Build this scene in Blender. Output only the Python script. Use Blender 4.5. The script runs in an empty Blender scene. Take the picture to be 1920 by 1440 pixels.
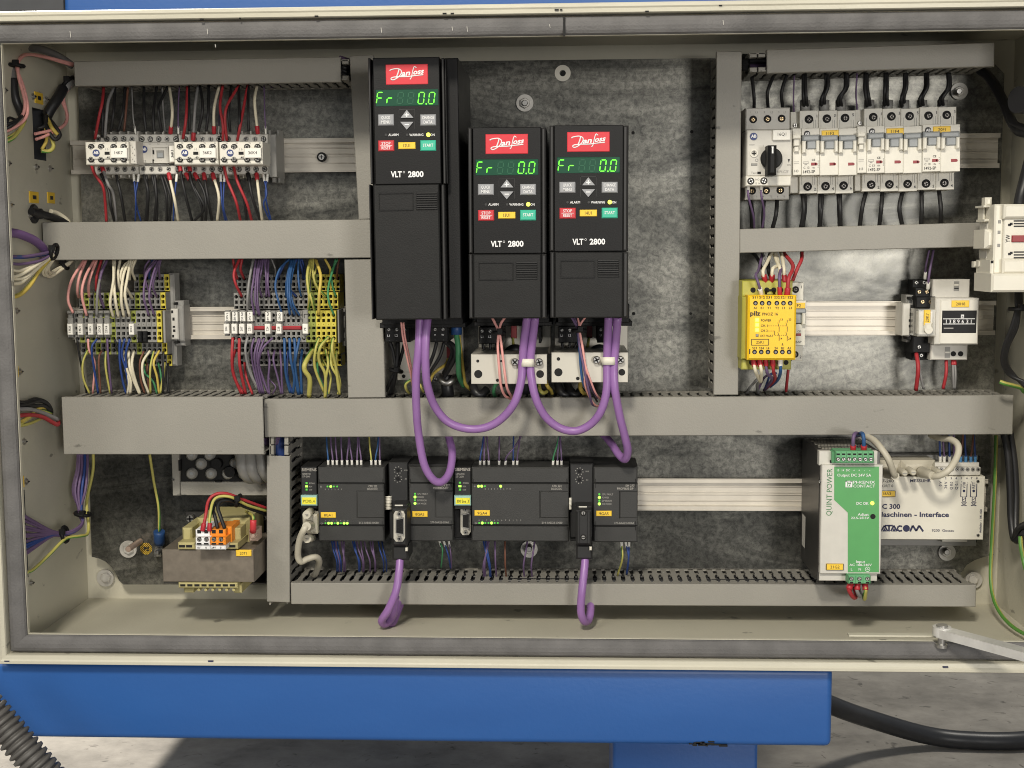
import bpy, bmesh, math, random
from mathutils import Vector, Matrix
random.seed(7)
SC = bpy.context.scene
COL = SC.collection

# ------------------------------------------------------------------ camera
FPX = 2400.0                                   # focal length in pixels of the 1920 px wide frame
CAM = Vector((0.0, -1.3875, 1.25))
_ey = Vector((110, 250, -2400)).normalized()
_ex = Vector((1, .006, 0)); _ex = (_ex - _ey * _ex.dot(_ey)).normalized()
_ez = _ex.cross(_ey)
R3 = Matrix((_ex, _ey, _ez))
cd = bpy.data.cameras.new("camera"); cam = bpy.data.objects.new("camera", cd); COL.objects.link(cam)
cd.sensor_width = 36; cd.lens = FPX / 1920 * 36; cd.clip_start = .02; cd.clip_end = 100
cam.matrix_world = Matrix.Translation(CAM) @ R3.to_4x4()
SC.camera = cam

# ------------------------------------------------------------------ light: a dim workshop with a few lamps
wd = bpy.data.worlds.new("World"); SC.world = wd; wd.use_nodes = True
bg = wd.node_tree.nodes["Background"]; bg.inputs[0].default_value = (.92, .96, 1, 1); bg.inputs[1].default_value = .26
SC.view_settings.view_transform = 'Standard'; SC.view_settings.look = 'None'
SC.view_settings.exposure = .14; SC.cycles.filter_width = 1.0; SC.view_settings.gamma = 1

def lamp(name, loc, aim, power, sx, sy, col):
    ld = bpy.data.lights.new(name, 'AREA'); ld.shape = 'RECTANGLE'; ld.size = sx; ld.size_y = sy
    ld.energy = power; ld.color = col
    o = bpy.data.objects.new(name, ld); COL.objects.link(o); o.location = loc
    o.rotation_euler = (Vector(aim) - Vector(loc)).to_track_quat('-Z', 'Y').to_euler()
    return o
lamp("workshop_lamp", (-.35, -2.2, 2.75), (0, 0, 1.15), 47, .32, .32, (1, .93, .80))
lamp("workshop_lamp", (-1.5, -2.3, 2.3), (0, 0, 1.15), 14, .6, .6, (1, .95, .85))
lamp("workshop_lamp", (1.15, -3.2, 1.30), (.2, 0, 1.2), 32, .55, .55, (1, .96, .9))

lamp("hall_lamp", (-1.6, 1.9, 3.3), (-1.5, 1.8, 0), 165, .12, .12, (1, .95, .88))
lamp("hall_lamp", (1.8, 2.1, 3.3), (1.6, 2.0, 0), 42, .5, .5, (1, .95, .86))

# ------------------------------------------------------------------ materials
def mat(name, col, rough=.5, metal=0, var=.06, scale=60, bump=0, bscale=400, emit=0, spec=.5, trans=0, alpha=1, speck=0):
    m = bpy.data.materials.new(name); m.use_nodes = True
    nt = m.node_tree; b = nt.nodes["Principled BSDF"]
    b.inputs['Roughness'].default_value = rough; b.inputs['Metallic'].default_value = metal
    b.inputs['Specular IOR Level'].default_value = spec
    c = (*col, 1)
    b.inputs['Base Color'].default_value = c
    tc = nt.nodes.new('ShaderNodeTexCoord')
    if var:
        n = nt.nodes.new('ShaderNodeTexNoise'); n.inputs['Scale'].default_value = scale; n.inputs['Detail'].default_value = 6
        nt.links.new(tc.outputs['Object'], n.inputs['Vector'])
        r = nt.nodes.new('ShaderNodeValToRGB')
        r.color_ramp.elements[0].position = .3; r.color_ramp.elements[1].position = .7
        r.color_ramp.elements[0].color = (*[max(0, x * (1 - var)) for x in col], 1)
        r.color_ramp.elements[1].color = (*[x * (1 + var) for x in col], 1)
        nt.links.new(n.outputs['Fac'], r.inputs['Fac']); nt.links.new(r.outputs['Color'], b.inputs['Base Color'])
        if speck:                                        # sparse scuffs and specks of dirt
            mp = nt.nodes.new('ShaderNodeMapping'); mp.inputs['Scale'].default_value = (38, 38, 75); mp.inputs['Rotation'].default_value = (0, .5, 0)
            nt.links.new(tc.outputs['Object'], mp.inputs['Vector'])
            s = nt.nodes.new('ShaderNodeTexNoise'); s.inputs['Scale'].default_value = 1; s.inputs['Detail'].default_value = 4; nt.links.new(mp.outputs[0], s.inputs['Vector'])
            q = nt.nodes.new('ShaderNodeValToRGB'); q.color_ramp.elements[0].position = .265; q.color_ramp.elements[1].position = .315
            q.color_ramp.elements[0].color = (speck, speck, speck, 1); nt.links.new(s.outputs['Fac'], q.inputs['Fac'])
            x = nt.nodes.new('ShaderNodeMix'); x.data_type = 'RGBA'; x.blend_type = 'MULTIPLY'; x.inputs[0].default_value = 1
            nt.links.new(r.outputs['Color'], x.inputs[6]); nt.links.new(q.outputs['Color'], x.inputs[7]); nt.links.new(x.outputs[2], b.inputs['Base Color'])
    if bump:
        n2 = nt.nodes.new('ShaderNodeTexNoise'); n2.inputs['Scale'].default_value = bscale; n2.inputs['Detail'].default_value = 3
        nt.links.new(tc.outputs['Object'], n2.inputs['Vector'])
        bp = nt.nodes.new('ShaderNodeBump'); bp.inputs['Strength'].default_value = bump; bp.inputs['Distance'].default_value = .002
        nt.links.new(n2.outputs['Fac'], bp.inputs['Height']); nt.links.new(bp.outputs['Normal'], b.inputs['Normal'])
    if emit:
        b.inputs['Emission Color'].default_value = c; b.inputs['Emission Strength'].default_value = emit
    if trans:
        b.inputs['Transmission Weight'].default_value = trans
    if alpha < 1:
        b.inputs['Alpha'].default_value = alpha
    return m

def plate_mat():
    """galvanised sheet: mottled grey, streaked sideways, with the fine fibrous grain of zinc"""
    m = mat("galvanised_sheet", (.24, .24, .225), .40, .68, var=0)
    nt = m.node_tree; b = nt.nodes["Principled BSDF"]; L = nt.links.new; N = nt.nodes.new
    tc = N('ShaderNodeTexCoord')
    mp = N('ShaderNodeMapping'); mp.inputs['Scale'].default_value = (2.6, 8, 9); L(tc.outputs['Object'], mp.inputs['Vector'])
    n1 = N('ShaderNodeTexNoise'); n1.inputs['Scale'].default_value = 1.0; n1.inputs['Detail'].default_value = 9; n1.inputs['Roughness'].default_value = .66; n1.inputs['Distortion'].default_value = 1.1
    L(mp.outputs[0], n1.inputs['Vector'])
    r1 = N('ShaderNodeValToRGB'); e = r1.color_ramp.elements
    e[0].position = .41; e[0].color = (.066, .066, .061, 1); e[1].position = .60; e[1].color = (.225, .22, .198, 1)
    L(n1.outputs['Fac'], r1.inputs['Fac'])
    n2 = N('ShaderNodeTexNoise'); n2.inputs['Scale'].default_value = 165; n2.inputs['Detail'].default_value = 5; n2.inputs['Roughness'].default_value = .8; n2.inputs['Distortion'].default_value = .45
    L(tc.outputs['Object'], n2.inputs['Vector'])
    r2 = N('ShaderNodeValToRGB'); e = r2.color_ramp.elements
    e[0].position = .38; e[0].color = (.64, .64, .64, 1); e[1].position = .62; e[1].color = (1.40, 1.40, 1.36, 1)
    L(n2.outputs['Fac'], r2.inputs['Fac'])
    mx = N('ShaderNodeMix'); mx.data_type = 'RGBA'; mx.blend_type = 'MULTIPLY'; mx.inputs[0].default_value = 1
    L(r1.outputs['Color'], mx.inputs[6]); L(r2.outputs['Color'], mx.inputs[7]); L(mx.outputs[2], b.inputs['Base Color'])
    mr = N('ShaderNodeMapRange'); mr.inputs['From Min'].default_value = .3; mr.inputs['From Max'].default_value = .7
    mr.inputs['To Min'].default_value = .28; mr.inputs['To Max'].default_value = .40
    L(n2.outputs['Fac'], mr.inputs['Value']); L(mr.outputs[0], b.inputs['Roughness'])
    bp = N('ShaderNodeBump'); bp.inputs['Strength'].default_value = .10; bp.inputs['Distance'].default_value = .0006
    L(n2.outputs['Fac'], bp.inputs['Height']); L(bp.outputs['Normal'], b.inputs['Normal'])
    return m

def concrete_mat():
    m = mat("concrete", (.36, .33, .29), .8, 0, var=0)
    nt = m.node_tree; b = nt.nodes["Principled BSDF"]; L = nt.links.new; N = nt.nodes.new
    tc = N('ShaderNodeTexCoord'); mp = N('ShaderNodeMapping'); mp.inputs['Scale'].default_value = (1, 1.2, 1); L(tc.outputs['Object'], mp.inputs['Vector'])
    n1 = N('ShaderNodeTexNoise'); n1.inputs['Scale'].default_value = 4.5; n1.inputs['Detail'].default_value = 10; n1.inputs['Roughness'].default_value = .68
    L(mp.outputs[0], n1.inputs['Vector'])
    r = N('ShaderNodeValToRGB'); e = r.color_ramp.elements
    e[0].position = .3; e[0].color = (.20, .185, .16, 1); e[1].position = .68; e[1].color = (.44, .405, .35, 1)
    L(n1.outputs['Fac'], r.inputs['Fac'])
    v = N('ShaderNodeTexNoise'); v.inputs['Scale'].default_value = 26; v.inputs['Detail'].default_value = 4; v.inputs['Distortion'].default_value = 1
    L(mp.outputs[0], v.inputs['Vector'])
    r2 = N('ShaderNodeValToRGB'); e = r2.color_ramp.elements
    e[0].position = .27; e[0].color = (.45, .45, .45, 1); e[1].position = .36; e[1].color = (1, 1, 1, 1)
    L(v.outputs['Fac'], r2.inputs['Fac'])
    mx = N('ShaderNodeMix'); mx.data_type = 'RGBA'; mx.blend_type = 'MULTIPLY'; mx.inputs[0].default_value = 1
    L(r.outputs['Color'], mx.inputs[6]); L(r2.outputs['Color'], mx.inputs[7]); L(mx.outputs[2], b.inputs['Base Color'])
    bp = N('ShaderNodeBump'); bp.inputs['Strength'].default_value = .3; bp.inputs['Distance'].default_value = .004
    L(n1.outputs['Fac'], bp.inputs['Height']); L(bp.outputs['Normal'], b.inputs['Normal'])
    return m

def blue_mat():
    """blue machine paint with a few dark scuffs"""
    m = mat("blue_paint", (.018, .115, .40), .42, 0, var=0)
    nt = m.node_tree; b = nt.nodes["Principled BSDF"]; L = nt.links.new; N = nt.nodes.new
    tc = N('ShaderNodeTexCoord'); mp = N('ShaderNodeMapping'); mp.inputs['Scale'].default_value = (9, 9, 30); mp.inputs['Rotation'].default_value = (0, .25, 0)
    L(tc.outputs['Object'], mp.inputs['Vector'])
    n = N('ShaderNodeTexNoise'); n.inputs['Scale'].default_value = 1; n.inputs['Detail'].default_value = 3; L(mp.outputs[0], n.inputs['Vector'])
    r = N('ShaderNodeValToRGB'); e = r.color_ramp.elements
    e[0].position = .215; e[0].color = (.008, .02, .05, 1); e[1].position = .235; e[1].color = (.016, .086, .300, 1)
    x = e.new(.75); x.color = (.019, .096, .325, 1)
    L(n.outputs['Fac'], r.inputs['Fac']); L(r.outputs['Color'], b.inputs['Base Color'])
    n2 = N('ShaderNodeTexNoise'); n2.inputs['Scale'].default_value = 260; L(tc.outputs['Object'], n2.inputs['Vector'])
    bp = N('ShaderNodeBump'); bp.inputs['Strength'].default_value = .12; bp.inputs['Distance'].default_value = .001
    L(n2.outputs['Fac'], bp.inputs['Height']); L(bp.outputs['Normal'], b.inputs['Normal'])
    return m

ZINC = plate_mat(); CONC = concrete_mat(); BLUE = blue_mat()
CREAM = mat("pebble_grey_paint", (.53, .505, .41), .42, var=.05, scale=14, speck=.5, bump=.12, bscale=300)
GASK = mat("grey_foam_gasket", (.120, .116, .115), .75, var=.2, scale=40, bump=.3, bscale=500)
DUCT = mat("grey_duct_plastic", (.275, .263, .233), .5, var=.06, scale=9, speck=.55, bump=.15, bscale=700)
DUCTD = mat("duct_inside", (.30, .285, .25), .6, var=.05)
RAIL = mat("zinc_plated_rail", (.60, .56, .49), .42, .25, var=.08, scale=40)
STEEL = mat("bright_steel", (.46, .45, .43), .38, .95, var=.08, scale=90)
ZWASH = mat("zinc_washer", (.58, .56, .52), .42, .35, var=.12, scale=120)
BRASS = mat("brass_screw", (.55, .42, .25), .35, .9, var=.1)
COPPER = mat("copper", (.58, .44, .36), .45, .7, var=.1)
BLACK = mat("black_plastic", (.0065, .0065, .007), .55, spec=.28, var=.1, bump=.15, bscale=900)
BLACK2 = mat("black_panel_film", (.0055, .0055, .006), .50, spec=.28, var=.05, bump=.08, bscale=900)
BLACK3 = mat("charcoal_plastic", (.0125, .0125, .0125), .58, spec=.28, var=.1, bump=.15, bscale=900)
GRILL = mat("charcoal_edge", (.020, .0195, .0195), .5, var=.08)
PLC = mat("dark_grey_plastic", (.034, .034, .033), .55, var=.07, bump=.12, bscale=900)
PLCD = mat("anthracite_plastic", (.016, .016, .0165), .5, var=.1)
HOLE = mat("dark_opening", (.006, .006, .006), .8, var=0)
LGREY = mat("light_grey_plastic", (.58, .56, .51), .5, var=.05, scale=80)
LGREY2 = mat("warm_white_plastic", (.70, .675, .60), .48, var=.04, scale=80)
MGREY = mat("mid_grey_plastic", (.26, .255, .24), .5, var=.06, scale=80)
TGREY = mat("terminal_grey", (.235, .23, .215), .5, var=.08, scale=120)
TYEL = mat("terminal_yellow", (.57, .48, .06), .5, var=.08, scale=120)
TGRN = mat("terminal_green_yellow", (.25, .28, .055), .5, var=.10, scale=120)
BGREY = mat("blue_grey_plastic", (.30, .318, .33), .45, var=.04)
WHITE = mat("white_label", (.80, .78, .72), .55, var=.03)
YTAG = mat("yellow_label", (.86, .56, .045), .5, var=.04)
LYTAG = mat("bright_yellow_label", (.80, .74, .05), .5, var=.04)
RED = mat("red_panel", (.62, .035, .05), .4, var=.03)
REDB = mat("red_key", (.55, .045, .055), .45, var=.03)
DRED = mat("dark_red_plastic", (.26, .02, .025), .45, var=.06)
TEAL = mat("green_key", (.045, .45, .30), .45, var=.03)
KEYG = mat("grey_key", (.30, .305, .32), .45, var=.03)
PGREEN = mat("leaf_green_panel", (.085, .33, .10), .42, var=.03)
TERMG = mat("green_terminal", (.12, .36, .17), .5, var=.07)
PYEL = mat("signal_yellow_plastic", (.86, .53, .012), .45, var=.03)
POLV = mat("olive_yellow_plastic", (.42, .40, .07), .5, var=.05)
ALU = mat("silver_sheet", (.56, .535, .47), .45, .35, var=.04, scale=20)
DSTEEL = mat("dark_mesh_steel", (.10, .095, .09), .35, .8, var=.1)
LAM = mat("laminated_iron", (.21, .18, .145), .5, .4, var=.14, scale=140)
BOBB = mat("pale_yellow_nylon", (.42, .37, .17), .5, var=.06)
ORNG = mat("orange_plastic", (.82, .26, .02), .45, var=.04)
PWHITE = mat("printed_white", (.78, .78, .78), .6, var=0)
PSILV = mat("printed_silver", (.36, .34, .31), .6, var=0)
WELL = mat("dull_screw", (.16, .15, .14), .4, .8, var=.1)
PGREY = mat("printed_grey", (.30, .29, .27), .6, var=0)
PBLACK = mat("printed_black", (.015, .015, .018), .6, var=0)
PNAVY = mat("printed_navy", (.02, .022, .07), .6, var=0)
PBLUE = mat("badge_blue", (.03, .05, .17), .5, var=0)
PGRN = mat("printed_green", (.06, .20, .08), .6, var=0)
LCD = mat("green_display_window", (.004, .05, .025), .3, var=0, emit=.25)
LCD2 = mat("unlit_segment", (.008, .075, .035), .4, var=0, emit=.3)
SEG = mat("lit_green_segment", (.14, 1.0, .035), .4, var=0, emit=1.0)
LEDG = mat("lit_green_led", (.42, 1.0, .10), .4, var=0, emit=1.1)
LEDD = mat("dim_green_led", (.08, .42, .05), .4, var=0, emit=.5)
LEDY = mat("lit_yellow_led", (.95, 1.0, .12), .4, var=0, emit=.95)
LEDOFF = mat("unlit_led", (.03, .03, .03), .4, var=0)
TEALF = mat("teal_tag_frame", (.30, .50, .45), .5, var=.03)
IVORY = mat("ivory_plastic", (.70, .67, .58), .45, var=.03)
CLEAR = mat("clear_plastic", (.85, .83, .75), .15, var=0, alpha=.35)
PURPLE = mat("purple_cable_sheath", (.285, .145, .375), .36, var=.05, scale=30)
BEIGE = mat("beige_cable_sheath", (.50, .465, .375), .45, var=.05, scale=40)
BCAB = mat("black_cable_sheath", (.015, .015, .017), .42, var=.1)
CABG = mat("dark_rubber_hose", (.026, .027, .03), .38, var=.12)
CORR = mat("grey_corrugated_conduit", (.085, .081, .076), .5, var=.06)
DPANEL = mat("dark_panel", (.03, .032, .036), .5, var=.1)
WC = {}
for k, n, c in (('r', 'red', (.38, .028, .035)), ('k', 'black', (.013, .013, .014)), ('g', 'grey', (.24, .235, .23)),
                ('w', 'cream', (.72, .66, .50)), ('p', 'pink', (.72, .34, .31)), ('v', 'violet', (.135, .085, .175)),
                ('b', 'blue', (.022, .055, .22)), ('n', 'brown', (.16, .065, .04)), ('G', 'green', (.06, .26, .11)),
                ('Y', 'yellow', (.58, .44, .09)), ('d', 'bright blue', (.024, .085, .225))):
    WC[k] = (n, mat("wire_" + n.replace(' ', '_'), c, .55, var=.07))
GY_Y = mat("wire_earth_yellow", (.47, .43, .11), .55, var=.05); GY_G = mat("wire_earth_green", (.10, .27, .05), .42, var=.05)
WC['y'] = ('yellow-green', GY_Y)
# ------------------------------------------------------------------ places: a pixel of the photograph at a known depth is a point of the cabinet
def ray(u, v): return R3 @ Vector(((u - 960) / FPX, (720 - v) / FPX, -1))
def W(u, v, d):                      # point d metres in front of the mounting plate
    r = ray(u, v); return CAM + r * ((-d - CAM.y) / r.y)
def WX(u, v, x):
    r = ray(u, v); return CAM + r * ((x - CAM.x) / r.x)
def WZ(u, v, z):
    r = ray(u, v); return CAM + r * ((z - CAM.z) / r.z)
XL, XR, ZT, ZB = -.5515, .470, 1.4690, .8580      # inner faces of the enclosure

_txt = {}
def text_mesh(s, bold):
    k = (s, bold)
    if k not in _txt:
        cu = bpy.data.curves.new("t", 'FONT'); cu.body = s; cu.size = 1; cu.resolution_u = 2; cu.offset = bold
        o = bpy.data.objects.new("t", cu); COL.objects.link(o)
        me = bpy.data.meshes.new_from_object(o.evaluated_get(bpy.context.evaluated_depsgraph_get()))
        vs = [(v.co.x, v.co.y) for v in me.vertices]; fs = [tuple(p.vertices) for p in me.polygons]
        bpy.data.objects.remove(o); bpy.data.curves.remove(cu); bpy.data.meshes.remove(me)
        xs = [v[0] for v in vs] or [0]; x0, x1 = min(xs), max(xs)
        _txt[k] = ([((x - (x0 + x1) / 2) / .69, y / .69) for x, y in vs], fs, (x1 - x0) / .69)
    return _txt[k]

def catmull(P, n):
    out = []
    for i in range(len(P) - 1):
        p0 = P[i - 1] if i else P[i] * 2 - P[i + 1]; p1, p2 = P[i], P[i + 1]
        p3 = P[i + 2] if i + 2 < len(P) else P[i + 1] * 2 - P[i]
        for j in range(n):
            t = j / n
            out.append(.5 * (2 * p1 + (p2 - p0) * t + (2 * p0 - 5 * p1 + 4 * p2 - p3) * t * t + (3 * p1 - p0 - 3 * p2 + p3) * t ** 3))
    out.append(P[-1].copy()); return out

class MB:
    """collects faces; build() links them as ONE mesh object"""
    def __init__(s): s.v = []; s.f = []; s.m = []; s.sm = []; s.mats = []
    def mi(s, m):
        if m not in s.mats: s.mats.append(m)
        return s.mats.index(m)
    def add(s, vs, fs, m, smooth=False):
        b = len(s.v); s.v += [tuple(v) for v in vs]; i = s.mi(m)
        for f in fs: s.f.append(tuple(b + k for k in f)); s.m.append(i); s.sm.append(smooth)
    def box(s, x0, x1, z0, z1, y0, y1, m, c=.0005):
        """y0 = front (towards the viewer), y1 = back; the front edges are chamfered by c"""
        if x0 > x1: x0, x1 = x1, x0
        if z0 > z1: z0, z1 = z1, z0
        if y0 > y1: y0, y1 = y1, y0
        c = min(c, (x1 - x0) * .3, (z1 - z0) * .3, (y1 - y0) * .5)
        vs = [(x0 + c, y0, z0 + c), (x1 - c, y0, z0 + c), (x1 - c, y0, z1 - c), (x0 + c, y0, z1 - c)]
        vs += [(x0, y0 + c, z0), (x1, y0 + c, z0), (x1, y0 + c, z1), (x0, y0 + c, z1)]
        vs += [(x0, y1, z0), (x1, y1, z0), (x1, y1, z1), (x0, y1, z1)]
        fs = [(0, 1, 2, 3), (11, 10, 9, 8)]
        for a in (0, 4):
            for i in range(4):
                j = (i + 1) % 4; fs.append((a + i, a + 4 + i, a + 4 + j, a + j))
        s.add(vs, fs, m)
    def prism(s, poly, y0, y1, m, smooth=False):
        """polygon in (x,z) extruded from y0 (front) to y1"""
        n = len(poly); vs = [(x, y0, z) for x, z in poly] + [(x, y1, z) for x, z in poly]
        s.add(vs, [tuple(range(n)), tuple(range(2 * n - 1, n - 1, -1))], m)
        s.add(vs, [(i, n + i, n + (i + 1) % n, (i + 1) % n) for i in range(n)], m, smooth)
    def prismx(s, poly, x0, x1, m):
        """polygon in (y,z) extruded along x"""
        n = len(poly); vs = [(x0, y, z) for y, z in poly] + [(x1, y, z) for y, z in poly]
        s.add(vs, [tuple(range(n)), tuple(range(2 * n - 1, n - 1, -1))] + [(i, n + i, n + (i + 1) % n, (i + 1) % n) for i in range(n)], m)
    def cyl(s, cx, cz, r, y0, y1, m, n=14, r1=None, c=0, rot=0):
        """disc or drum facing the viewer; y0 front"""
        r1 = r if r1 is None else r1
        rings = [(r - c, y0), (r, y0 + c), (r1, y1)] if c else [(r, y0), (r1, y1)]
        vs = []
        for rr, y in rings:
            vs += [(cx + rr * math.cos(rot + 2 * math.pi * i / n), y, cz + rr * math.sin(rot + 2 * math.pi * i / n)) for i in range(n)]
        s.add(vs, [tuple(range(n))], m)
        fs = []
        for k in range(len(rings) - 1):
            for i in range(n): fs.append((k * n + i, k * n + n + i, k * n + n + (i + 1) % n, k * n + (i + 1) % n))
        s.add(vs, fs, m, n > 8)
    def ring(s, cx, cz, r0, r1, y0, y1, m, n=20):
        """washer: hole r0, outside r1"""
        vs = []
        for rr, y in ((r0, y1), (r0, y0), (r1, y0), (r1, y1)):
            vs += [(cx + rr * math.cos(2 * math.pi * i / n), y, cz + rr * math.sin(2 * math.pi * i / n)) for i in range(n)]
        s.add(vs, [(k * n + i, k * n + n + i, k * n + n + (i + 1) % n, k * n + (i + 1) % n) for k in range(3) for i in range(n)], m)
    def cell(s, x0, x1, z0, z1, y, depth, kind, hx, hz, hw, hh, m, mh=None):
        """flat front piece with a hole sunk into it: kind o = round, s = square"""
        mh = mh or HOLE
        n = 12 if kind == 'o' else 4
        off = 0 if kind == 'o' else math.pi / 4
        H = []
        for i in range(n):
            a = off + 2 * math.pi * i / n
            if kind == 'o': H.append((hx + hw * math.cos(a), hz + hh * math.sin(a)))
            else: H.append((hx + hw * (1 if math.cos(a) > 0 else -1), hz + hh * (1 if math.sin(a) > 0 else -1)))
        O = []
        for i in range(n):
            a = off + 2 * math.pi * i / n; c, q = math.cos(a), math.sin(a)
            k = 1 / max(abs(c), abs(q)); X, Z = c * k, q * k
            O.append((hx + (X * (x1 - hx) if X > 0 else X * (hx - x0)), hz + (Z * (z1 - hz) if Z > 0 else Z * (hz - z0))))
        if kind == 'o':                              # 12 directions miss the corners: add them
            for t, (cx, cz) in ((1, (x1, z1)), (4, (x0, z1)), (7, (x0, z0)), (10, (x1, z0))):
                s.add([(O[t][0], y, O[t][1]), (cx, y, cz), (O[t + 1][0] if t + 1 < n else O[0][0], y, O[(t + 1) % n][1])], [(0, 1, 2)], m)
        vs = [(x, y, z) for x, z in O] + [(x, y, z) for x, z in H]
        s.add(vs, [(i, (i + 1) % n, n + (i + 1) % n, n + i) for i in range(n)], m)
        vs = [(x, y, z) for x, z in H] + [(x, y + depth, z) for x, z in H]
        s.add(vs, [(i, (i + 1) % n, n + (i + 1) % n, n + i) for i in range(n)], m)
        s.add([(x, y + depth, z) for x, z in H], [tuple(range(n))], mh)
    def tube(s, pts, r, m, n=8, sub=5, stripe=None, caps=True, rfun=None, twist=0):
        P = catmull([Vector(p) for p in pts], sub) if sub > 1 and len(pts) > 1 else [Vector(p) for p in pts]
        vs = []; up = None; N = len(P)
        for i, p in enumerate(P):
            t = (P[min(i + 1, N - 1)] - P[max(i - 1, 0)])
            t = t.normalized() if t.length > 1e-9 else Vector((0, 0, -1))
            if up is None:
                up = Vector((0, -1, 0)) if abs(t.y) < .9 else Vector((1, 0, 0))
            up = (up - t * up.dot(t)).normalized(); sd = t.cross(up)
            rr = r * (rfun(i / (N - 1)) if rfun else 1)
            for j in range(n):
                a = 2 * math.pi * j / n + twist * i
                vs.append(p + (up * math.cos(a) + sd * math.sin(a)) * rr)
        b = len(s.v); s.v += [tuple(v) for v in vs]; i0 = s.mi(m); i1 = s.mi(stripe) if stripe else i0
        for i in range(N - 1):
            for j in range(n):
                k = (j + 1) % n
                s.f.append((b + i * n + j, b + i * n + k, b + i * n + n + k, b + i * n + n + j))
                s.m.append(i1 if stripe and j % n in (0, 1, 2) else i0); s.sm.append(True)
        if caps:
            s.f.append(tuple(b + j for j in range(n - 1, -1, -1))); s.m.append(i0); s.sm.append(False)
            s.f.append(tuple(b + (N - 1) * n + j for j in range(n))); s.m.append(i0); s.sm.append(False)
    def text(s, st, cx, cz, h, y, m, w=None, bold=.012, rot=0, shear=0, anchor='c'):
        vs, fs, tw = text_mesh(st, bold)
        kx = h if w is None else w / max(tw, 1e-6)
        ox = 0 if anchor == 'c' else (tw * kx / 2 if anchor == 'l' else -tw * kx / 2)
        ca, sa = math.cos(rot), math.sin(rot); out = []
        for a, b in vs:
            X = a * kx + ox + shear * (b - .5) * h; Z = (b - .5) * h
            out.append((cx + X * ca - Z * sa, y, cz + X * sa + Z * ca))
        s.add(out, fs, m)
    def build(s, name, parent=None, loc=None):
        me = bpy.data.meshes.new(name)
        if loc is not None: s.v = [(x - loc[0], y - loc[1], z - loc[2]) for x, y, z in s.v]
        me.from_pydata(s.v, [], s.f)
        for m in s.mats: me.materials.append(m)
        me.polygons.foreach_set('material_index', s.m); me.polygons.foreach_set('use_smooth', s.sm); me.update()
        bm = bmesh.new(); bm.from_mesh(me); bmesh.ops.recalc_face_normals(bm, faces=bm.faces); bm.to_mesh(me); bm.free()
        o = bpy.data.objects.new(name, me); COL.objects.link(o)
        if parent is not None: o.parent = parent
        if loc is not None: o.location = loc
        return o

def tag(o, label, cat=None, group=None, kind=None):
    if label: o['label'] = label
    if cat: o['category'] = cat
    if group: o['group'] = group
    if kind: o['kind'] = kind
    return o
def copy(o, parent=None, loc=None):
    c = o.copy(); COL.objects.link(c)
    if parent is not None: c.parent = parent
    if loc is not None: c.location = loc
    return c

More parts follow.
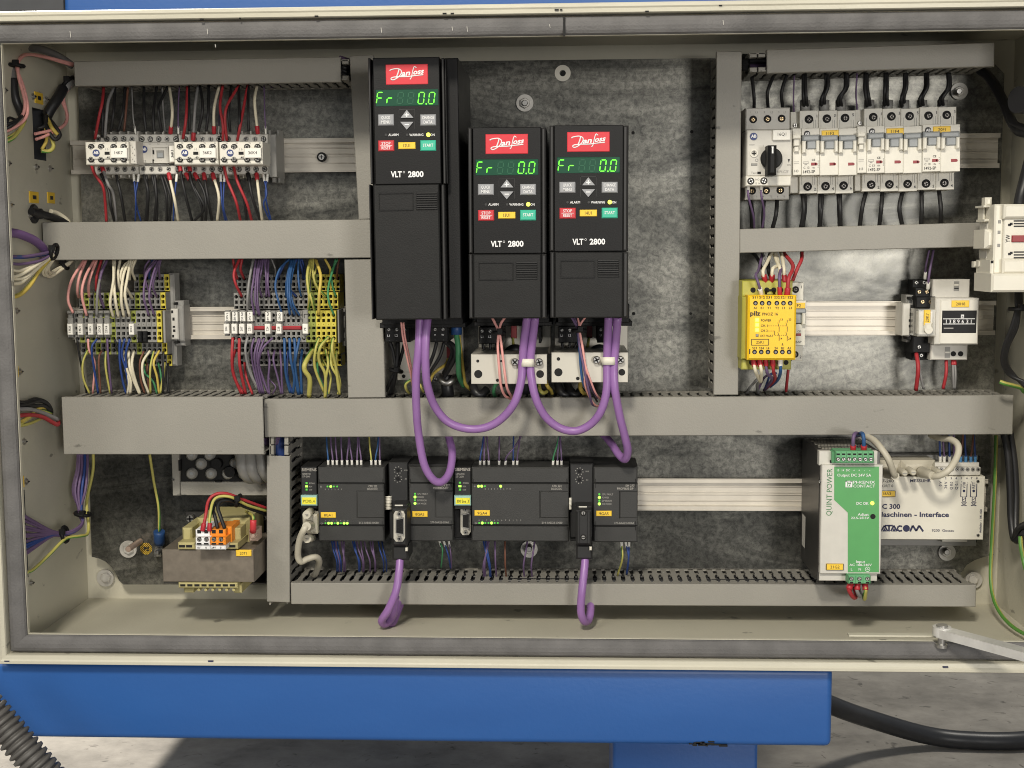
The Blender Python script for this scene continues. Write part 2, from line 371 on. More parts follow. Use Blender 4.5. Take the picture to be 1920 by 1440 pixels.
class T:
    """a thing: an Empty on the mounting plate that parents its parts; zoom() sets the pixel scale used for what follows"""
    def __init__(s, name, label, cat, at, group=None, tilt=None, zoom=(0, 0, 1), d=0.0, td=.07):
        s.z = zoom
        s.o = bpy.data.objects.new(name, None); COL.objects.link(s.o); s.o.empty_display_size = .01
        p = s.P(*at, d); s.o.location = p; s.a = 0
        if tilt:
            q = s.P(tilt[2], tilt[3], td) - s.P(tilt[0], tilt[1], td); s.a = math.atan2(-q.z, q.x)
        s.o.rotation_euler = (0, s.a, 0)
        s.inv = Matrix.Rotation(-s.a, 3, 'Y'); s.c = Vector(p)
        tag(s.o, label, cat, group)
    def zoom(s, *z): s.z = z; return s
    def P(s, u, v, d):
        return W(s.z[0] + u / s.z[2], s.z[1] + v / s.z[2], d)
    def L(s, u, v, d): return s.inv @ (s.P(u, v, d) - s.c)
    def k(s, u, v, d): return (s.L(u + 1, v, d) - s.L(u, v, d)).length
    def box(s, mb, u0, v0, u1, v1, d0, d1, m, c=.0005):
        a, b = s.L(u0, v0, d1), s.L(u1, v1, d1)
        mb.box(a.x, b.x, b.z, a.z, a.y, a.y + (d1 - d0), m, c)
    def frame(s, mb, u0, v0, u1, v1, d0, d1, m, t):
        for q in ((u0, v0, u1, v0 + t), (u0, v1 - t, u1, v1), (u0, v0 + t, u0 + t, v1 - t), (u1 - t, v0 + t, u1, v1 - t)): s.box(mb, *q, d0, d1, m, 0)
    def cyl(s, mb, u, v, r, d0, d1, m, n=14, c=0, r1=None, rot=0):
        a = s.L(u, v, d1); k = s.k(u, v, d1)
        mb.cyl(a.x, a.z, r * k, a.y, a.y + (d1 - d0), m, n, None if r1 is None else r1 * k, c, rot)
    def ring(s, mb, u, v, r0, r1, d0, d1, m, n=18):
        a = s.L(u, v, d1); k = s.k(u, v, d1); mb.ring(a.x, a.z, r0 * k, r1 * k, a.y, a.y + (d1 - d0), m, n)
    def poly(s, mb, pts, d0, d1, m):
        q = [s.L(u, v, d1) for u, v in pts]
        mb.prism([(p.x, p.z) for p in q], q[0].y, q[0].y + (d1 - d0), m)
    def text(s, mb, st, u, v, h, d, m, w=None, bold=.012, rot=0, shear=0, anchor='c'):
        a = s.L(u, v, d); k = s.k(u, v, d)
        mb.text(st, a.x, a.z, h * k, a.y - .00025, m, None if w is None else w * k, bold, rot, shear, anchor)
    def tube(s, mb, pts, r, m, **kw):
        mb.tube([s.L(*p) for p in pts], r, m, **kw)
    def part(s, name, fn, parent=None, label=None):
        mb = MB(); fn(mb); o = mb.build(name, parent or s.o)
        if label: o['label'] = label
        return o
    def pbox(s, name, *a, parent=None, label=None, c=.0005):
        return s.part(name, lambda mb: s.box(mb, *a, c=c), parent, label)
    def screw(s, name, u, v, r, d, m=None, slot='x', parent=None, recess=None):
        """screw head facing the viewer with a cross or a slot sunk in"""
        m = m or STEEL
        def f(mb):
            a = s.L(u, v, d); k = s.k(u, v, d) * r
            if recess: mb.cyl(a.x, a.z, k * recess, a.y + .0004, a.y + .002, HOLE, 14)
            mb.cyl(a.x, a.z, k, a.y - .0006, a.y + .002, m, 14, None, k * .22)
            t = k * .17; rr = random.uniform(0, 3)
            for q in ((0, math.pi / 2) if slot == 'x' else (0,)):
                c, n = math.cos(rr + q), math.sin(rr + q); e = k * .72
                mb.add([(a.x + c * e - n * t, a.y - .0009, a.z + n * e + c * t), (a.x - c * e - n * t, a.y - .0009, a.z - n * e + c * t),
                        (a.x - c * e + n * t, a.y - .0009, a.z - n * e - c * t), (a.x + c * e + n * t, a.y - .0009, a.z + n * e - c * t)], [(0, 1, 2, 3)], HOLE)
        return s.part(name, f, parent)

# ------------------------------------------------------------------ wires
ORD = ['first', 'second', 'third', 'fourth', 'fifth', 'sixth', 'seventh', 'eighth', 'ninth', 'tenth', 'eleventh', 'twelfth', 'thirteenth', 'fourteenth', 'fifteenth', 'sixteenth', 'seventeenth', 'eighteenth', 'nineteenth', 'twentieth']
ORD += [f'twenty-{q}' for q in ORD[:9]] + ['thirtieth'] + [f'thirty-{q}' for q in ORD[:9]]
FER = {'w': ('white', WHITE), 'r': ('red', mat("red_ferrule", (.40, .02, .03), .45, var=.05)), 'b': ('blue', mat("blue_ferrule", (.018, .065, .20), .45, var=.05)),
       'k': ('black', BLACK)}
def pt(p, z):
    u, v = z[0] + p[0] / z[2], z[1] + p[1] / z[2]
    if p[2] == 'L': return WX(u, v, XL + .004)
    if p[2] == 'R': return WX(u, v, XR - .004)
    return W(u, v, p[2])
WIRES = []
def bundle(desc, group, z, ws, ds=(.06, .06, .05), r=.00125, cat='wire', name='wire'):
    """ws: (colour, points[, ferrule at the start[, radius]]); points without a depth take it from ds along the wire"""
    rows = []
    for w in ws:
        pts = w[1]; n = len(pts); full = []
        for i, p in enumerate(pts):
            if len(p) == 3: full.append(p); continue
            t = i / max(1, n - 1) * (len(ds) - 1); a = min(int(t), len(ds) - 2); d = ds[a] + (ds[a + 1] - ds[a]) * (t - a)
            full.append((p[0], p[1], d + (random.uniform(-.0035, .0035) if 0 < i < n - 1 else 0)))
        rows.append((w, [pt(p, z) for p in full]))
    count = {}
    for w, _ in rows: count[w[0]] = count.get(w[0], 0) + 1
    seen = {}
    for w, P in sorted(rows, key=lambda q: q[1][0].x):
        c = w[0]; i = seen.get(c, 0); seen[c] = i + 1
        rad = w[3] if len(w) > 3 else r
        cn = WC[c][0]
        lab = f"only {cn} wire {desc}" if count[c] == 1 else f"{ORD[i]} {cn} wire from the left {desc}"
        size = sum((b - a).length for a, b in zip(P, P[1:])) * rad
        WIRES.append((size, c, P, rad, w[2] if len(w) > 2 else None, lab, cat, group, name))
def make_wires(limit):
    """the wires that show largest are things; the thinnest, shortest rest is one mass"""
    order = sorted(range(len(WIRES)), key=lambda i: -WIRES[i][0]); big = set(order[:limit]); rest = MB()
    def ferr(mb, P, rad, fe):
        t = (P[1] - P[0]).normalized()
        mb.tube([P[0] - t * .003, P[0] - t * .002, P[0] + t * .004, P[0] + t * .0055], rad * 1.5, FER[fe][1], n=8, sub=1, rfun=lambda q: .7 if q < .01 else 1)
    for i, (size, c, P, rad, fe, lab, cat, group, name) in enumerate(WIRES):
        mb = MB() if i in big else rest
        if c == 'y': mb.tube(P, rad, GY_Y, n=8, sub=6, stripe=GY_G, twist=.12)
        else: mb.tube(P, rad, WC[c][1], n=7, sub=6)
        if i in big:
            o = mb.build(name, None, P[0]); tag(o, lab, cat, group)
            if fe:
                fm = MB(); ferr(fm, P, rad, fe)
                f = fm.build('ferrule', o, None)
                for vv in f.data.vertices: vv.co -= P[0]
        elif fe: ferr(rest, P, rad, fe)
    if rest.v: tag(rest.build('small_wires'), 'thin short wires of many colours between the terminals and the ducts', 'wires', None, 'stuff')
def cable(label, z, pts, r, m, cat='cable', group=None, n=12, name='cable', sub=8, stripe=None):
    P = [pt(p, z) for p in pts]; mb = MB(); mb.tube(P, r, m, n=n, sub=sub, stripe=stripe)
    return tag(mb.build(name, None, P[0]), label, cat, group)
def tie(label, z, p, r, axis=(1, 0, 0), thick=.002, group='black cable ties', m=None):
    """a strap closed round a bundle, with its square lock"""
    c = pt(p, z); a = Vector(axis).normalized()
    u = a.orthogonal().normalized(); w = a.cross(u); mb = MB()
    ring = [c + (u * math.cos(t) + w * math.sin(t)) * r for t in [2 * math.pi * i / 12 for i in range(13)]]
    mb.tube(ring, thick, m or BLACK, n=6, sub=1, caps=False)
    o = mb.build('cable_tie', None, c); tag(o, label, 'cable tie', group)
    lm = MB(); q = u * r * .3 + Vector((0, -r, .3 * r)); h = .0028
    lm.box(q.x - h, q.x + h, q.z - h, q.z + h, q.y - .003, q.y + .001, m or BLACK)
    lm.build('lock', o)
    return o
# ------------------------------------------------------------------ surroundings: floor, machine frame, hoses
def structure(o): o['kind'] = 'structure'; return o
mb = MB(); mb.add([(-8, -4, 0), (8, -4, 0), (8, 9, 0), (-8, 9, 0)], [(0, 1, 2, 3)], CONC); structure(mb.build('floor'))
mb = MB(); mb.add([(-8, 9, 0), (8, 9, 0), (8, 9, 5), (-8, 9, 5)], [(0, 1, 2, 3)], mat("far_wall_paint", (.40, .40, .38), .8, var=.04, scale=2)); structure(mb.build('far_wall'))

m_fr = bpy.data.objects.new('machine_frame', None); COL.objects.link(m_fr); m_fr.location = (0, 0, 0)
tag(m_fr, 'blue painted steel machine frame the open cabinet is mounted on', 'machine frame')
def beam(name, x0, x1, z0, z1, y0, y1, rad=.006):
    bm = bmesh.new(); bmesh.ops.create_cube(bm, size=1)
    for v in bm.verts:
        v.co = Vector(((x0 + x1) / 2 + v.co.x * (x1 - x0), (y0 + y1) / 2 + v.co.y * (y1 - y0), (z0 + z1) / 2 + v.co.z * (z1 - z0)))
    bmesh.ops.bevel(bm, geom=bm.edges[:], offset=rad, segments=4, affect='EDGES', profile=.5)
    for f in bm.faces: f.smooth = True
    me = bpy.data.meshes.new(name); bm.to_mesh(me); bm.free(); me.materials.append(BLUE)
    me.set_sharp_from_angle(angle=math.radians(40))
    o = bpy.data.objects.new(name, me); COL.objects.link(o); o.parent = m_fr; return o
D_B = .198
zb1 = W(900, 1394, D_B).z; xb1 = W(1561, 1330, D_B).x
beam('lower_beam', -1.6, xb1, zb1, ZB - .0035, -D_B, -.02)
xf0, xf1 = W(1148, 1420, .14).x, W(1421, 1420, .14).x
beam('foot', xf0, xf1, 0, zb1 + .001, -.14, -.035, .004)
x0 = W(119, 10, -.045).x
beam('upper_beam', x0, W(1480, 5, -.045).x, ZT + .004, ZT + .16, .045, .16)
mb = MB(); mb.box(-1.6, x0 - .004, ZT + .002, ZT + .2, .06, .16, DPANEL, .002); mb.build('end_cover', m_fr)
beam('unseen_shade_block', -1.16, .79, .80, 1.35, .17, 2.6, .01)  # unseen block, added and sized to throw shade on the floor behind
mb = MB()
for k in range(14):
    rx, rz = random.uniform(W(1290, 1394, D_B).x, W(1350, 1394, D_B).x), zb1 + random.uniform(-.0006, .004)
    mb.box(rx, rx + random.uniform(.002, .009), rz, rz + random.uniform(.001, .0022), -D_B - .0003, -D_B + .004, HOLE, .0002)
mb.build('chipped_paint', m_fr)

# black rubber hose looping over the floor on the right
P = [WZ(1480, 1285, .22), WZ(1563, 1324, .16), WZ(1640, 1351, .09), WZ(1735, 1378, .035), WZ(1815, 1388, .0225), WZ(1920, 1388, .0225), WZ(2060, 1370, .0225)]
mb = MB(); mb.tube(P, .0225, CABG, n=20, sub=10); tag(mb.build('supply_hose', None, P[0]), 'thick black supply hose lying on the concrete floor beyond the blue frame', 'hose')
# corrugated conduit
P = [W(-112, 1225, .30), W(-57, 1288, .30), W(1, 1353, .30), W(76, 1440, .30), W(146, 1519, .29), W(205, 1590, .28)]
Q = catmull(P, 64)
mb = MB(); L_ = 0; prev = Q[0]; rf = []
for q in Q:
    L_ += (q - prev).length; prev = q
    ph = (L_ / .0062) % 1
    rf.append(1.0 if ph < .52 else (.78 if .6 < ph < .92 else .9))
mb.tube(Q, .0150, CORR, n=20, sub=1, rfun=lambda t: rf[min(len(rf) - 1, int(round(t * (len(rf) - 1))))])
tag(mb.build('conduit', None, Q[0]), 'grey corrugated conduit hanging in front of the blue beam', 'conduit')

# ------------------------------------------------------------------ the enclosure
enc = bpy.data.objects.new('enclosure', None); COL.objects.link(enc); enc.location = (0, 0, 0)
tag(enc, 'open pebble-grey steel control cabinet full of wired components', 'control cabinet')
YF, YB, TH = -.20, .02, .002           # front of the return, inside of the back wall
LIP = .0255
zc = (ZT + ZB) / 2
def pane(name, boxes, m=CREAM, c=.0008):
    mb = MB()
    for b in boxes: mb.box(*b, m, c)
    return mb.build(name, enc)
pane('back_wall', [(XL - TH, XR + TH, ZB - TH, ZT + TH, YB, YB + TH)])
pane('ceiling', [(XL - TH, XR + TH, ZT, ZT + TH, YF - .008, YB)])
pane('bottom_panel', [(XL - TH, XR + TH, ZB - TH, ZB, YF - .008, YB)])
pane('side_wall', [(XR, XR + TH, ZB, ZT, YF - .008, YB)])
# left wall with its cut-outs, laid out from the photograph on the wall's own plane
def lw(u, v): p = WX(u, v, XL); return p.y, p.z
CUT = []
for q in (((-6, 187), (11.5, 291)), ((60, 201), (87, 302)), ((9, 404), (27, 569)), ((27, 715), (39.5, 815)), ((39, 921), (53.5, 1082))):
    (ya, za), (yb, zb) = lw(*q[0]), lw(*q[1]); CUT.append((min(ya, yb), max(ya, yb), min(za, zb), max(za, zb)))
ys = sorted({YF - .008, YB} | {c[i] for c in CUT for i in (0, 1)}); zs = sorted({ZB, ZT} | {c[i] for c in CUT for i in (2, 3)})
mb = MB()
for a, b in zip(ys, ys[1:]):
    for c, d in zip(zs, zs[1:]):
        ym, zm = (a + b) / 2, (c + d) / 2
        if any(q[0] < ym < q[1] and q[2] < zm < q[3] for q in CUT): continue
        mb.add([(XL, a, c), (XL, b, c), (XL, b, d), (XL, a, d)], [(0, 1, 2, 3)], CREAM)
for q in CUT:                                           # the sheet's edge and the dark connector shell outside
    v = [(XL, q[0], q[2]), (XL, q[1], q[2]), (XL, q[1], q[3]), (XL, q[0], q[3])]
    w = [(XL - .02, y, z) for _, y, z in v]
    mb.add(v + w, [(i, (i + 1) % 4, 4 + (i + 1) % 4, 4 + i) for i in range(4)] + [(4, 5, 6, 7)], DPANEL)
mb.build('side_wall', enc)
# rim: inner return (lip), grey gasket, outer cream flange
lx0, lx1, lz0, lz1 = XL + LIP, XR - LIP, ZB + LIP, ZT - LIP
ox0, ox1, oz0, oz1 = XL - .002, XR + .002, ZB - .002, ZT + .002
G0 = .0112
def strip(name, prof, m, smooth=True):
    """four mitred strips; prof = (inset from the outer edge, y) around the section"""
    for side in range(4):
        mb = MB(); n = len(prof); A = []; B = []
        for e, y in prof:
            if side == 0: A.append((ox0 + e, y, oz0 + e)); B.append((ox1 - e, y, oz0 + e))
            elif side == 1: A.append((ox1 - e, y, oz0 + e)); B.append((ox1 - e, y, oz1 - e))
            elif side == 2: A.append((ox1 - e, y, oz1 - e)); B.append((ox0 + e, y, oz1 - e))
            else: A.append((ox0 + e, y, oz1 - e)); B.append((ox0 + e, y, oz0 + e))
        mb.add(A + B, [(i, n + i, n + (i + 1) % n, (i + 1) % n) for i in range(n)], m, False)
        o = mb.build(name, enc)
        me = o.data
strip('rim_lip', [(LIP + .002, YF), (LIP + .002, YF + .004), (LIP + .0007, YF + .004), (LIP + .0007, YF + .0013), (G0 + .001, YF + .0013), (G0 + .001, YF)], CREAM)
strip('gasket', [(G0, YF + .004), (G0, YF - .0042), (G0 + .0014, YF - .0055), (G0 + .0045, YF - .0066), (G0 + .0085, YF - .0065), (G0 + .0120, YF - .0056), (.0258, YF - .0042), (.0270, YF - .0024), (.0270, YF - .0002)], GASK)
strip('rim_flange', [(0, YF + .01), (0, YF - .009), (.0012, YF - .0115), (.0038, YF - .0115), (.0052, YF - .0104), (.0086, YF - .0099), (.0092, YF - .0085), (.0092, YF + .01)], CREAM)
# gasket butt joint and chipped paint on the rim
mb = MB(); p = W(1058, 52, .207)
mb.box(p.x - .001, p.x + .001, lz1 - .001, oz1 - .012, YF - .0074, YF - .004, HOLE, 0); mb.build('gasket_joint', enc)
mb = MB()
for u, v in ((448, 34), (590, 30), (830, 25), (845, 25), (1040, 18), (1050, 18), (1210, 21), (1348, 10), (375, 36)):
    p = W(u, v, .2117); w = random.uniform(.0012, .004)
    mb.box(p.x, p.x + w, p.z - .0006, p.z + .0005, -.2119, -.2095, HOLE, .0002)
for u, v in ((390, 1240), (8, 1240), (1768, 1251)):
    p = W(u, v, .2117); mb.box(p.x, p.x + .005, p.z - .0005, p.z + .0006, -.2119, -.2095, PNAVY, .0002)
mb.build('chipped_paint', enc)
mb = MB()                                               # pale scratches in the foam
for u, v, h in ((131, 58, 12), (388, 54, 10), (714, 52, 9), (847, 50, 7), (875, 50, 9), (403, 83, 6), (1355, 38, 8), (1030, 46, 6)):
    p = W(u, v, .2068); mb.add([(p.x, -.2073, p.z), (p.x + .0005, -.2073, p.z), (p.x + .0009, -.2073, p.z - h * .0005), (p.x + .0006, -.2073, p.z - h * .0005)], [(0, 1, 2, 3)], LGREY)
mb.build('scratch', enc)

# the connector shells seen in the left wall, small clips and the yellow tags beside them
def on_left(name, label, cat, u, v, fn, group=None):
    p = WX(u, v, XL); mb = MB(); fn(mb); o = mb.build(name); o.location = p
    o.rotation_euler = (0, 0, math.pi / 2); tag(o, label, cat, group); return o    # local -y points into the cabinet (+x)
for u, v, d in ((7, 169, 'above the front upper cut-out'), (14, 306, 'below the front upper cut-out'), (67, 313, 'below the rear cut-out, nearer the front'), (93, 316, 'below the rear cut-out, nearer the plate'),
                (61, 181, 'beside the yellow tag above the rear cut-out'), (86, 187, 'behind the yellow tag above the rear cut-out'), (19, 384, 'beside the yellow tag above the violet cable'),
                (55, 404, 'in front of the black cable gland'), (30, 583, 'below the cut-out of the cream wires'), (36, 697, 'above the cut-out of the red and black wires'),
                (44, 828, 'below the cut-out of the red and black wires'), (48, 903, 'above the violet bundle cut-out'), (57, 1093, 'below the violet bundle cut-out')):
    def f(mb):
        mb.cyl(0, 0, .0034, -.0012, 0, STEEL, 10); mb.cyl(0, 0, .0017, -.0032, -.001, STEEL, 8); mb.box(-.0022, .0022, -.0005, .0005, -.0036, -.0032, HOLE, 0)
    on_left('wall_screw', f'small screw in the cabinet side wall {d}', 'screw', u, v, f, 'screws in the side wall')
for u, v, w, s, d in ((72, 184, .010, 'X2', 'above the rear cut-out'), (63, 370, .011, 'X9', 'above the black cable gland'), (95, 371, .009, 'X3', 'nearest the mounting plate'), (8, 384, .010, 'X5', 'above the violet cable'),
                      (27, 698, .008, 'X7', 'above the red and black wires'), (38.5, 905, .007, 'X8', 'above the violet bundle')):
    def f(mb): mb.box(-w, w, -.0058, .0058, -.001, 0, YTAG, .0003); mb.box(-w * .4, w * .4, -.002, .002, -.0012, -.0008, PBLACK, 0)
    on_left('wall_tag', f'small yellow tag on the side wall {d}', 'tag', u, v, f, 'yellow tags on the side wall')

# ------------------------------------------------------------------ mounting plate with its notched corners
pl = T('mounting_plate', 'mottled galvanised mounting plate carrying all the components', 'mounting plate', (1070, 600))
px0, px1, pz0, pz1 = W(172, 800, 0).x, W(1868, 600, 0).x, W(600, 1096, 0).z, W(1000, 113, 0).z
def arc(cx, cz, r, a0, a1): return [(cx + r * math.cos(math.radians(a0 + (a1 - a0) * i / 8)), cz + r * math.sin(math.radians(a0 + (a1 - a0) * i / 8))) for i in range(9)]
nr = .045
poly = [(W(u, v, 0).x, W(u, v, 0).z) for u, v in ((172, 1044), (185, 1047), (198, 1053), (209, 1063), (217, 1075), (223, 1088), (231, 1096), (1788, 1096), (1797, 1086), (1803, 1072), (1813, 1059), (1828, 1050), (1846, 1044), (1864, 1040))]
poly += [(px1, W(1868, 1040, 0).z), (px1, pz1 - .02), (px1 - .02, pz1), (px0 + .02, pz1), (px0, pz1 - .02)]
mb = MB(); mb.prism([(x - pl.c.x, z - pl.c.z) for x, z in poly], 0, .003, ZINC); mb.build('plate_sheet', pl.o)
for u, v, r in ((1297, 247, 3.2), (1187, 249, 3.2), (1188, 588, 3.2), (1295, 588, 2.6), (1056, 138, 5.5)):
    pl.part('drilled_hole', lambda mb: pl.cyl(mb, u, v, r, -.002, .0003, HOLE, 12))
pl.part('dimple', lambda mb: (pl.ring(mb, 1055, 137, 6, 15, -.002, .0008, ALU, 24)))

def bolt(u, v, d, kind, label, stud=0.0, tilt=None):
    t = T('bolt', label, 'bolt', (u, v), 'bolts of the mounting plate', d=d)
    t.part('washer', lambda mb: t.ring(mb, u, v, 5, 16, d - .001, d + .0015, ZWASH, 24))
    if kind == 'head':
        t.part('hex_head', lambda mb: t.cyl(mb, u, v, 9.5, d, d + .006, ZWASH, 6, c=.0008, rot=.3))
    else:
        t.part('hex_nut', lambda mb: t.cyl(mb, u, v, 10, d, d + .005, ZWASH, 6, c=.0006, rot=.5))
        t.part('stud', lambda mb: t.cyl(mb, u, v, 5.5, d, d + .005 + stud, COPPER if stud > .02 else STEEL, 12, c=.0005))
bolt(984, 193, .002, 'nut', 'zinc bolt with washer on the bare plate beside the tall drive', .004)
bolt(1799, 171, .002, 'nut', 'bolt under the dark corner above the circuit breakers', .010)
bolt(197, 1084, -.017, 'head', 'hex bolt in the notch of the plate near the transformer', 0)
bolt(1826, 1088, -.017, 'head', 'hex bolt in the notch of the plate near the earth wire', 0)
bolt(240, 1030, .002, 'nut', 'copper-ended earthing stud next to the striped round earth sticker', .035)
bolt(992, 1030, .002, 'nut', 'stud with nut half hidden behind wires below the controllers', .014)
bolt(1776, 1036, .002, 'nut', 'stud with nut just below the cream interface module', .008)

# ------------------------------------------------------------------ slotted wiring ducts
FD = .0712                                             # finger length
def finger_mesh():
    """one tooth of a duct wall: lies in the x-y plane, root at y = 0, notched in the middle; 1.4 mm thick"""
    w, t = .0056, .0014
    pr = [(-w / 2, 0), (-w / 2, -.020), (-w / 2 - .0011, -.022), (-w / 2 - .0011, -.027), (-w / 2, -.029), (-w / 2, -.050), (-w / 2 - .0011, -.052), (-w / 2 - .0011, -.055), (-w / 2, -.057), (-w / 2, -FD)]
    pr = pr + [(-x, y) for x, y in reversed(pr)]
    n = len(pr); me = bpy.data.meshes.new('duct_finger')
    me.from_pydata([(x, y, 0) for x, y in pr] + [(x, y, -t) for x, y in pr], [], [tuple(range(n)), tuple(range(2 * n - 1, n - 1, -1))] + [(i, n + i, n + (i + 1) % n, (i + 1) % n) for i in range(n)])
    me.materials.append(DUCT); me.update(); return me
FM = finger_mesh()
DVIO = mat('dark_violet_sheath', (.05, .03, .07), .5, var=.1)
def duct(label, tl, tr, bl, d=.075, vertical=False, side=1, ends=(0, 0), group='slotted grey wiring ducts'):
    """cover corners from the photograph; side = which long wall shows (+1 top / right, -1 bottom / left); ends = uncovered length at either end"""
    a, b, c = W(*tl, d), W(*tr, d), W(*bl, d)
    o = bpy.data.objects.new('wiring_duct', None); COL.objects.link(o); tag(o, label, 'wiring duct', group)
    ang = math.atan2(-(b - a).z, (b - a).x) if not vertical else math.atan2((a - c).x, (a - c).z)
    inv = Matrix.Rotation(-ang, 3, 'Y')
    la, lb, lc = inv @ a, inv @ b, inv @ c
    w, h = abs(lb.x - la.x), abs(lc.z - la.z)
    cen = (b + c) / 2
    o.location = (cen.x, 0, cen.z); o.rotation_euler = (0, ang, 0)
    x0, x1, z0, z1 = -w / 2, w / 2, -h / 2, h / 2
    mb = MB(); mb.box(x0, x1, z0, z1, -d, -d + .0018, DUCT, .0007)          # lid with turned-in lips
    q = .0015
    if vertical:
        for sx in (-1, 1): mb.box(sx * w / 2, sx * (w / 2 - q), z0, z1, -d + .0015, -d + .008, DUCT, 0)
    else:
        for sz in (-1, 1): mb.box(x0, x1, sz * h / 2, sz * (h / 2 - q), -d + .0015, -d + .008, DUCT, 0)
    mb.build('cover', o)
    e0, e1 = ends
    mb = MB(); i = .0022
    if vertical:
        X0, X1, Z0, Z1 = x0 + i, x1 - i, z0 - e1, z1 + e0
        mb.box(X0, X1, Z0, Z1, -.0022, -.0004, DUCTD, 0)
        mb.box(-side * (w / 2 - i), -side * (w / 2 - i - .0014), Z0, Z1, -d + .003, -.0022, DUCTD, 0)
        mb.box(side * (w / 2 - i), side * (w / 2 - i - .0014), Z0, Z1, -.006, -.0022, DUCTD, 0)
    else:
        X0, X1, Z0, Z1 = x0 - e0, x1 + e1, z0 + i, z1 - i
        mb.box(X0, X1, Z0, Z1, -.0022, -.0004, DUCTD, 0)
        mb.box(X0, X1, -side * (h / 2 - i), -side * (h / 2 - i - .0014), -d + .003, -.0022, DUCTD, 0)
        mb.box(X0, X1, side * (h / 2 - i), side * (h / 2 - i - .0014), -.006, -.0022, DUCTD, 0)
    mb.build('trough', o)
    mb = MB(); nn = 7                                  # the wires lying in the duct
    for r_ in range(2):
        for k in range(nn):
            q = -.5 + (k + .5) / nn; q *= (w if vertical else h) - .012; yy = -.018 - r_ * .026 + random.uniform(-.006, .006)
            a0, b0 = (Z0 + .004, Z1 - .004) if vertical else (X0 + .004, X1 - .004)
            pp = [(q + random.uniform(-.002, .002), yy, a0 + (b0 - a0) * j / 6) if vertical else (a0 + (b0 - a0) * j / 6, yy, q + random.uniform(-.002, .002)) for j in range(7)]
            mb.tube(pp, .0034, random.choice((BCAB, BCAB, BCAB, DVIO)), n=6, sub=2)
    tag(mb.build('packed_wires', o), None, None, None, 'stuff')
    for (p0, p1) in ((z1, Z1), (Z0, z0)) if vertical else ((X0, x0), (x1, X1)):      # finger tips where the lid stops short
        if p1 - p0 < .006: continue
        nt_ = max(1, round((p1 - p0) / .009)); st = (p1 - p0) / nt_
        for k in range(nt_):
            for sgn in (-1, 1):
                f = MB(); e = (w if vertical else h) / 2 - i; a_, b_ = p0 + st * k + .0006, p0 + st * (k + 1) - .0006
                if vertical: f.box(sgn * e, sgn * (e - .0045), a_, b_, -d + .003, -d + .012, DUCT, .0006)
                else: f.box(a_, b_, sgn * e, sgn * (e - .0045), -d + .003, -d + .012, DUCT, .0006)
                f.build('finger_tip', o)
    L = (Z1 - Z0) if vertical else (X1 - X0); n = max(1, int(L / .0100)); p = L / n
    for k in range(n):
        f = bpy.data.objects.new('finger', FM); COL.objects.link(f); f.parent = o
        f.scale = (1, (d - .0045) / FD, 1)
        if vertical:
            f.location = (side * (w / 2 - i), -.0022, Z0 + (k + .5) * p); f.rotation_euler = (0, side * math.pi / 2, 0)
        else:
            f.location = (X0 + (k + .5) * p, -.0022, side * (h / 2 - i)); f.rotation_euler = (0, 0 if side > 0 else math.pi, 0)
    return o, inv, cen
duct('grey wiring duct above the row of contactors', (138.5, 115), (639, 106.5), (139.5, 161.5), side=-1, ends=(0, .008))
duct('short upright duct between the contactors and the tall drive', (655, 104), (700, 103), (672.5, 411), vertical=True, side=-1)
duct('grey duct between the contactors and the terminal blocks', (80, 417), (697, 411.5), (80.5, 488), side=-1)
duct('upright duct at the foot of the tall drive', (645.5, 487), (716, 486), (652.5, 746), vertical=True, side=-1)
duct('deep wide duct below the terminal blocks, its lid tallest of all', (116.5, 745), (494, 744.5), (118, 852), d=.094, side=1)
duct('long duct crossing the middle behind the looped violet cables', (495, 748.5), (1902, 741), (495, 820), side=1)
duct('short upright duct between the transformer and the first controller', (500, 855), (543.5, 855), (500, 1129), vertical=True, side=1, ends=(.022, .004))
duct('lowest duct, under the row of controllers', (545, 1093), (1831, 1097), (545.5, 1133), side=1)
duct('upright duct beside the bare patch of plate', (1343.5, 97), (1391, 95.5), (1338, 741), vertical=True, side=-1)
duct('grey duct above the row of circuit breakers', (1437, 93), (1864.5, 79.5), (1438, 137.5), side=-1, ends=(.017, 0))
duct('grey duct between the circuit breakers and the yellow relay', (1387, 429.5), (1848, 417), (1387, 474.5), side=-1)

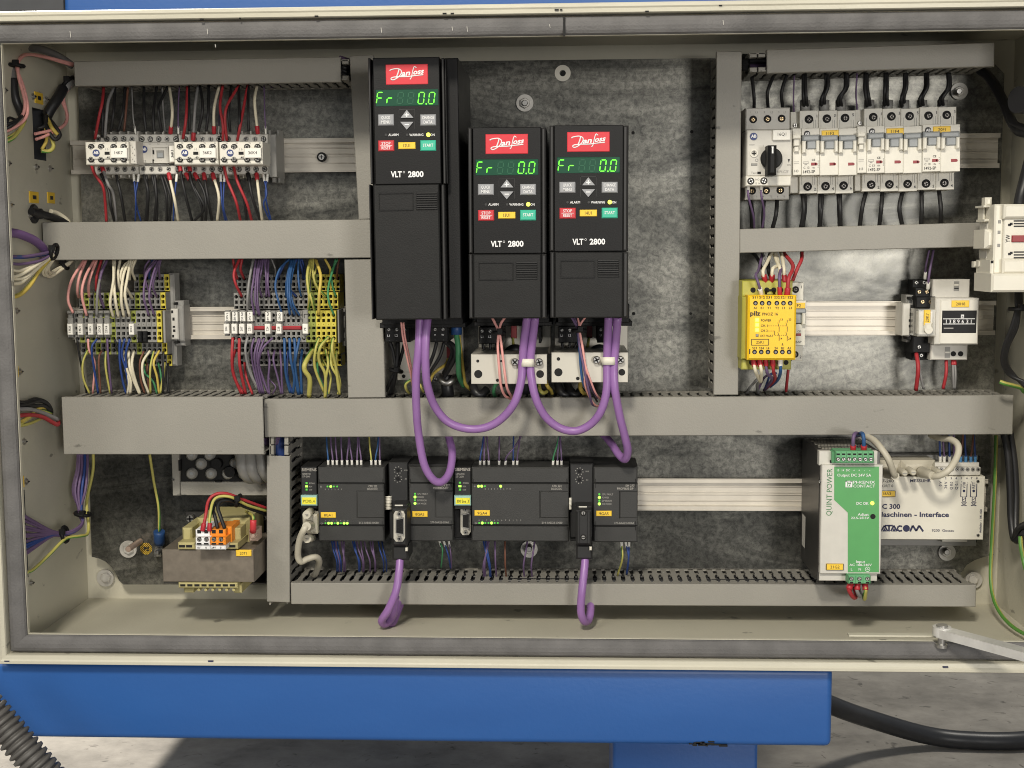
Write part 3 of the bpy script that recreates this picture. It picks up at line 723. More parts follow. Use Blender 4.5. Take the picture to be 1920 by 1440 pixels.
# ------------------------------------------------------------------ DIN rails (top-hat section)
def rail(label, u0, u1, v0, v1, d=.0095, um=None, screws=()):
    a, b = W(u0, v0, d), W(u1, v0, d); um = um or (u0 + u1) / 2
    zt, zb = W(um, v0, d).z, W(um, v1, d).z; H = zt - zb; t = .0011
    o = bpy.data.objects.new('din_rail', None); COL.objects.link(o); o.location = ((a.x + b.x) / 2, 0, (zt + zb) / 2)
    tag(o, label, 'mounting rail', 'zinc DIN rails')
    h = H / 2; l = (b.x - a.x) / 2; s = h * .74
    front, back = -d, -d + .0068
    pr = [(front, h), (front, s), (back, s), (back, -s), (front, -s), (front, -h), (front + t, -h), (front + t, -s - t), (back + t, -s - t), (back + t, s + t), (front + t, s + t), (front + t, h)]
    mb = MB(); mb.prismx(pr, -l, l, RAIL)
    for z in (.44, .08, -.06, -.46): mb.box(-l, l, z * h - .0006, z * h + .0006, back - .0010, back + .0002, RAIL, .0003)
    for z in (.97, -.97): mb.box(-l, l, z * h - .0006, z * h + .0006, front - .0006, front + .0002, RAIL, .0002)
    mb.build('rail_profile', o)
    for u in screws:
        p = W(u, (v0 + v1) / 2 + 2, .004); sm = MB(); sm.cyl(0, 0, .0052, -.0028, 0, HOLE, 14); sm.cyl(0, 0, .0032, -.0042, -.0028, STEEL, 12); sm.box(-.0022, .0022, -.0004, .0004, -.0045, -.0042, HOLE, 0); sm.box(-.0004, .0004, -.0022, .0022, -.0045, -.0042, HOLE, 0)
        q = sm.build('rail_screw', o); q.location = (p.x - o.location.x, -.004, p.z - o.location.z)
rail('pale mounting rail behind the contactors', 131, 672, 261, 324.5, screws=(604,))
rail('pale mounting rail behind the two terminal block groups', 134, 660, 575.5, 636)
rail('mounting rail behind the circuit breakers', 1396, 1876, 250, 315, um=1820)
rail('bright mounting rail between the yellow relay and the small black relay', 1396, 1868, 565, 629, um=1600)
rail('pale mounting rail to the side of the controllers', 560, 1853, 897.5, 957.5, um=1350)
# ------------------------------------------------------------------ frequency drives
SEGS = {'a': (0, 1, 1, 1), 'g': (0, .5, 1, .5), 'd': (0, 0, 1, 0), 'f': (0, .5, 0, 1), 'b': (1, .5, 1, 1), 'e': (0, 0, 0, .5), 'c': (1, 0, 1, .5)}
def drive(label, dx, dy, code, body, low_y, split, rst, side=None):
    """dx, dy: offset of this drive's front panel from the second drive's, in zoomed pixels"""
    z = (680 + dx / 3.692, 90 + dy / 3.692, 3.692)
    t = T('frequency_drive', label, 'motor drive', (1000, 1000), 'black frequency drives', tilt=body, zoom=z, td=.168)
    D = .168
    x0, x1, y0 = 728, 1272, 551
    t.pbox('housing', x0 + 14, y0 + 14, x1 - 12, low_y - 8, .004, D - .012, BLACK, c=.001)
    def top(mb):
        t.box(mb, x0, y0, x0 + 33, split, .10, D - .0022, GRILL, .0018)
        t.box(mb, x0 + 33, y0, x1 - 36, split, .10, D, BLACK2, .0006)
        t.box(mb, x1 - 36, y0, x1 - 4, split, .10, D - .0018, GRILL, .0018)
        t.box(mb, x1 - 4, y0, x1, split, .10, D - .004, BLACK, .0004)
    t.part('front_cover', top)
    def low(mb):
        t.box(mb, x0 + 6, split + 6, x0 + 36, low_y, .10, D - .0030, GRILL, .0018)
        t.box(mb, x0 + 36, split + 6, x1 - 36, low_y, .10, D - .0008, BLACK3, .0012)
        t.box(mb, x1 - 36, split + 6, x1, low_y, .10, D - .0026, GRILL, .0018)
    lc = t.part('terminal_cover', low)
    yy = split + 63
    t.part('recess_frame', lambda mb: t.frame(mb, 803, yy, 1042, yy + 122, D - .0008, D + .0001, BLACK, 5), lc)
    for k in range(8):
        t.pbox('grille_rib', 1062, yy - 2 + k * 15.5, 1208, yy + 6 + k * 15.5, D - .001, D + .0008, GRILL, parent=lc, c=.0006)
    # maker's plate
    lg = t.pbox('logo_plate', 850, 597, 1145, 732, D - .001, D + .0006, RED)
    def script(mb):
        s = lambda pts, w: mb.tube([Vector((t.L(u, v, D).x, t.L(u, v, D).y - .0007, t.L(u, v, D).z)) for u, v in pts], w, PWHITE, n=4, sub=6, caps=False)
        s([(880, 640), (892, 632), (930, 626), (952, 632), (962, 648), (952, 672), (930, 692), (905, 704), (890, 700), (893, 690), (915, 684), (960, 682), (1000, 681), (1060, 674), (1113, 668)], .00062)
        s([(945, 628), (938, 655), (925, 688)], .00070)
        s([(1065, 620), (1050, 612), (1040, 640), (1030, 685), (1020, 700)], .00055)
        t.text(mb, 'an', 992, 655, 34, D + .0007, PWHITE, bold=.03, shear=.35, rot=.10, w=62)
        t.text(mb, 'oss', 1080, 644, 34, D + .0007, PWHITE, bold=.03, shear=.35, rot=.10, w=74)
    t.part('script_logo', script, lg)
    # display
    dp = t.pbox('display', 780, 771, 1217, 880, D - .001, D + .0004, LCD)
    def segs(which):
        def f(mb):
            digs = ['aefg', 'eg', '', '', 'abcdef', 'abcdef']
            for k in (which,):
                cx = 792 + 71.5 * k + (2 if k > 3 else 0)
                on = 'abcdefg' if k in (2, 3) else digs[k]
                for q in on:
                    ax, ay, bx, by = SEGS[q]
                    def pos(a, b): return (cx + a * 37 + (b - .5) * 10, 868 - b * 78)
                    (u0, v0), (u1, v1) = pos(ax, ay), pos(bx, by); wd = 3.6
                    L = math.hypot(u1 - u0, v1 - v0); du, dv = (u1 - u0) / L, (v1 - v0) / L; e = 3
                    pts = [(u0 + du * e, v0 + dv * e), (u0 + du * (e + 4) - dv * wd, v0 + dv * (e + 4) + du * wd), (u1 - du * (e + 4) - dv * wd, v1 - dv * (e + 4) + du * wd), (u1 - du * e, v1 - dv * e),
                           (u1 - du * (e + 4) + dv * wd, v1 - dv * (e + 4) - du * wd), (u0 + du * (e + 4) + dv * wd, v0 + dv * (e + 4) - du * wd)]
                    P = [t.L(u, v, D) for u, v in pts]
                    mb.add([(p.x, p.y - .0007, p.z) for p in P], [(0, 1, 2, 3, 4, 5)], SEG if digs[k] else LCD2)
            if which == 4: t.box(mb, 1128, 864, 1137, 873, D, D + .0007, SEG, 0)
        return f
    for k in range(6):
        t.part('digit', segs(k), dp)
    def trough(mb):
        for q in ((942, 905, 945, 964), (1050, 905, 1053, 964), (942, 905, 1053, 908), (942, 993, 945, 1044), (1050, 990, 1053, 1044)): t.box(mb, *q, D, D + .0003, GRILL, 0)
    t.part('key_surround', trough)
    for pts, s, cy in (([(955, 965), (1043, 965), (997, 910)], '+', 945), ([(952, 993), (1043, 993), (997, 1047)], '-', 1012)):
        b = t.part('arrow_key', lambda mb: t.poly(mb, pts, D - .001, D + .0012, KEYG))
        def f(mb):
            t.box(mb, 982, cy - 3.5, 1012, cy + 3.5, D + .0005, D + .0015, PWHITE, 0)
            if s == '+': t.box(mb, 993, cy - 15, 1001, cy + 15, D + .0005, D + .0016, PWHITE, 0)
        t.part('symbol', f, b)
    for q, m, a, b_, sep in (((797, 942, 908, 1017), KEYG, 'QUICK', 'MENU', 0), ((1090, 942, 1200, 1017), KEYG, 'CHANGE', 'DATA', 0), ((798, 1122, 910, 1195), REDB, 'STOP', rst, 1), ((1090, 1121, 1200, 1193), TEAL, 'START', None, 0)):
        kx = (q[0] + q[2]) / 2; ky = (q[1] + q[3]) / 2
        b = t.pbox('key', *q, D - .001, D + .0012, m, c=.0009)
        def f(mb):
            if b_ is None: t.text(mb, a, kx, ky - 2, 20, D + .0012, PWHITE, w=72)
            else:
                t.text(mb, a, kx, ky - 16, 20, D + .0012, PWHITE, w=82 if len(a) > 5 else 62); t.text(mb, b_, kx, ky + 15, 20, D + .0012, PWHITE, w=62)
            if sep: t.box(mb, kx - 42, ky - 1, kx + 42, ky + 1, D, D + .0014, PWHITE, 0)
        t.part('lettering', f, b)
    tg = t.pbox('code_tag', 938, 1135, 1057, 1180, D - .001, D + .0008, LYTAG if 0 else YTAG)
    t.part('lettering', lambda mb: t.text(mb, code, 997, 1157, 22, D + .0008, PBLACK, w=46, bold=0), tg)
    for u in (853, 1000): t.part('warning_led', lambda mb: t.cyl(mb, u, 1083, 9, D - .001, D + .0006, LEDOFF, 12))
    t.part('lit_led', lambda mb: t.cyl(mb, 1146, 1082, 15, D - .001, D + .0012, LEDY, 16, c=.0005))
    def f(mb):
        for s, x, w in (('ALARM', 905, 70), ('WARNING', 1064, 97), ('ON', 1176, 28)): t.text(mb, s, x, 1083, 16, D, PWHITE, w=w)
        t.text(mb, 'VLT', 925, 1356, 38, D, PWHITE, w=76, bold=.035); t.text(mb, '2800', 1060, 1355, 38, D, PWHITE, w=108, bold=.035)
    t.part('lettering', f)
    t.part('lettering', lambda mb: (t.ring(mb, 978, 1341, 5.5, 7.5, D - .001, D + .0003, PWHITE, 14)))
    return t
D2 = drive('middle one of the black drives, its yellow tag reading 13U1', 0, 0, '13U1', (728, 560, 1272, 555), 1872, 1421, 'RESET')
D3 = drive('black drive next to the bare plate, its yellow tag reading 14U1', 565, -15, '14U1', (728, 560, 1272, 555), 1883, 1421, 'RESET')
D1 = drive('tall black drive with its yellow tag reading 12U1', -692, -482, '12U1', (728, 560, 1272, 550), 2361, 1421, 'RESET')
# heat-sink flank of the tall drive
D1.zoom(0, 0, 1)
D1.pbox('heat_sink', 835, 109, 866, 597, .004, .150, BLACK, c=.0008)
# the sloping feet and lower chassis of each drive
def chassis(t, u0, u1, z, blocks, v_top=600, hood=None):
    t.zoom(0, 0, 1)
    t.part('chassis', lambda mb: (t.box(mb, u0, v_top - 26, u1, v_top + 8, .004, .10, BLACK), t.box(mb, u0 - 4, v_top + 6, u1 + 5, v_top + 14, .004, .092, BLACK)))
    t.zoom(*z)
    for (a, b, c, d), letters, sc in blocks:
        tb = t.pbox('terminal_block', a, b, c, d, .02, .088, BLACK, c=.0008)
        for x in sc: t.screw('terminal_screw', x[0], x[1], x[2], .0885, slot='-', parent=tb)
        def f(mb):
            for s, x, y, h in letters: t.text(mb, s, x, y, h, .088, PWHITE, bold=.01)
        t.part('lettering', f, tb)
zt = (690, 580, 8)
chassis(D1, 716, 868, zt, [((255, 250, 632, 492), (('L1', 308, 395, 34), ('L2', 425, 392, 34), ('_', 318, 455, 12), ('_', 435, 455, 12)), ((315, 305, 26), (432, 305, 26), (552, 308, 24))),
                           ((930, 230, 1205, 490), (('V', 1005, 385, 28), ('W', 1122, 382, 28), ('_', 1012, 452, 12), ('_', 1134, 452, 12)), ((1008, 300, 26), (1125, 300, 26)))])
z6 = (870, 570, 6)
chassis(D2, 893, 1030, z6, [((168, 258, 430, 448), (('L1', 203, 368, 25), ('L2', 290, 368, 25)), ((205, 304, 20), (293, 304, 20))), ((840, 255, 868, 440), (), ())], 597)
chassis(D3, 1046, 1180, z6, [((1062, 248, 1285, 436), (('L1', 1100, 355, 25), ('L2', 1188, 352, 25)), ((1103, 294, 20), (1190, 294, 20))), ((1500, 248, 1580, 436), (('U', 1538, 352, 22),), ((1538, 290, 18),))], 597)
# sheet-metal mounting feet behind the wires
D1.zoom(*zt)
def foot(t, q, d, hole=None):
    def f(mb):
        t.box(mb, *q, d - .0015, d, ALU, .0004)
        if hole: t.cyl(mb, hole[0], hole[1], hole[2], d - .001, d + .0003, HOLE, 12)
    return t.part('mounting_foot', f)
foot(D1, (470, 215, 1440, 950), .020); foot(D1, (440, 940, 660, 1060), .0215, (535, 1003, 28)); foot(D1, (960, 940, 1420, 1060), .0215)
D1.part('cable_saddle', lambda mb: D1.tube(mb, [(1015, 1030, .035), (1080, 1000, .045), (1110, 1075, .052), (1190, 1110, .054), (1270, 1060, .052), (1300, 1010, .045), (1345, 1020, .035)], .0035, STEEL, n=8))
D1.screw('saddle_screw', 1022, 1030, 36, .042); D1.screw('saddle_screw', 1318, 1025, 30, .042)
D1.pbox('earth_tag', 1175, 560, 1245, 735, .035, .040, DRED)
D2.zoom(*z6); D3.zoom(*z6)
foot(D2, (160, 200, 975, 560), .020); foot(D3, (1020, 220, 1840, 540), .020)
D2.pbox('earth_tag', 528, 240, 592, 388, .035, .040, DRED); D3.pbox('earth_tag', 1380, 236, 1443, 380, .035, .040, DRED)
# screening plates with cable clamps
def screen(t, q, holes, clamp, sc):
    d = .118
    def f(mb):
        a, b = t.L(q[0], q[1], d), t.L(q[2], q[3], d)
        mb.box(a.x, b.x, b.z, a.z, a.y, a.y + .0015, ALU, .0004)
        mb.box(a.x, b.x, a.z - .0015, a.z, a.y + .0015, a.y + .095, ALU, .0003)
        mb.box(a.x + .008, b.x - .008, b.z, b.z + .0015, a.y + .0015, a.y + .02, ALU, .0003)
    p = t.part('screening_plate', f)
    for u, v, r in holes: t.part('hole', lambda mb: t.cyl(mb, u, v, r, d - .001, d + .0003, HOLE, 16), p)
    (ca, cb, cc, ce) = clamp
    def g(mb):
        k = [(ca - 30, d + .0018), (ca, d + .002), (ca + 12, d + .0082), (ca + 40, d + .0098), (cc - 40, d + .0098), (cc - 12, d + .0082), (cc, d + .002), (cc + 30, d + .0018)]
        o = []
        for u, dd in k: o.append(t.L(u, (cb + ce) / 2, dd))
        h = (ce - cb) / 2 * t.k(ca, cb, d); vs = []
        for p_ in o: vs += [(p_.x, p_.y, p_.z + h), (p_.x, p_.y, p_.z - h)]
        for p_ in o: vs += [(p_.x, p_.y + .0013, p_.z + h), (p_.x, p_.y + .0013, p_.z - h)]
        n = len(o); fs = []
        for i in range(n - 1):
            fs += [(2 * i, 2 * i + 2, 2 * i + 3, 2 * i + 1), (2 * n + 2 * i, 2 * n + 2 * i + 1, 2 * n + 2 * i + 3, 2 * n + 2 * i + 2), (2 * i, 2 * n + 2 * i, 2 * n + 2 * i + 2, 2 * i + 2), (2 * i + 1, 2 * i + 3, 2 * n + 2 * i + 3, 2 * n + 2 * i + 1)]
        mb.add(vs, fs, IVORY, True)
    c = t.part('cable_clamp', g, p)
    for u, v in sc: t.screw('clamp_screw', u, v, 44, d + .005, parent=p)
screen(D2, (78, 566, 934, 900), ((155, 642, 17), (160, 788, 46), (856, 788, 44), (377, 858, 18), (418, 642, 12)), (635, 618, 795, 705), ((573, 655), (846, 655)))
screen(D3, (984, 545, 1845, 882), ((1062, 618, 20), (1062, 768, 46), (1776, 768, 38), (1280, 838, 20)), (1548, 598, 1712, 685), ((1493, 630), (1762, 630)))

# ------------------------------------------------------------------ contactors
zA, zB = (0, 60, 4), (380, 60, 4)
def contactor(label, x0, x1, y, scr, low, aux=None, code='', z=zA, bare=False, bd=.058):
    t = T('contactor', label, 'contactor', ((x0 + x1) / 2, 920), 'white contactors on one rail', zoom=z)
    d = bd
    def f(mb):
        t.box(mb, x0, y + 42, x1 - 4, 1000, .010, d - .008, LGREY); t.box(mb, x0, y + 63, x1 - 4, y + 215, .010, d + .004, LGREY)
        for a, b in ((y, y + 62), (1003, 1066)): t.box(mb, x0, a, x1 - 4, b, .012, d, LGREY, .0008)
    t.part('housing', f)
    for lst, yy in ((scr, y + 35), (low, 1028)):
        for x in lst: t.screw('terminal_screw', x, yy, 17, d + .0004, recess=1.25)
    def ribs(mb):                                        # little fins between the terminals
        for lst, a, b in ((scr, y - 26, y + 2), (low, 1064, 1092)):
            for x in lst: t.box(mb, x - 38, a, x - 25, b, .015, d - .010, LGREY)
    t.part('terminal_fin', ribs)
    def txt(mb):
        for i, x in enumerate(scr): t.text(mb, ('1L1', '3L2', '5L3', '13', 'A1')[i % 5], x - 2, y + 72, 8, d + .004, PGREY)
        for i, x in enumerate(low): t.text(mb, ('2T1', '4T2', '6T3', '14', 'A2')[i % 5], x - 2, 995, 8, d + .004, PGREY)
    t.part('lettering', txt)
    if bare:
        t.part('badge', lambda mb: (t.cyl(mb, 1079, 880, 26, d + .003, d + .0045, PBLUE, 20)))
        t.part('lettering', lambda mb: (t.text(mb, 'AB', 1079, 878, 20, d + .0046, PWHITE, bold=.04), t.text(mb, 'M22', 1075, 970, 18, d + .004, PGREY), t.text(mb, '1 0', 1205, 972, 14, d + .004, PGREY)))
        t.part('window_frame', lambda mb: (t.frame(mb, 1132, 850, 1266, 982, d + .003, d + .0055, LGREY, 14), t.box(mb, 1172, 888, 1230, 946, d + .003, d + .0048, MGREY), t.box(mb, 1178, 906, 1224, 942, d + .004, d + .0055, BGREY), t.box(mb, 1142, 886, 1152, 914, d + .004, d + .006, HOLE), t.box(mb, 1142, 955, 1152, 982, d + .004, d + .006, HOLE)))
        g = t.pbox('code_tag', 1266, 852, 1310, 975, d, d + .020, WHITE)
        t.part('lettering', lambda mb: t.text(mb, '36K1', 1292, 914, 19, d + .020, PBLACK, rot=math.pi / 2), g)
    if aux:
        a0, a1, fx = aux; D = .090
        def f(mb): t.box(mb, a0, 825, a1, 993, d, D, LGREY2, .001); t.box(mb, a0 + 2, 865, a1 - 3, 955, d, D + .0015, LGREY2, .001)
        ab = t.part('auxiliary_block', f)
        if a1 < 1000 and z is zA and a0 < 700:
            def sp(mb):
                t.box(mb, a1, 818, a1 + 56, 990, d, D - .006, LGREY, .0008)
                for k in range(9): t.box(mb, a1 + 8 + (k % 3) * 14, 845 + k * 15, a1 + 16 + (k % 3) * 14, 855 + k * 15, D - .0062, D - .0058, PGREY, 0)
            t.part('side_piece', sp, ab)
        for x in fx:
            for yy in (862, 953): t.screw('terminal_screw', x, yy, 18, D + .0018, parent=ab, recess=1.3)
        t.part('badge', lambda mb: (t.cyl(mb, a0 + 83, 907, 26, D, D + .0022, PBLUE, 20), t.text(mb, 'AB', a0 + 83, 905, 20, D + .0023, PWHITE, bold=.04)), ab)
        def lt(mb):
            t.box(mb, a0 + 147, 898, a0 + 185, 920, D + .001, D + .0019, HOLE, 0)
            t.text(mb, '-40', a0 + 172, 942, 17, D + .0016, PBLACK); t.text(mb, '1 0', a0 + 165, 880, 14, D + .0016, PGREY)
            for i, x in enumerate(fx): t.text(mb, ('53', '63', '73', '83')[i], x + 20, 834, 11, D, PGREY); t.text(mb, ('54', '64', '74', '84')[i], x + 22, 980, 11, D, PGREY)
        t.part('lettering', lt, ab)
        tg = t.pbox('code_tag', a0 + 190, 870, a0 + 317, 944, D, D + .0045, WHITE)
        t.part('lettering', lambda mb: t.text(mb, code, a0 + 253, 905, 22, D + .0046, PBLACK, bold=0), tg)
    return t
contactor('white contactor tagged 14K7, first of the row', 708, 1042, 768, (740, 800, 862, 926, 990), (748, 812, 876, 936, 1000), (637, 968, (682, 756, 850, 925)), '14K7')
contactor('contactor tagged 36K1 with its small window uncovered', 1042, 1330, 768, (1063, 1126, 1190, 1252, 1318), (1075, 1137, 1200, 1265, 1330), bare=True)
contactor('white contactor tagged 36K2, behind a clip-on block', 1336, 1655, 768, (1390, 1454, 1516, 1580, 1642), (1400, 1462, 1528, 1590, 1652), (1302, 1637, (1347, 1420, 1515, 1592)), '36K2')
contactor('white contactor tagged 36K4, last of the row by the bare rail', 138, 492, 768, (126, 190, 326, 392, 456), (210, 272, 336, 400, 464), (122, 452, (160, 235, 332, 410)), '36K4', z=zB)
t = T('end_bracket', 'grey end bracket closing the contactor row by the bare rail', 'end bracket', (530, 930), zoom=zB)
t.part('bracket_body', lambda mb: (t.box(mb, 492, 768, 556, 1088, .010, .048, MGREY), t.box(mb, 556, 735, 582, 1130, .010, .030, MGREY), t.box(mb, 492, 735, 512, 772, .01, .04, MGREY), t.box(mb, 520, 1090, 548, 1128, .01, .036, MGREY)))
t.pbox('catch', 502, 905, 510, 930, .04, .0485, HOLE)

# ------------------------------------------------------------------ circuit breakers and motor starter
zM = (1360, 70, 3.692)
def slope(x): return 512 - .0265 * (x - 515)
def breaker(label, xs, top, fb, bot, tags, code, cx, nums, grp='white miniature circuit breakers', aux=None, badge=None, typ='C13'):
    """xs: pole edges on the front face; top/bot: (x0, x1) of the recessed terminal steps"""
    t = T('circuit_breaker', label, 'circuit breaker', ((xs[0] + xs[-1]) / 2, 790), grp, tilt=(465, 640, 1628, 603), zoom=zM, td=.068)
    D = .072
    yo = -.0325 * ((xs[0] + xs[-1]) / 2 - 1040)      # rows climb to the right
    def Y(v): return v + yo
    x0 = aux if aux else xs[0]
    def f(mb):
        for a, b in zip(xs, xs[1:]):
            t.box(mb, a, Y(620), b - 2, Y(664), .010, D, LGREY2, .0004); t.box(mb, a, Y(666), b - 2, Y(764), .010, D - .004, LGREY2, .0004); t.box(mb, a, Y(764), b - 2, Y(942), .010, D, LGREY2, .0004)
        if aux:
            t.box(mb, aux, Y(620), xs[0] - 2, Y(942), .010, D, LGREY2, .0004)
        n = len(xs) - 1
        w0 = (top[1] - top[0]) / n; w1 = (bot[1] - bot[0]) / n
        for k in range(n):
            t.box(mb, top[0] + w0 * k, Y(498), top[0] + w0 * (k + 1) - 2, Y(620), .010, .048, LGREY2, .0005)
            t.box(mb, bot[0] + w1 * k, Y(942), bot[0] + w1 * (k + 1) - 2, Y(1068), .010, .048, LGREY2, .0005)
            for q in (.12, .72, .84):                    # grooves in the terminal steps
                t.box(mb, bot[0] + w1 * (k + q), Y(946), bot[0] + w1 * (k + q) + 2, Y(1010), .047, .0482, MGREY, 0)
                t.box(mb, top[0] + w0 * (k + q), Y(560), top[0] + w0 * (k + q) + 2, Y(618), .047, .0482, MGREY, 0)
    t.part('housing', f)
    if aux:
        def g(mb):
            t.box(mb, aux + 8, Y(672), aux + 48, Y(742), D, D + .006, LGREY2, .0008); t.box(mb, aux + 4, Y(664), aux + 58, Y(690), D, D + .009, LGREY2, .0008); t.box(mb, aux + 12, Y(742), aux + 44, Y(782), D, D + .004, LGREY2, .0008)
            t.box(mb, aux + 8, Y(850), aux + 44, Y(852), D, D + .0002, PGREY, 0); t.box(mb, aux + 8, Y(860), aux + 44, Y(862), D, D + .0002, PGREY, 0)
            t.text(mb, 'H3', aux + 26, Y(915), 17, D, PBLACK, bold=0)
        ax = t.part('auxiliary_switch', g)
        t.pbox('upper_step', aux - 14, Y(506), aux + 42, Y(620), .010, .040, LGREY2, parent=ax); t.pbox('lower_step', aux - 18, Y(942), bot[0] - 2, Y(1066), .010, .044, LGREY2, parent=ax)
        t.screw('terminal_screw', aux + 18, Y(598), 16, .041, parent=ax)
    for k, (a, b) in enumerate(zip(xs, xs[1:])):
        w = b - a
        h = t.part('toggle', lambda mb: (t.box(mb, a + 8, Y(668), b - 2, Y(706), D - .004, D + .0035, BGREY, .0015), t.box(mb, a + 38, Y(704), b - 20, Y(762), D - .004, D + .0015, BGREY, .001)))
        for q in ((a + 6, Y(708), a + 32, Y(790)), (b - 24, Y(704), b - 2, Y(784))): t.pbox('guard', *q, D - .002, D + .005, LGREY2, c=.001)
        t.part('flag', lambda mb: (t.box(mb, a + w * .52, Y(857), a + w * .80, Y(876), D - .001, D + .0003, DRED, 0), t.cyl(mb, a + w * .80, Y(866.5), 9, D - .001, D + .0003, DRED, 12)))
    for (u, v), s, (u2, v2) in zip(tags, nums, fb):
        t.part('terminal_well', lambda mb: t.cyl(mb, u, v, 30, .047, .0484, HOLE, 18)); t.screw('terminal_screw', u + 2, v + 2, 17, .0488, m=WELL)
        t.part('terminal_well', lambda mb: t.cyl(mb, u2, v2, 30, .047, .0484, HOLE, 18)); t.screw('terminal_screw', u2, v2 + 2, 18, .0488, m=WELL)
    def lt(mb):
        for (u, v), s, (u2, v2) in zip(tags, nums, fb):
            t.text(mb, s[0], u + 55, v - 22, 19, .048, PBLACK); t.text(mb, s[1], u2 + 50, v2 + 18, 19, .048, PBLACK)
        a = xs[0]
        t.text(mb, typ[0] + ' ' + typ[1:], a + 33, Y(892), 15, D, PBLACK, bold=0); t.text(mb, '10k', a + 82, Y(892), 11, D, PBLACK, bold=0); t.text(mb, '1492-SP', a + 52, Y(920), 20, D, PBLACK, w=82)
        t.text(mb, 'CE', a + 82, Y(838), 14, D, PBLACK, bold=.02); t.frame(mb, a + 10, Y(850), a + 48, Y(864), D - .001, D + .0002, PGREY, 2); t.box(mb, a + 20, Y(868), a + 38, Y(874), D - .001, D + .0002, PGREY, 0)
        for q in range(4): t.box(mb, a + 112, Y(842 + q * 14), a + 117, Y(850 + q * 14), D - .001, D + .0002, PGREY, 0)
    t.part('lettering', lt)
    t.part('badge', lambda mb: (t.cyl(mb, badge[0], badge[1], 21, D - .001, D + .0006, PBLACK, 20), t.text(mb, 'AB', badge[0], badge[1], 17, D + .0007, PWHITE, bold=.04)))
    tg = t.pbox('code_tag', code[1], code[2], code[3], code[4], D, D + .0012, YTAG)
    t.part('lettering', lambda mb: t.text(mb, code[0], (code[1] + code[3]) / 2, (code[2] + code[4]) / 2, 21, D + .0012, PBLACK, bold=0), tg)
    return t
breaker('three-pole circuit breaker tagged 11F2 next to the black rotary knob', (528, 655, 783, 912), (515, 906), ((570, 1033), (694, 1030), (819, 1026)), (512, 888), ((579, 567), (703, 563), (829, 558)), ('11F2', 668, 645, 785, 685), 0, (('1', '2'), ('3', '4'), ('5', '6')), aux=466, badge=(566, 667))
breaker('three-pole circuit breaker tagged 11F4 in the middle of the row', (980, 1105, 1233, 1362), (960, 1343), ((1010, 1020), (1136, 1018), (1262, 1015)), (946, 1329), ((1024, 552), (1150, 547), (1276, 545)), ('11F4', 1117, 631, 1235, 671), 0, (('1', '2'), ('3', '4'), ('5', '6')), aux=914, badge=(1016, 651))
breaker('two-pole circuit breaker tagged 20F1 at the end of the row', (1366, 1493, 1627), (1345, 1601), ((1390, 1012), (1517, 1008)), (1330, 1586), ((1407, 542), (1533, 537)), ('20F1', 1440, 617, 1560, 659), 0, (('1', '2'), ('3', '4')), badge=(1404, 642), typ='C10')

t = T('motor_starter', 'motor protection switch tagged 16Q1 with a big black rotary knob', 'motor switch', (300, 800), zoom=zM, tilt=(140, 490, 447, 486), td=.06)
t.part('housing', lambda mb: (t.box(mb, 141, 489, 447, 640, .010, .050, LGREY, .001), t.box(mb, 138, 1030, 442, 1122, .010, .050, LGREY, .001), t.box(mb, 135, 520, 150, 1100, .008, .04, MGREY)))
t.pbox('front_cover', 150, 642, 460, 960, .04, .078, LGREY, c=.0012)
t.pbox('auxiliary_strip', 142, 962, 457, 1027, .04, .080, LGREY2, c=.001)
for u, v in ((193, 568), (292, 565), (390, 562), (186, 1062), (283, 1061), (381, 1058)):
    t.part('terminal_well', lambda mb: t.cyl(mb, u, v, 27, .049, .0504, HOLE, 16)); t.screw('terminal_screw', u, v + 2, 15, .0508, m=BRASS)
for u, v in ((177, 995), (267, 993)): t.screw('terminal_screw', u, v, 19, .0808, recess=1.3)
kb = t.part('knob', lambda mb: t.cyl(mb, 322, 838, 75, .076, .083, BLACK3, 36, c=.001))
t.pbox('knob_grip', 297, 746, 355, 953, .080, .1, BLACK, parent=kb, c=.0025); t.pbox('pointer', 321, 755, 335, 805, .095, .1003, PWHITE, parent=kb)
tg = t.pbox('code_tag', 330, 641, 450, 711, .07, .0815, WHITE)
t.part('lettering', lambda mb: t.text(mb, '16Q1', 392, 670, 21, .0815, PBLACK, bold=0), tg)
t.part('badge', lambda mb: (t.cyl(mb, 196, 686, 26, .077, .0788, PBLUE, 20), t.text(mb, 'AB', 196, 684, 20, .079, PWHITE, bold=.04)))
t.part('current_dial', lambda mb: (t.ring(mb, 199, 802, 19, 28, .077, .0792, LGREY2, 18), t.box(mb, 185, 799, 213, 806, .077, .0788, HOLE, 0), t.box(mb, 196, 788, 203, 816, .077, .0787, HOLE, 0), t.ring(mb, 217, 850, 8, 11, .077, .0784, MGREY, 14), t.box(mb, 178, 872, 222, 888, .077, .0786, MGREY)))
def f(mb):
    t.text(mb, 'Test', 197, 938, 15, .078, PGREY); t.box(mb, 222, 930, 246, 945, .077, .0784, HOLE, 0); t.text(mb, '140M-C2E', 392, 930, 19, .078, PGREY, bold=0, shear=.2, w=88)
    t.text(mb, 'NO', 222, 984, 13, .080, PGREY); t.text(mb, '13 14', 224, 1011, 12, .080, PGREY); t.box(mb, 165, 742, 202, 746, .077, .0783, PGREY, 0)
    for i, x in enumerate((172, 216, 270, 322, 370, 412)): t.text(mb, ('1', 'L1', '3', 'L2', '5', 'L3')[i], x, 519, 13, .050, PGREY); t.text(mb, ('2', 'T1', '4', 'T2', '6', 'T3')[i], x - 8, 1102, 12, .050, PGREY)
    t.poly(mb, [(433, 843), (447, 843), (440, 868)], .077, .0785, PBLACK); t.text(mb, 'ON', 440, 884, 12, .078, PGREY); t.text(mb, 'I', 262, 750, 14, .078, PGREY)
t.part('lettering', f)
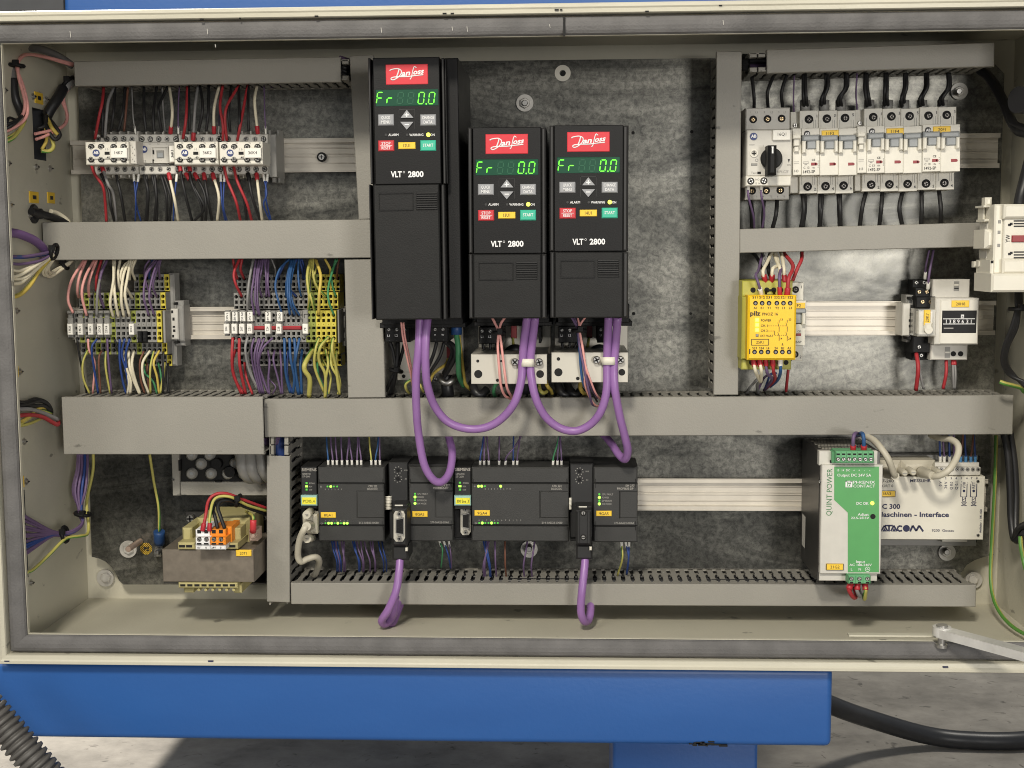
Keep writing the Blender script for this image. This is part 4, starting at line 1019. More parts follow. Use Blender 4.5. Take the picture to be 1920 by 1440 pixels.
# ------------------------------------------------------------------ terminal blocks
_tb = {}
def tb_mesh(t, u, wpx, tiers, col, key):
    """one slim terminal block, stepped like a pyramid; tiers: (v0, v1, depth, [(kind, v)...]) in zoomed pixels"""
    k = (key, col.name)
    if k in _tb: return _tb[k]
    mb = MB(); w = wpx * t.k(u, 600, .06) / 2 - .00012; cx = t.L(u, 600, .06).x
    for i, (v0, v1, d, holes) in enumerate(tiers):
        z0, z1 = t.L(u, v1, d).z, t.L(u, v0, d).z
        zs = [z1]; H = [(h, t.L(u, v, d).z) for h, v in holes]
        for (a, b) in zip(H, H[1:]): zs.append((a[1] + b[1]) / 2)
        zs.append(z0)
        for n, (h, z) in enumerate(H):
            kk = t.k(u, 600, d)
            hw, hh = (w * .80, w * .80) if h == 'o' else ((w * .62, 17 * kk) if h == 's' else ((w * .8, 13 * kk) if h == 'b' else (w * .16, w * .16)))
            hh = min(hh, abs(zs[n] - z) * .9, abs(z - zs[n + 1]) * .9)
            mb.cell(-w, w, zs[n + 1], zs[n], -d, .006, 'o' if h in 'o.' else 's', 0, z, min(hw, w * .86), hh, col)
        y1 = -.010
        vs = [(-w, -d, z0), (w, -d, z0), (w, -d, z1), (-w, -d, z1), (-w, y1, z0), (w, y1, z0), (w, y1, z1), (-w, y1, z1)]
        mb.add(vs, [(0, 4, 5, 1), (1, 5, 6, 2), (2, 6, 7, 3), (3, 7, 4, 0)], col)
    o = mb.build('block_body'); me = o.data; bpy.data.objects.remove(o)
    _tb[k] = (me, cx); return _tb[k]
TOPT = (230, 392, .030, [('o', 270), ('s', 325), ('b', 372)])
SECT = (405, 562, .045, [('o', 443), ('s', 495), ('b', 545)])
MIDT = (580, 884, .060, [('o', 622), ('s', 675), ('.', 711), ('b', 746), ('s', 800), ('o', 846)])
LOWT = (890, 1000, .045, [('s', 912), ('o', 960)])
BOTT = (1008, 1112, .030, [('s', 1028), ('o', 1080)])
def tblock(t0, u, wpx, tiers, col, key, label, group):
    me, _ = tb_mesh(t0, 700, wpx, tiers, col, key)
    o = bpy.data.objects.new('terminal_block', None); COL.objects.link(o)
    p = t0.P(u, 730, .06); o.location = (p.x, 0, t0.c.z); o['label'] = label; o['category'] = 'terminal block'; o['group'] = group
    b = bpy.data.objects.new('block_body', me); COL.objects.link(b); b.parent = o
    return o
class Ref(T):
    def __init__(s, at, zoom): s.z = zoom; s.a = 0; s.inv = Matrix.Identity(3); s.c = Vector(s.P(*at, 0))
zC, zD = (100, 470, 5.144), (400, 470, 5.144)
tC = Ref((700, 730), zC); tD = Ref((700, 730), zD)
CN = {TGREY.name: 'grey', TYEL.name: 'yellow', TGRN.name: 'yellow-green'}
rows = []
for k in range(17):
    u = 1022 - 49.6 * k
    full = k <= 6
    col = TYEL if k == 0 else (TGRN if k in (5, 9, 11, 13, 15) else TGREY)
    tiers = ([TOPT] if full else []) + [SECT, MIDT, LOWT] + ([BOTT] if k <= 5 else [])
    rows.append((u, tiers, col, (full, k <= 5)))
cnt = {}
for u, tiers, col, key in reversed(rows):
    c = CN[col.name]; i = cnt.get(c, 0); cnt[c] = i + 1
    tblock(tC, u, 49.6, tiers, col, ('C',) + key, f'{ORD[i]} {c} terminal block from the left, in the group fed by cream wires' if c != 'yellow' else 'bright yellow terminal block at the end plate of the cream-wire group', 'slim terminal blocks with cream wires')
rows = []
for k in range(21):
    u = 1160 - 48.4 * k
    col = TYEL if k < 4 else (TGRN if k < 6 else TGREY)
    rows.append((u, [TOPT, SECT, MIDT, LOWT, BOTT], col, ()))
cnt = {}
for u, tiers, col, key in reversed(rows):
    c = CN[col.name]; i = cnt.get(c, 0); cnt[c] = i + 1
    tblock(tD, u, 48.4, tiers, col, ('D',), f'{ORD[i]} {c} terminal block from the left, in the group with the red bridge', 'slim terminal blocks with violet and blue wires')
# end plates and end clamps
t = T('end_plate', 'grey end plate of the terminal group fed by cream wires', 'end plate', (1110, 700), zoom=zC)
t.part('plate_body', lambda mb: (t.box(mb, 1052, 578, 1084, 890, .010, .059, MGREY), t.box(mb, 1084, 400, 1106, 1000, .010, .044, MGREY), t.box(mb, 1106, 218, 1192, 1112, .010, .029, MGREY, .002)))
def clamp(label, zoom, q, holes):
    t = T('end_clamp', label, 'end clamp', ((q[0] + q[2]) / 2, 700), 'grey end clamps', zoom=zoom)
    x0, y0, x1, y1 = q; w = x1 - x0; h = y1 - y0
    def f(mb):
        t.box(mb, x0 + w * .25, y0, x1 - w * .1, y0 + h * .2, .010, .030, MGREY, .001)
        t.box(mb, x0, y0 + h * .18, x0 + w * .55, y0 + h * .86, .010, .040, LGREY, .001)
        t.box(mb, x0 + w * .4, y0 + h * .1, x1 - w * .05, y0 + h * .9, .010, .034, MGREY, .001)
        t.box(mb, x0 + w * .3, y0 + h * .82, x1, y1, .010, .030, MGREY, .001)
    t.part('clamp_body', f)
    for u, v, a, b in holes: t.pbox('slot', u - a, v - b, u + a, v + b, .02, .0404, HOLE)
clamp('grey end clamp on the rail beside the cream-wire terminals', zC, (1128, 482, 1272, 918), ((1146, 590, 11, 15), (1158, 660, 12, 16), (1162, 735, 13, 10), (1165, 772, 13, 13), (1155, 825, 11, 14), (1168, 512, 9, 12), (1186, 886, 10, 12)))
clamp('grey end clamp beside the small black relay', (1360, 440, 3.4286), (1142, 388, 1222, 692), ((1192, 408, 9, 8), (1203, 464, 9, 9), (1198, 512, 11, 10), (1192, 552, 13, 8), (1192, 587, 13, 9), (1196, 624, 10, 8), (1186, 668, 10, 8)))
# marker carriers (raised grey levers with a white tag) and the free-standing white tags
def carrier(z, u, w, label, code, lever=True, v=(705, 812), up=None):
    t = T('marker_carrier', label, 'marker', (u, 730), 'white marker tags on the terminals', zoom=z)
    if lever:
        t.part('lever', lambda mb: (t.box(mb, u - w * .62, 580, u + w * .52, 606, .055, .066, TGREY, .0008), t.box(mb, u - w * .45, 606, u + w * .42, 655, .055, .062, TGREY, .001), t.box(mb, u - w * .58, 652, u + w * .5, 712, .055, .067, TGREY, .0012), t.box(mb, u - w * .5, 700, u + w * .55, 838, .055, .064, TGREY)))
    elif up: t.pbox('lever', u - w * .45, 575, u + w * .5, 700, .058, .063, TGREY)
    else: t.pbox('lever', u - w * .4, v[0] - 20, u + w * .4, v[1] + 20, .056, .063, TGREY)
    g = t.pbox('tag', u - w * .55, v[0], u + w * .5, v[1], .06, .0685, WHITE)
    t.part('lettering', lambda mb: t.text(mb, code, u - 2, (v[0] + v[1]) / 2, 21, .0686, PBLACK, rot=math.pi / 2 - .03, bold=0), g)
for i, (u, c) in enumerate(((160, '13K8'), (257, '14K4'), (357, '16K5'), (447, '20X3'), (513, '25X4'))): carrier(zC, u, 52, f'{ORD[i]} white tag from the left, reading {c}, on the raised grey levers', c)
carrier(zC, 752, 52, 'white tag 30X1 beneath the cream wires', '30X1', lever=False)
for i, (u, c) in enumerate(((135, '230V L'), (208, '230 NA'), (280, '230 NF'), (353, '24V +'), (528, '24V NA'), (641, 'GND'))): carrier(zD, u, 52, f'{ORD[i]} upper white tag from the left, reading {c}, above the red bridge', c, lever=False, v=(592, 682), up=True)
for i, (u, c) in enumerate(((126, '204'), (201, '205'), (274, '207'), (350, '221'), (523, '224'), (631, '228'), (886, 'PE'))): carrier(zD, u, 52, f'{ORD[i]} lower white tag from the left, reading {c}, level with the red bridge', c, lever=False, v=(706, 802))
t = T('bridge_bar', 'dark red bridging bar across the grey terminal blocks', 'jumper bar', (620, 745), zoom=zD)
t.part('bar_body', lambda mb: (t.box(mb, 385, 727, 850, 764, .055, .0615, DRED, .001), t.box(mb, 392, 733, 842, 739, .06, .0618, REDB, 0)))
t = T('bridge_plug', 'black plug-in bridge among the grey terminals near their yellow end block', 'jumper', (855, 830), zoom=zC)
t.part('plug_body', lambda mb: (t.box(mb, 808, 778, 852, 886, .05, .064, BLACK, .001), t.box(mb, 856, 778, 902, 886, .05, .064, BLACK, .001), t.cyl(mb, 830, 830, 14, .06, .0645, HOLE, 12), t.cyl(mb, 878, 830, 14, .06, .0645, HOLE, 12)))
t = T('end_bracket', 'dark slotted end bracket between the yellow terminals and the upright duct', 'end bracket', (1260, 720), zoom=zD)
t.part('bracket_body', lambda mb: (t.box(mb, 1195, 570, 1216, 890, .010, .058, TGREY), t.box(mb, 1216, 225, 1232, 1105, .010, .034, TGREY), t.box(mb, 1240, 560, 1275, 920, .010, .03, MGREY), t.box(mb, 1246, 590, 1268, 630, .02, .0304, HOLE), t.box(mb, 1246, 740, 1268, 790, .02, .0304, HOLE), t.box(mb, 1246, 840, 1268, 870, .02, .0304, HOLE)))
t = T('end_bracket', 'grey end bracket carrying the PE tag before the yellow-green terminals', 'end bracket', (885, 640), zoom=zD)
t.part('bracket_body', lambda mb: (t.box(mb, 856, 572, 912, 700, .010, .063, MGREY, .001), t.box(mb, 874, 610, 908, 616, .06, .0632, HOLE, 0), t.box(mb, 874, 616, 880, 650, .06, .0632, HOLE, 0), t.box(mb, 860, 808, 905, 850, .010, .06, MGREY)))

# ------------------------------------------------------------------ yellow safety relay and the breaker behind it
zN = (1360, 440, 3.4286)
t = T('circuit_breaker', 'narrow circuit breaker half hidden by the yellow safety relay', 'circuit breaker', (475, 560), zoom=zN)
t.part('housing', lambda mb: (t.box(mb, 428, 308, 502, 424, .010, .048, LGREY2), t.box(mb, 428, 424, 518, 570, .010, .070, LGREY2), t.box(mb, 428, 574, 512, 712, .010, .072, LGREY2), t.box(mb, 428, 712, 496, 812, .010, .048, LGREY2)))
t.part('toggle', lambda mb: (t.box(mb, 440, 476, 518, 506, .06, .076, BGREY, .001), t.box(mb, 440, 506, 492, 570, .06, .073, BGREY), t.box(mb, 496, 506, 517, 580, .06, .078, LGREY2, .001)))
t.pbox('flag', 455, 634, 488, 652, .07, .0724, DRED)
for u, v in ((452, 353), (449, 770)): t.part('terminal_well', lambda mb: t.cyl(mb, u, v, 22, .047, .0484, HOLE, 16)); t.screw('terminal_screw', u, v, 12, .0488, m=WELL)
g = t.pbox('code_tag', 448, 438, 514, 474, .07, .0715, YTAG)
t.part('lettering', lambda mb: t.text(mb, '1F2', 468, 456, 20, .0715, PBLACK, bold=0), g)
t.part('lettering', lambda mb: (t.text(mb, '1', 490, 336, 17, .048, PBLACK), t.text(mb, '2', 484, 786, 17, .048, PBLACK), t.text(mb, '2-SP', 470, 690, 15, .072, PBLACK), t.text(mb, 'CE', 474, 622, 12, .072, PBLACK)))
t = T('safety_relay', 'bright yellow safety relay with olive terminal ends', 'safety relay', (280, 580), zoom=zN)
t.part('housing', lambda mb: (t.box(mb, 108, 297, 432, 400, .010, .100, POLV, .001), t.box(mb, 108, 400, 440, 800, .010, .106, POLV, .001), t.box(mb, 105, 800, 422, 867, .010, .100, POLV, .001)))
t.pbox('front_cover', 146, 391, 452, 806, .09, .122, PYEL, c=.002)
for q in range(6):
    t.part('terminal_opening', lambda mb: t.cyl(mb, 178 + q * 44.5, 356, 17, .099, .1004, HOLE, 14)); t.part('terminal_opening', lambda mb: t.cyl(mb, 168 + q * 44.5, 822, 16, .099, .1004, HOLE, 14))
    x = (194, 237, 281, 331, 374, 417)[q]; t.part('screw_access', lambda mb: (t.cyl(mb, x, 440, 15, .12, .1223, HOLE, 16), t.cyl(mb, x, 442, 8, .12, .1225, WELL, 10)))
    x = (188, 231, 274, 324, 367, 410)[q]; t.part('screw_access', lambda mb: (t.cyl(mb, x, 754, 15, .12, .1223, HOLE, 16), t.cyl(mb, x, 756, 8, .12, .1225, WELL, 10)))
t.part('wire_bridge', lambda mb: t.tube(mb, [(262, 378, .103), (262, 362, .106), (288, 358, .108), (314, 362, .106), (314, 378, .103)], .0012, BLACK))
for u, m in ((549, LEDY), (580, LEDY), (613, LEDY), (647, MGREY)):
    w = 12 if m is LEDY else 9; t.pbox('status_led', 205 - w, u - w, 205 + w, u + w, .12, .123, m)
def f(mb):
    D = .122
    for s, x in zip(('S11', 'S12', 'S31', 'S32', 'S21', 'S22'), (192, 236, 280, 332, 373, 418)): t.text(mb, s, x, 403, 15, D, PBLACK, w=36)
    for s, x in zip(('A1', 'B1', 'Y1', 'Y2', '13', '23'), (192, 236, 280, 332, 375, 418)): t.text(mb, s, x, 471, 15, D, PBLACK)
    for s, x in zip(('S33', 'S34', '14', '24', 'B2', 'A2'), (188, 232, 274, 326, 369, 411)): t.text(mb, s, x, 729, 15, D, PBLACK)
    t.text(mb, 'pilz', 193, 505, 29, D, PBLACK, w=66, bold=.03); t.text(mb, 'PNOZ 16', 288, 510, 18, D, PBLACK, w=100)
    t.text(mb, 'POWER', 262, 551, 15, D, PBLACK, w=66); t.text(mb, 'CH. 1', 250, 585, 15, D, PBLACK, w=44); t.text(mb, 'CH. 2', 250, 617, 15, D, PBLACK, w=44); t.text(mb, 'EXT FAULT', 267, 650, 13, D, PBLACK, w=82)
    for s, x, y in (('13', 362, 545), ('23', 415, 545), ('14', 358, 668), ('24', 413, 668)): t.text(mb, s, x, y, 13, D, PBLACK)
    for x in (346, 398):
        for q in ((x - 1.5, 548, x + 1.5, 565), (x - 1.5, 592, x + 1.5, 624), (x - 1.5, 652, x + 1.5, 684)): t.box(mb, *q, D, D + .0003, PBLACK, 0)
        for v in (565, 626): t.poly(mb, [(x - 10, v), (x - 7, v), (x + 1.5, v + 29), (x - 1.5, v + 29)], D, D + .0003, PBLACK)
    for q in range(8): t.box(mb, 276 + q * 15, 585, 285 + q * 15, 587.5, D, D + .0003, PBLACK, 0)
    for q in range(6): t.box(mb, 318 + q * 13, 645, 326 + q * 13, 647.5, D, D + .0003, PBLACK, 0)
    for q in range(3): t.box(mb, 276 + q * 14, 618, 285 + q * 14, 620.5, D, D + .0003, PBLACK, 0)
    t.box(mb, 316, 618, 318.5, 646, D, D + .0003, PBLACK, 0); t.frame(mb, 167, 671, 280, 712, D, D + .0003, PBLACK, 3); t.text(mb, '25K1', 223, 691, 18, D, PBLACK, bold=0)
    t.box(mb, 366, 697, 369, 712, D, D + .0003, PBLACK, 0); t.box(mb, 359, 708, 376, 710.5, D, D + .0003, PBLACK, 0)
    t.box(mb, 154, 735, 160, 768, D, D + .0003, PBLACK, 0)
t.part('lettering', f)

# ------------------------------------------------------------------ plug-in relay and hour counter
t = T('plug_in_relay', 'small clear plug-in relay on a black socket, tagged 20K7', 'relay', (1290, 560), zoom=zN)
t.part('socket', lambda mb: (t.box(mb, 1205, 290, 1310, 350, .010, .028, BLACK), t.box(mb, 1222, 340, 1335, 405, .010, .038, BLACK), t.box(mb, 1228, 398, 1350, 470, .010, .048, BLACK, .001), t.box(mb, 1224, 466, 1345, 650, .010, .044, BLACK3), t.box(mb, 1205, 650, 1315, 760, .010, .042, BLACK, .001), t.box(mb, 1195, 745, 1305, 805, .010, .032, BLACK)))
for u, v, d in ((1229, 308, .0285), (1280, 308, .0285), (1247, 368, .0385), (1296, 368, .0385), (1268, 432, .0485), (1320, 432, .0485), (1246, 722, .0425), (1260, 776, .0325)): t.screw('terminal_screw', u, v, 13, d, m=BRASS if v in (432, 368) else STEEL)
t.pbox('relay_cover', 1240, 480, 1352, 655, .04, .068, CLEAR, c=.001); t.pbox('relay_coil', 1252, 495, 1330, 640, .044, .060, LGREY2)
g = t.pbox('code_tag', 1280, 484, 1318, 584, .066, .0695, YTAG); t.part('lettering', lambda mb: t.text(mb, '20K7', 1298, 534, 19, .0695, PBLACK, rot=math.pi / 2, bold=0), g)
t.part('ejector', lambda mb: (t.box(mb, 1282, 565, 1335, 620, .06, .071, IVORY, .002), t.cyl(mb, 1308, 612, 26, .06, .0708, IVORY, 18)))
for u, v in ((1248, 510), (1246, 558), (1246, 587), (1248, 626)): t.pbox('slot', u - 10, v - 10, u + 10, v + 10, .03, .0446, HOLE)
t = T('hour_counter', 'pale hour counter tagged 20H8 with a black number window', 'hour counter', (1460, 560), zoom=zN)
t.part('housing', lambda mb: (t.box(mb, 1335, 288, 1570, 410, .010, .046, LGREY, .001), t.box(mb, 1352, 408, 1624, 706, .010, .066, LGREY, .001), t.box(mb, 1322, 706, 1556, 806, .010, .046, LGREY, .001)))
t.pbox('bezel', 1384, 418, 1622, 704, .05, .0675, LGREY2, c=.001)
w = t.pbox('number_window', 1396, 488, 1613, 632, .06, .0682, BLACK2)
def f(mb):
    for q in ((1400, 541), (1400, 574)): t.box(mb, q[0], q[1] - 2, 1605, q[1] + 2, .068, .0685, PWHITE, 0)
    for s, x in zip('1389631', (1420, 1445, 1471, 1498, 1526, 1555, 1580)): t.text(mb, s, x, 558, 24, .0684, PWHITE)
    t.box(mb, 1515, 514, 1534, 540, .068, .0685, PWHITE, 0); t.text(mb, 'h', 1525, 527, 17, .0688, PBLACK); t.box(mb, 1405, 598, 1466, 606, .068, .0685, PGREY, 0)
t.part('lettering', lambda mb: (f(mb)), w)
g = t.pbox('code_tag', 1457, 423, 1568, 466, .066, .0688, YTAG); t.part('lettering', lambda mb: t.text(mb, '20H8', 1512, 445, 19, .0688, PBLACK, bold=0), g)
t.part('vent_slot', lambda mb: (t.box(mb, 1470, 300, 1502, 362, .04, .0463, MGREY, 0), t.box(mb, 1472, 318, 1500, 328, .04, .0466, LGREY2, 0), t.box(mb, 1472, 342, 1500, 348, .04, .0466, HOLE, 0), t.box(mb, 1412, 722, 1444, 794, .04, .0463, MGREY, 0), t.box(mb, 1414, 752, 1442, 762, .04, .0466, LGREY2, 0)))
for u in (1466, 1513): t.part('terminal_opening', lambda mb: t.cyl(mb, u, 766, 17, .044, .0464, HOLE, 16))

# ------------------------------------------------------------------ power supply
zQ = (1440, 780, 4)
t = T('power_supply', 'slim power supply with a green and cream front', 'power supply', (610, 750), zoom=zQ)
t.pbox('housing', 387, 268, 818, 1234, .018, .112, DSTEEL, c=.0004)
t.pbox('upper_frame', 385, 264, 820, 372, .105, .1145, LGREY); t.pbox('lower_frame', 385, 1160, 818, 1238, .105, .1145, LGREY)
t.part('front_panel', lambda mb: (t.box(mb, 404, 366, 843, 1186, .112, .1190, LGREY, .0008)))
t.part('green_field', lambda mb: t.poly(mb, [(497, 380), (832, 380), (832, 1172), (599, 1172), (599, 725), (497, 630)], .118, .1194, PGREEN))
def vents(mb):                                           # perforated lid: rows of small openings
    a, b = t.L(387, 268, .112), t.L(818, 268, .112)
    for r in range(9):
        for c in range(15):
            x = a.x + .004 + c * (b.x - a.x - .008) / 14.5 + (.0018 if r % 2 else 0); y = a.y + .006 + r * .0098
            mb.add([(x, y, a.z + .0003), (x + .0026, y, a.z + .0003), (x + .0026, y + .0062, a.z + .0003), (x, y + .0062, a.z + .0003)], [(0, 1, 2, 3)], ALU)
t.part('perforation', vents)
o = t.part('rating_sticker', lambda mb: mb.add([(t.L(387, 268, .112).x - .0004, y, z) for y, z in ((-.045, t.L(387, 860, .112).z), (-.026, t.L(387, 860, .112).z), (-.026, t.L(387, 1110, .112).z), (-.045, t.L(387, 1110, .112).z))], [(0, 1, 2, 3)], LGREY))
def tstrip(q, n, scr, vv, grp):
    b = t.pbox('plug_terminal', *q, .108, .128, TERMG, c=.001)
    w = (q[2] - q[0]) / n
    for k in range(n): t.screw('terminal_screw', scr[0] + k * scr[1], vv, 15, .1285, slot='-', parent=b, recess=1.15)
    def f(mb):
        for k in range(n): t.box(mb, scr[0] + k * scr[1] - 12, grp - 6, scr[0] + k * scr[1] + 12, grp + 6, .127, .1283, HOLE, 0)
        for k in range(n + 1): t.box(mb, q[0] + k * w - 1, q[1] + 4, q[0] + k * w + 1, q[3] - 4, .127, .1282, PGRN, 0)
    t.part('wire_entry', f, b)
tstrip((507, 264, 792, 355), 7, (527, 40.8), 325, 287); tstrip((603, 1196, 768, 1260), 3, (627, 60), 1222, 1250)
t.pbox('terminal_ear', 482, 270, 508, 352, .108, .122, TERMG); t.pbox('terminal_notch', 468, 335, 486, 352, .108, .118, HOLE)
t.part('lit_led', lambda mb: (t.cyl(mb, 784, 656, 15, .118, .1208, LEDY, 16, c=.0005)))
t.part('adjust_hole', lambda mb: t.cyl(mb, 787, 754, 20, .118, .1197, HOLE, 18))
def f(mb):
    D = .1195
    t.text(mb, 'Output DC 24V 5A', 646, 443, 21, D, PWHITE, w=254, bold=.01)
    for q in ((582, 486, 594, 534), (582, 486, 632, 492), (582, 529, 632, 535), (618, 486, 632, 535), (600, 496, 606, 524)): t.box(mb, *q, D - .0002, D + .0003, PWHITE, 0)
    t.ring(mb, 612, 505, 5, 10, D - .0002, D + .0003, PWHITE, 14)
    t.text(mb, 'PHŒNIX', 721, 496, 21, D, PWHITE, w=164, bold=.008); t.text(mb, 'CONTACT', 721, 525, 21, D, PWHITE, w=164, bold=.008)
    t.text(mb, 'DC OK', 709, 655, 20, D, PWHITE, w=92); t.text(mb, 'Adjust', 714, 738, 20, D, PWHITE, w=82); t.text(mb, '22.5-28.5V', 690, 764, 17, D, PWHITE, w=136)
    t.text(mb, 'Input', 694, 1092, 20, D, PWHITE, w=68); t.text(mb, 'AC 100-240V', 694, 1116, 18, D, PWHITE, w=168)
    t.text(mb, 'L', 627, 1149, 19, D, PWHITE); t.text(mb, 'N', 688, 1149, 19, D, PWHITE); t.ring(mb, 747, 1150, 16, 19, D - .0002, D + .0003, PWHITE, 20); t.box(mb, 738, 1150, 757, 1153, D - .0002, D + .0003, PWHITE, 0); t.box(mb, 746, 1140, 749, 1152, D - .0002, D + .0003, PWHITE, 0)
    for s, x in (('13', 525), ('14', 562), ('DC', 600), ('+', 645), ('+', 684), ('-', 722), ('-', 763)): t.text(mb, s, x, 407, 15, D, PWHITE)
    t.text(mb, 'QUINT POWER', 459, 571, 40, .119, PGRN, w=362, rot=math.pi / 2, bold=0)
t.part('lettering', f)
g = t.pbox('code_tag', 437, 1108, 567, 1157, .118, .1203, YTAG)
t.part('lettering', lambda mb: (t.text(mb, '21G2', 502, 1132, 22, .1203, PBLACK, bold=0), t.frame(mb, 437, 1108, 567, 1157, .12, .1206, PBLACK, 3)), g)
for v in (494, 1112): t.screw('panel_screw', 393, v, 13, .116)

# ------------------------------------------------------------------ interface module
t = T('interface_module', 'wide cream interface module with printed wiring symbols', 'interface module', (1200, 690), zoom=zQ)
t.part('carrier', lambda mb: (t.box(mb, 700, 290, 1575, 330, .012, .024, MGREY), t.box(mb, 700, 925, 1560, 975, .012, .024, MGREY), t.box(mb, 720, 300, 1570, 950, .012, .020, PLCD)))
t.part('board_edge', lambda mb: t.box(mb, 1305, 926, 1495, 945, .018, .034, LGREY))
t.pbox('front_panel', 700, 453, 1614, 929, .036, .050, IVORY, c=.0006)
tb_ = t.pbox('terminal_strip', 1275, 386, 1594, 445, .02, .046, LGREY, c=.0006); t.pbox('terminal_strip_rear', 1250, 350, 1584, 392, .02, .038, LGREY)
for q in range(8): t.part('terminal_well', lambda mb: t.cyl(mb, 1301 + q * 39.3, 401, 15, .045, .0464, MGREY, 16), tb_); t.screw('terminal_screw', 1301 + q * 39.3, 401, 10, .0468, parent=tb_)
def dsub(q, knobs, lab):
    b = t.pbox('plug_shell', *q, .02, .058, BEIGE, c=.004)
    for u, v in knobs: t.part('thumb_screw', lambda mb: (t.cyl(mb, u, v, 25, .05, .078, BEIGE, 16, c=.001, r1=24), t.box(mb, u - 15, v - 3, u + 15, v + 3, .077, .0783, PGREY, 0)), b)
dsub((700, 335, 1000, 445), ((838, 432), (1027, 430)), 'a'); dsub((1004, 335, 1258, 440), ((1092, 425), (1285, 425)), 'b')
t.part('strain_relief', lambda mb: t.tube(mb, [(890, 425, .058), (930, 440, .080), (955, 452, .095)], .0046, BEIGE, n=14, rfun=lambda q: 1.3 - .4 * q)); t.part('strain_relief', lambda mb: t.tube(mb, [(1150, 420, .058), (1200, 435, .080), (1235, 450, .09)], .0046, BEIGE, n=14, rfun=lambda q: 1.3 - .4 * q))
def f(mb):
    D = .050; N = PNAVY
    t.text(mb, 'S7-200', 891, 487, 22, D, PBLACK, w=104); t.text(mb, 'PORT 0', 891, 524, 20, D, PBLACK, w=96); t.text(mb, 'MESSUHR', 1144, 485, 22, D, N, w=156, bold=.02)
    t.text(mb, 'PC 300', 910, 678, 36, D, N, w=162, bold=.03); t.text(mb, 'Maschinen - Interface', 1087, 738, 36, D, N, w=540, bold=.03)
    for s, x in zip('12345678', (1290, 1333, 1374, 1411, 1450, 1492, 1527, 1566)): t.text(mb, s, x, 466, 16, D, N)
    for s, x, y, w in (('0 V', 1292, 508, 38), ('24 V', 1333, 518, 54), ('Q 0.0', 1374, 522, 60), ('Q 0.1', 1413, 522, 60)): t.text(mb, s, x, y, 20, D, N, rot=math.pi / 2, w=w)
    for s, x in (('VOR', 1470), ('RET', 1543)):
        t.text(mb, s, x, 518, 21, D, N, rot=math.pi / 2, w=50); t.cyl(mb, x, 562, 10, D - .001, D + .0003, N, 14)
        for q in ((x - 24, 508, x - 21.5, 606), (x + 21, 508, x + 23.5, 606), (x - 24, 604, x - 10, 606.5), (x + 10, 604, x + 23, 606.5)): t.box(mb, *q, D - .001, D + .0003, N, 0)
        t.frame(mb, x - 13, 606, x + 14, 642, D - .001, D + .0003, N, 3); t.poly(mb, [(x - 13, 630), (x - 13, 634), (x + 14, 618), (x + 14, 614)], D - .001, D + .0003, N)
        for a, b_ in (((x - 20, 650), (x + 20, 672)), ((x - 20, 672), (x + 20, 650))): t.poly(mb, [(a[0], a[1] - 2), (a[0], a[1] + 2), (b_[0], b_[1] + 2), (b_[0], b_[1] - 2)], D - .001, D + .0003, N)
        for vv in (650, 672): t.box(mb, x - 20, vv - 1.5, x + 20, vv + 1.5, D - .001, D + .0003, N, 0)
        t.text(mb, '+', x - 18, 494, 12, D, N); t.text(mb, '-', x + 24, 496, 12, D, N)
    t.text(mb, '9200  Gossau', 1311, 858, 20, D, N, w=166, bold=.005); t.text(mb, 'Artikelnr. :  041-028', 1594, 788, 17, D, N, rot=math.pi / 2, w=182)
    # heavy geometric maker's letters
    def bar(p, q, w): 
        dx, dy = q[0] - p[0], q[1] - p[1]; L = math.hypot(dx, dy); nx, ny = -dy / L * w, dx / L * w
        t.poly(mb, [(p[0] + nx, p[1] + ny), (q[0] + nx, q[1] + ny), (q[0] - nx, q[1] - ny), (p[0] - nx, p[1] - ny)], D - .001, D + .0003, N)
    y0, y1 = 822, 866
    bar((848, y1 - 2), (874, y0), 6); bar((874, y0), (898, y1 - 2), 6); t.poly(mb, [(858, y1), (874, y0 + 18), (890, y1)], D - .001, D + .00032, N)
    bar((878, y0), (936, y0), 6); bar((908, y0), (908, y1), 6)
    bar((922, y1 - 2), (944, y0), 6); bar((944, y0), (968, y1 - 2), 6); t.poly(mb, [(932, y1), (945, y0 + 18), (960, y1)], D - .001, D + .00032, N)
    for a in range(-3, 4):
        c0, c1 = math.pi + .68 * (a - .5), math.pi + .68 * (a + .5); c = (991, 844)
        bar((c[0] + 20 * math.cos(c0), c[1] + 20 * math.sin(c0)), (c[0] + 20 * math.cos(c1), c[1] + 20 * math.sin(c1)), 6)
    t.cyl(mb, 1038, 843, 26, D - .001, D + .0003, N, 24)
    for a, b_ in (((1066, y1), (1086, y0)), ((1086, y0), (1112, y1 - 4)), ((1112, y1 - 4), (1134, y0)), ((1134, y0), (1164, y1))): bar(a, b_, 7)
t.part('lettering', f)
g = t.pbox('code_tag', 790, 561, 956, 606, .049, .0515, YTAG); t.part('lettering', lambda mb: (t.text(mb, '18A3', 892, 582, 21, .0515, PBLACK, bold=0), t.frame(mb, 790, 561, 956, 606, .05, .0517, PBLACK, 2.5)), g)
for v in (490, 894): t.screw('panel_screw', 1575, v, 12, .0505)
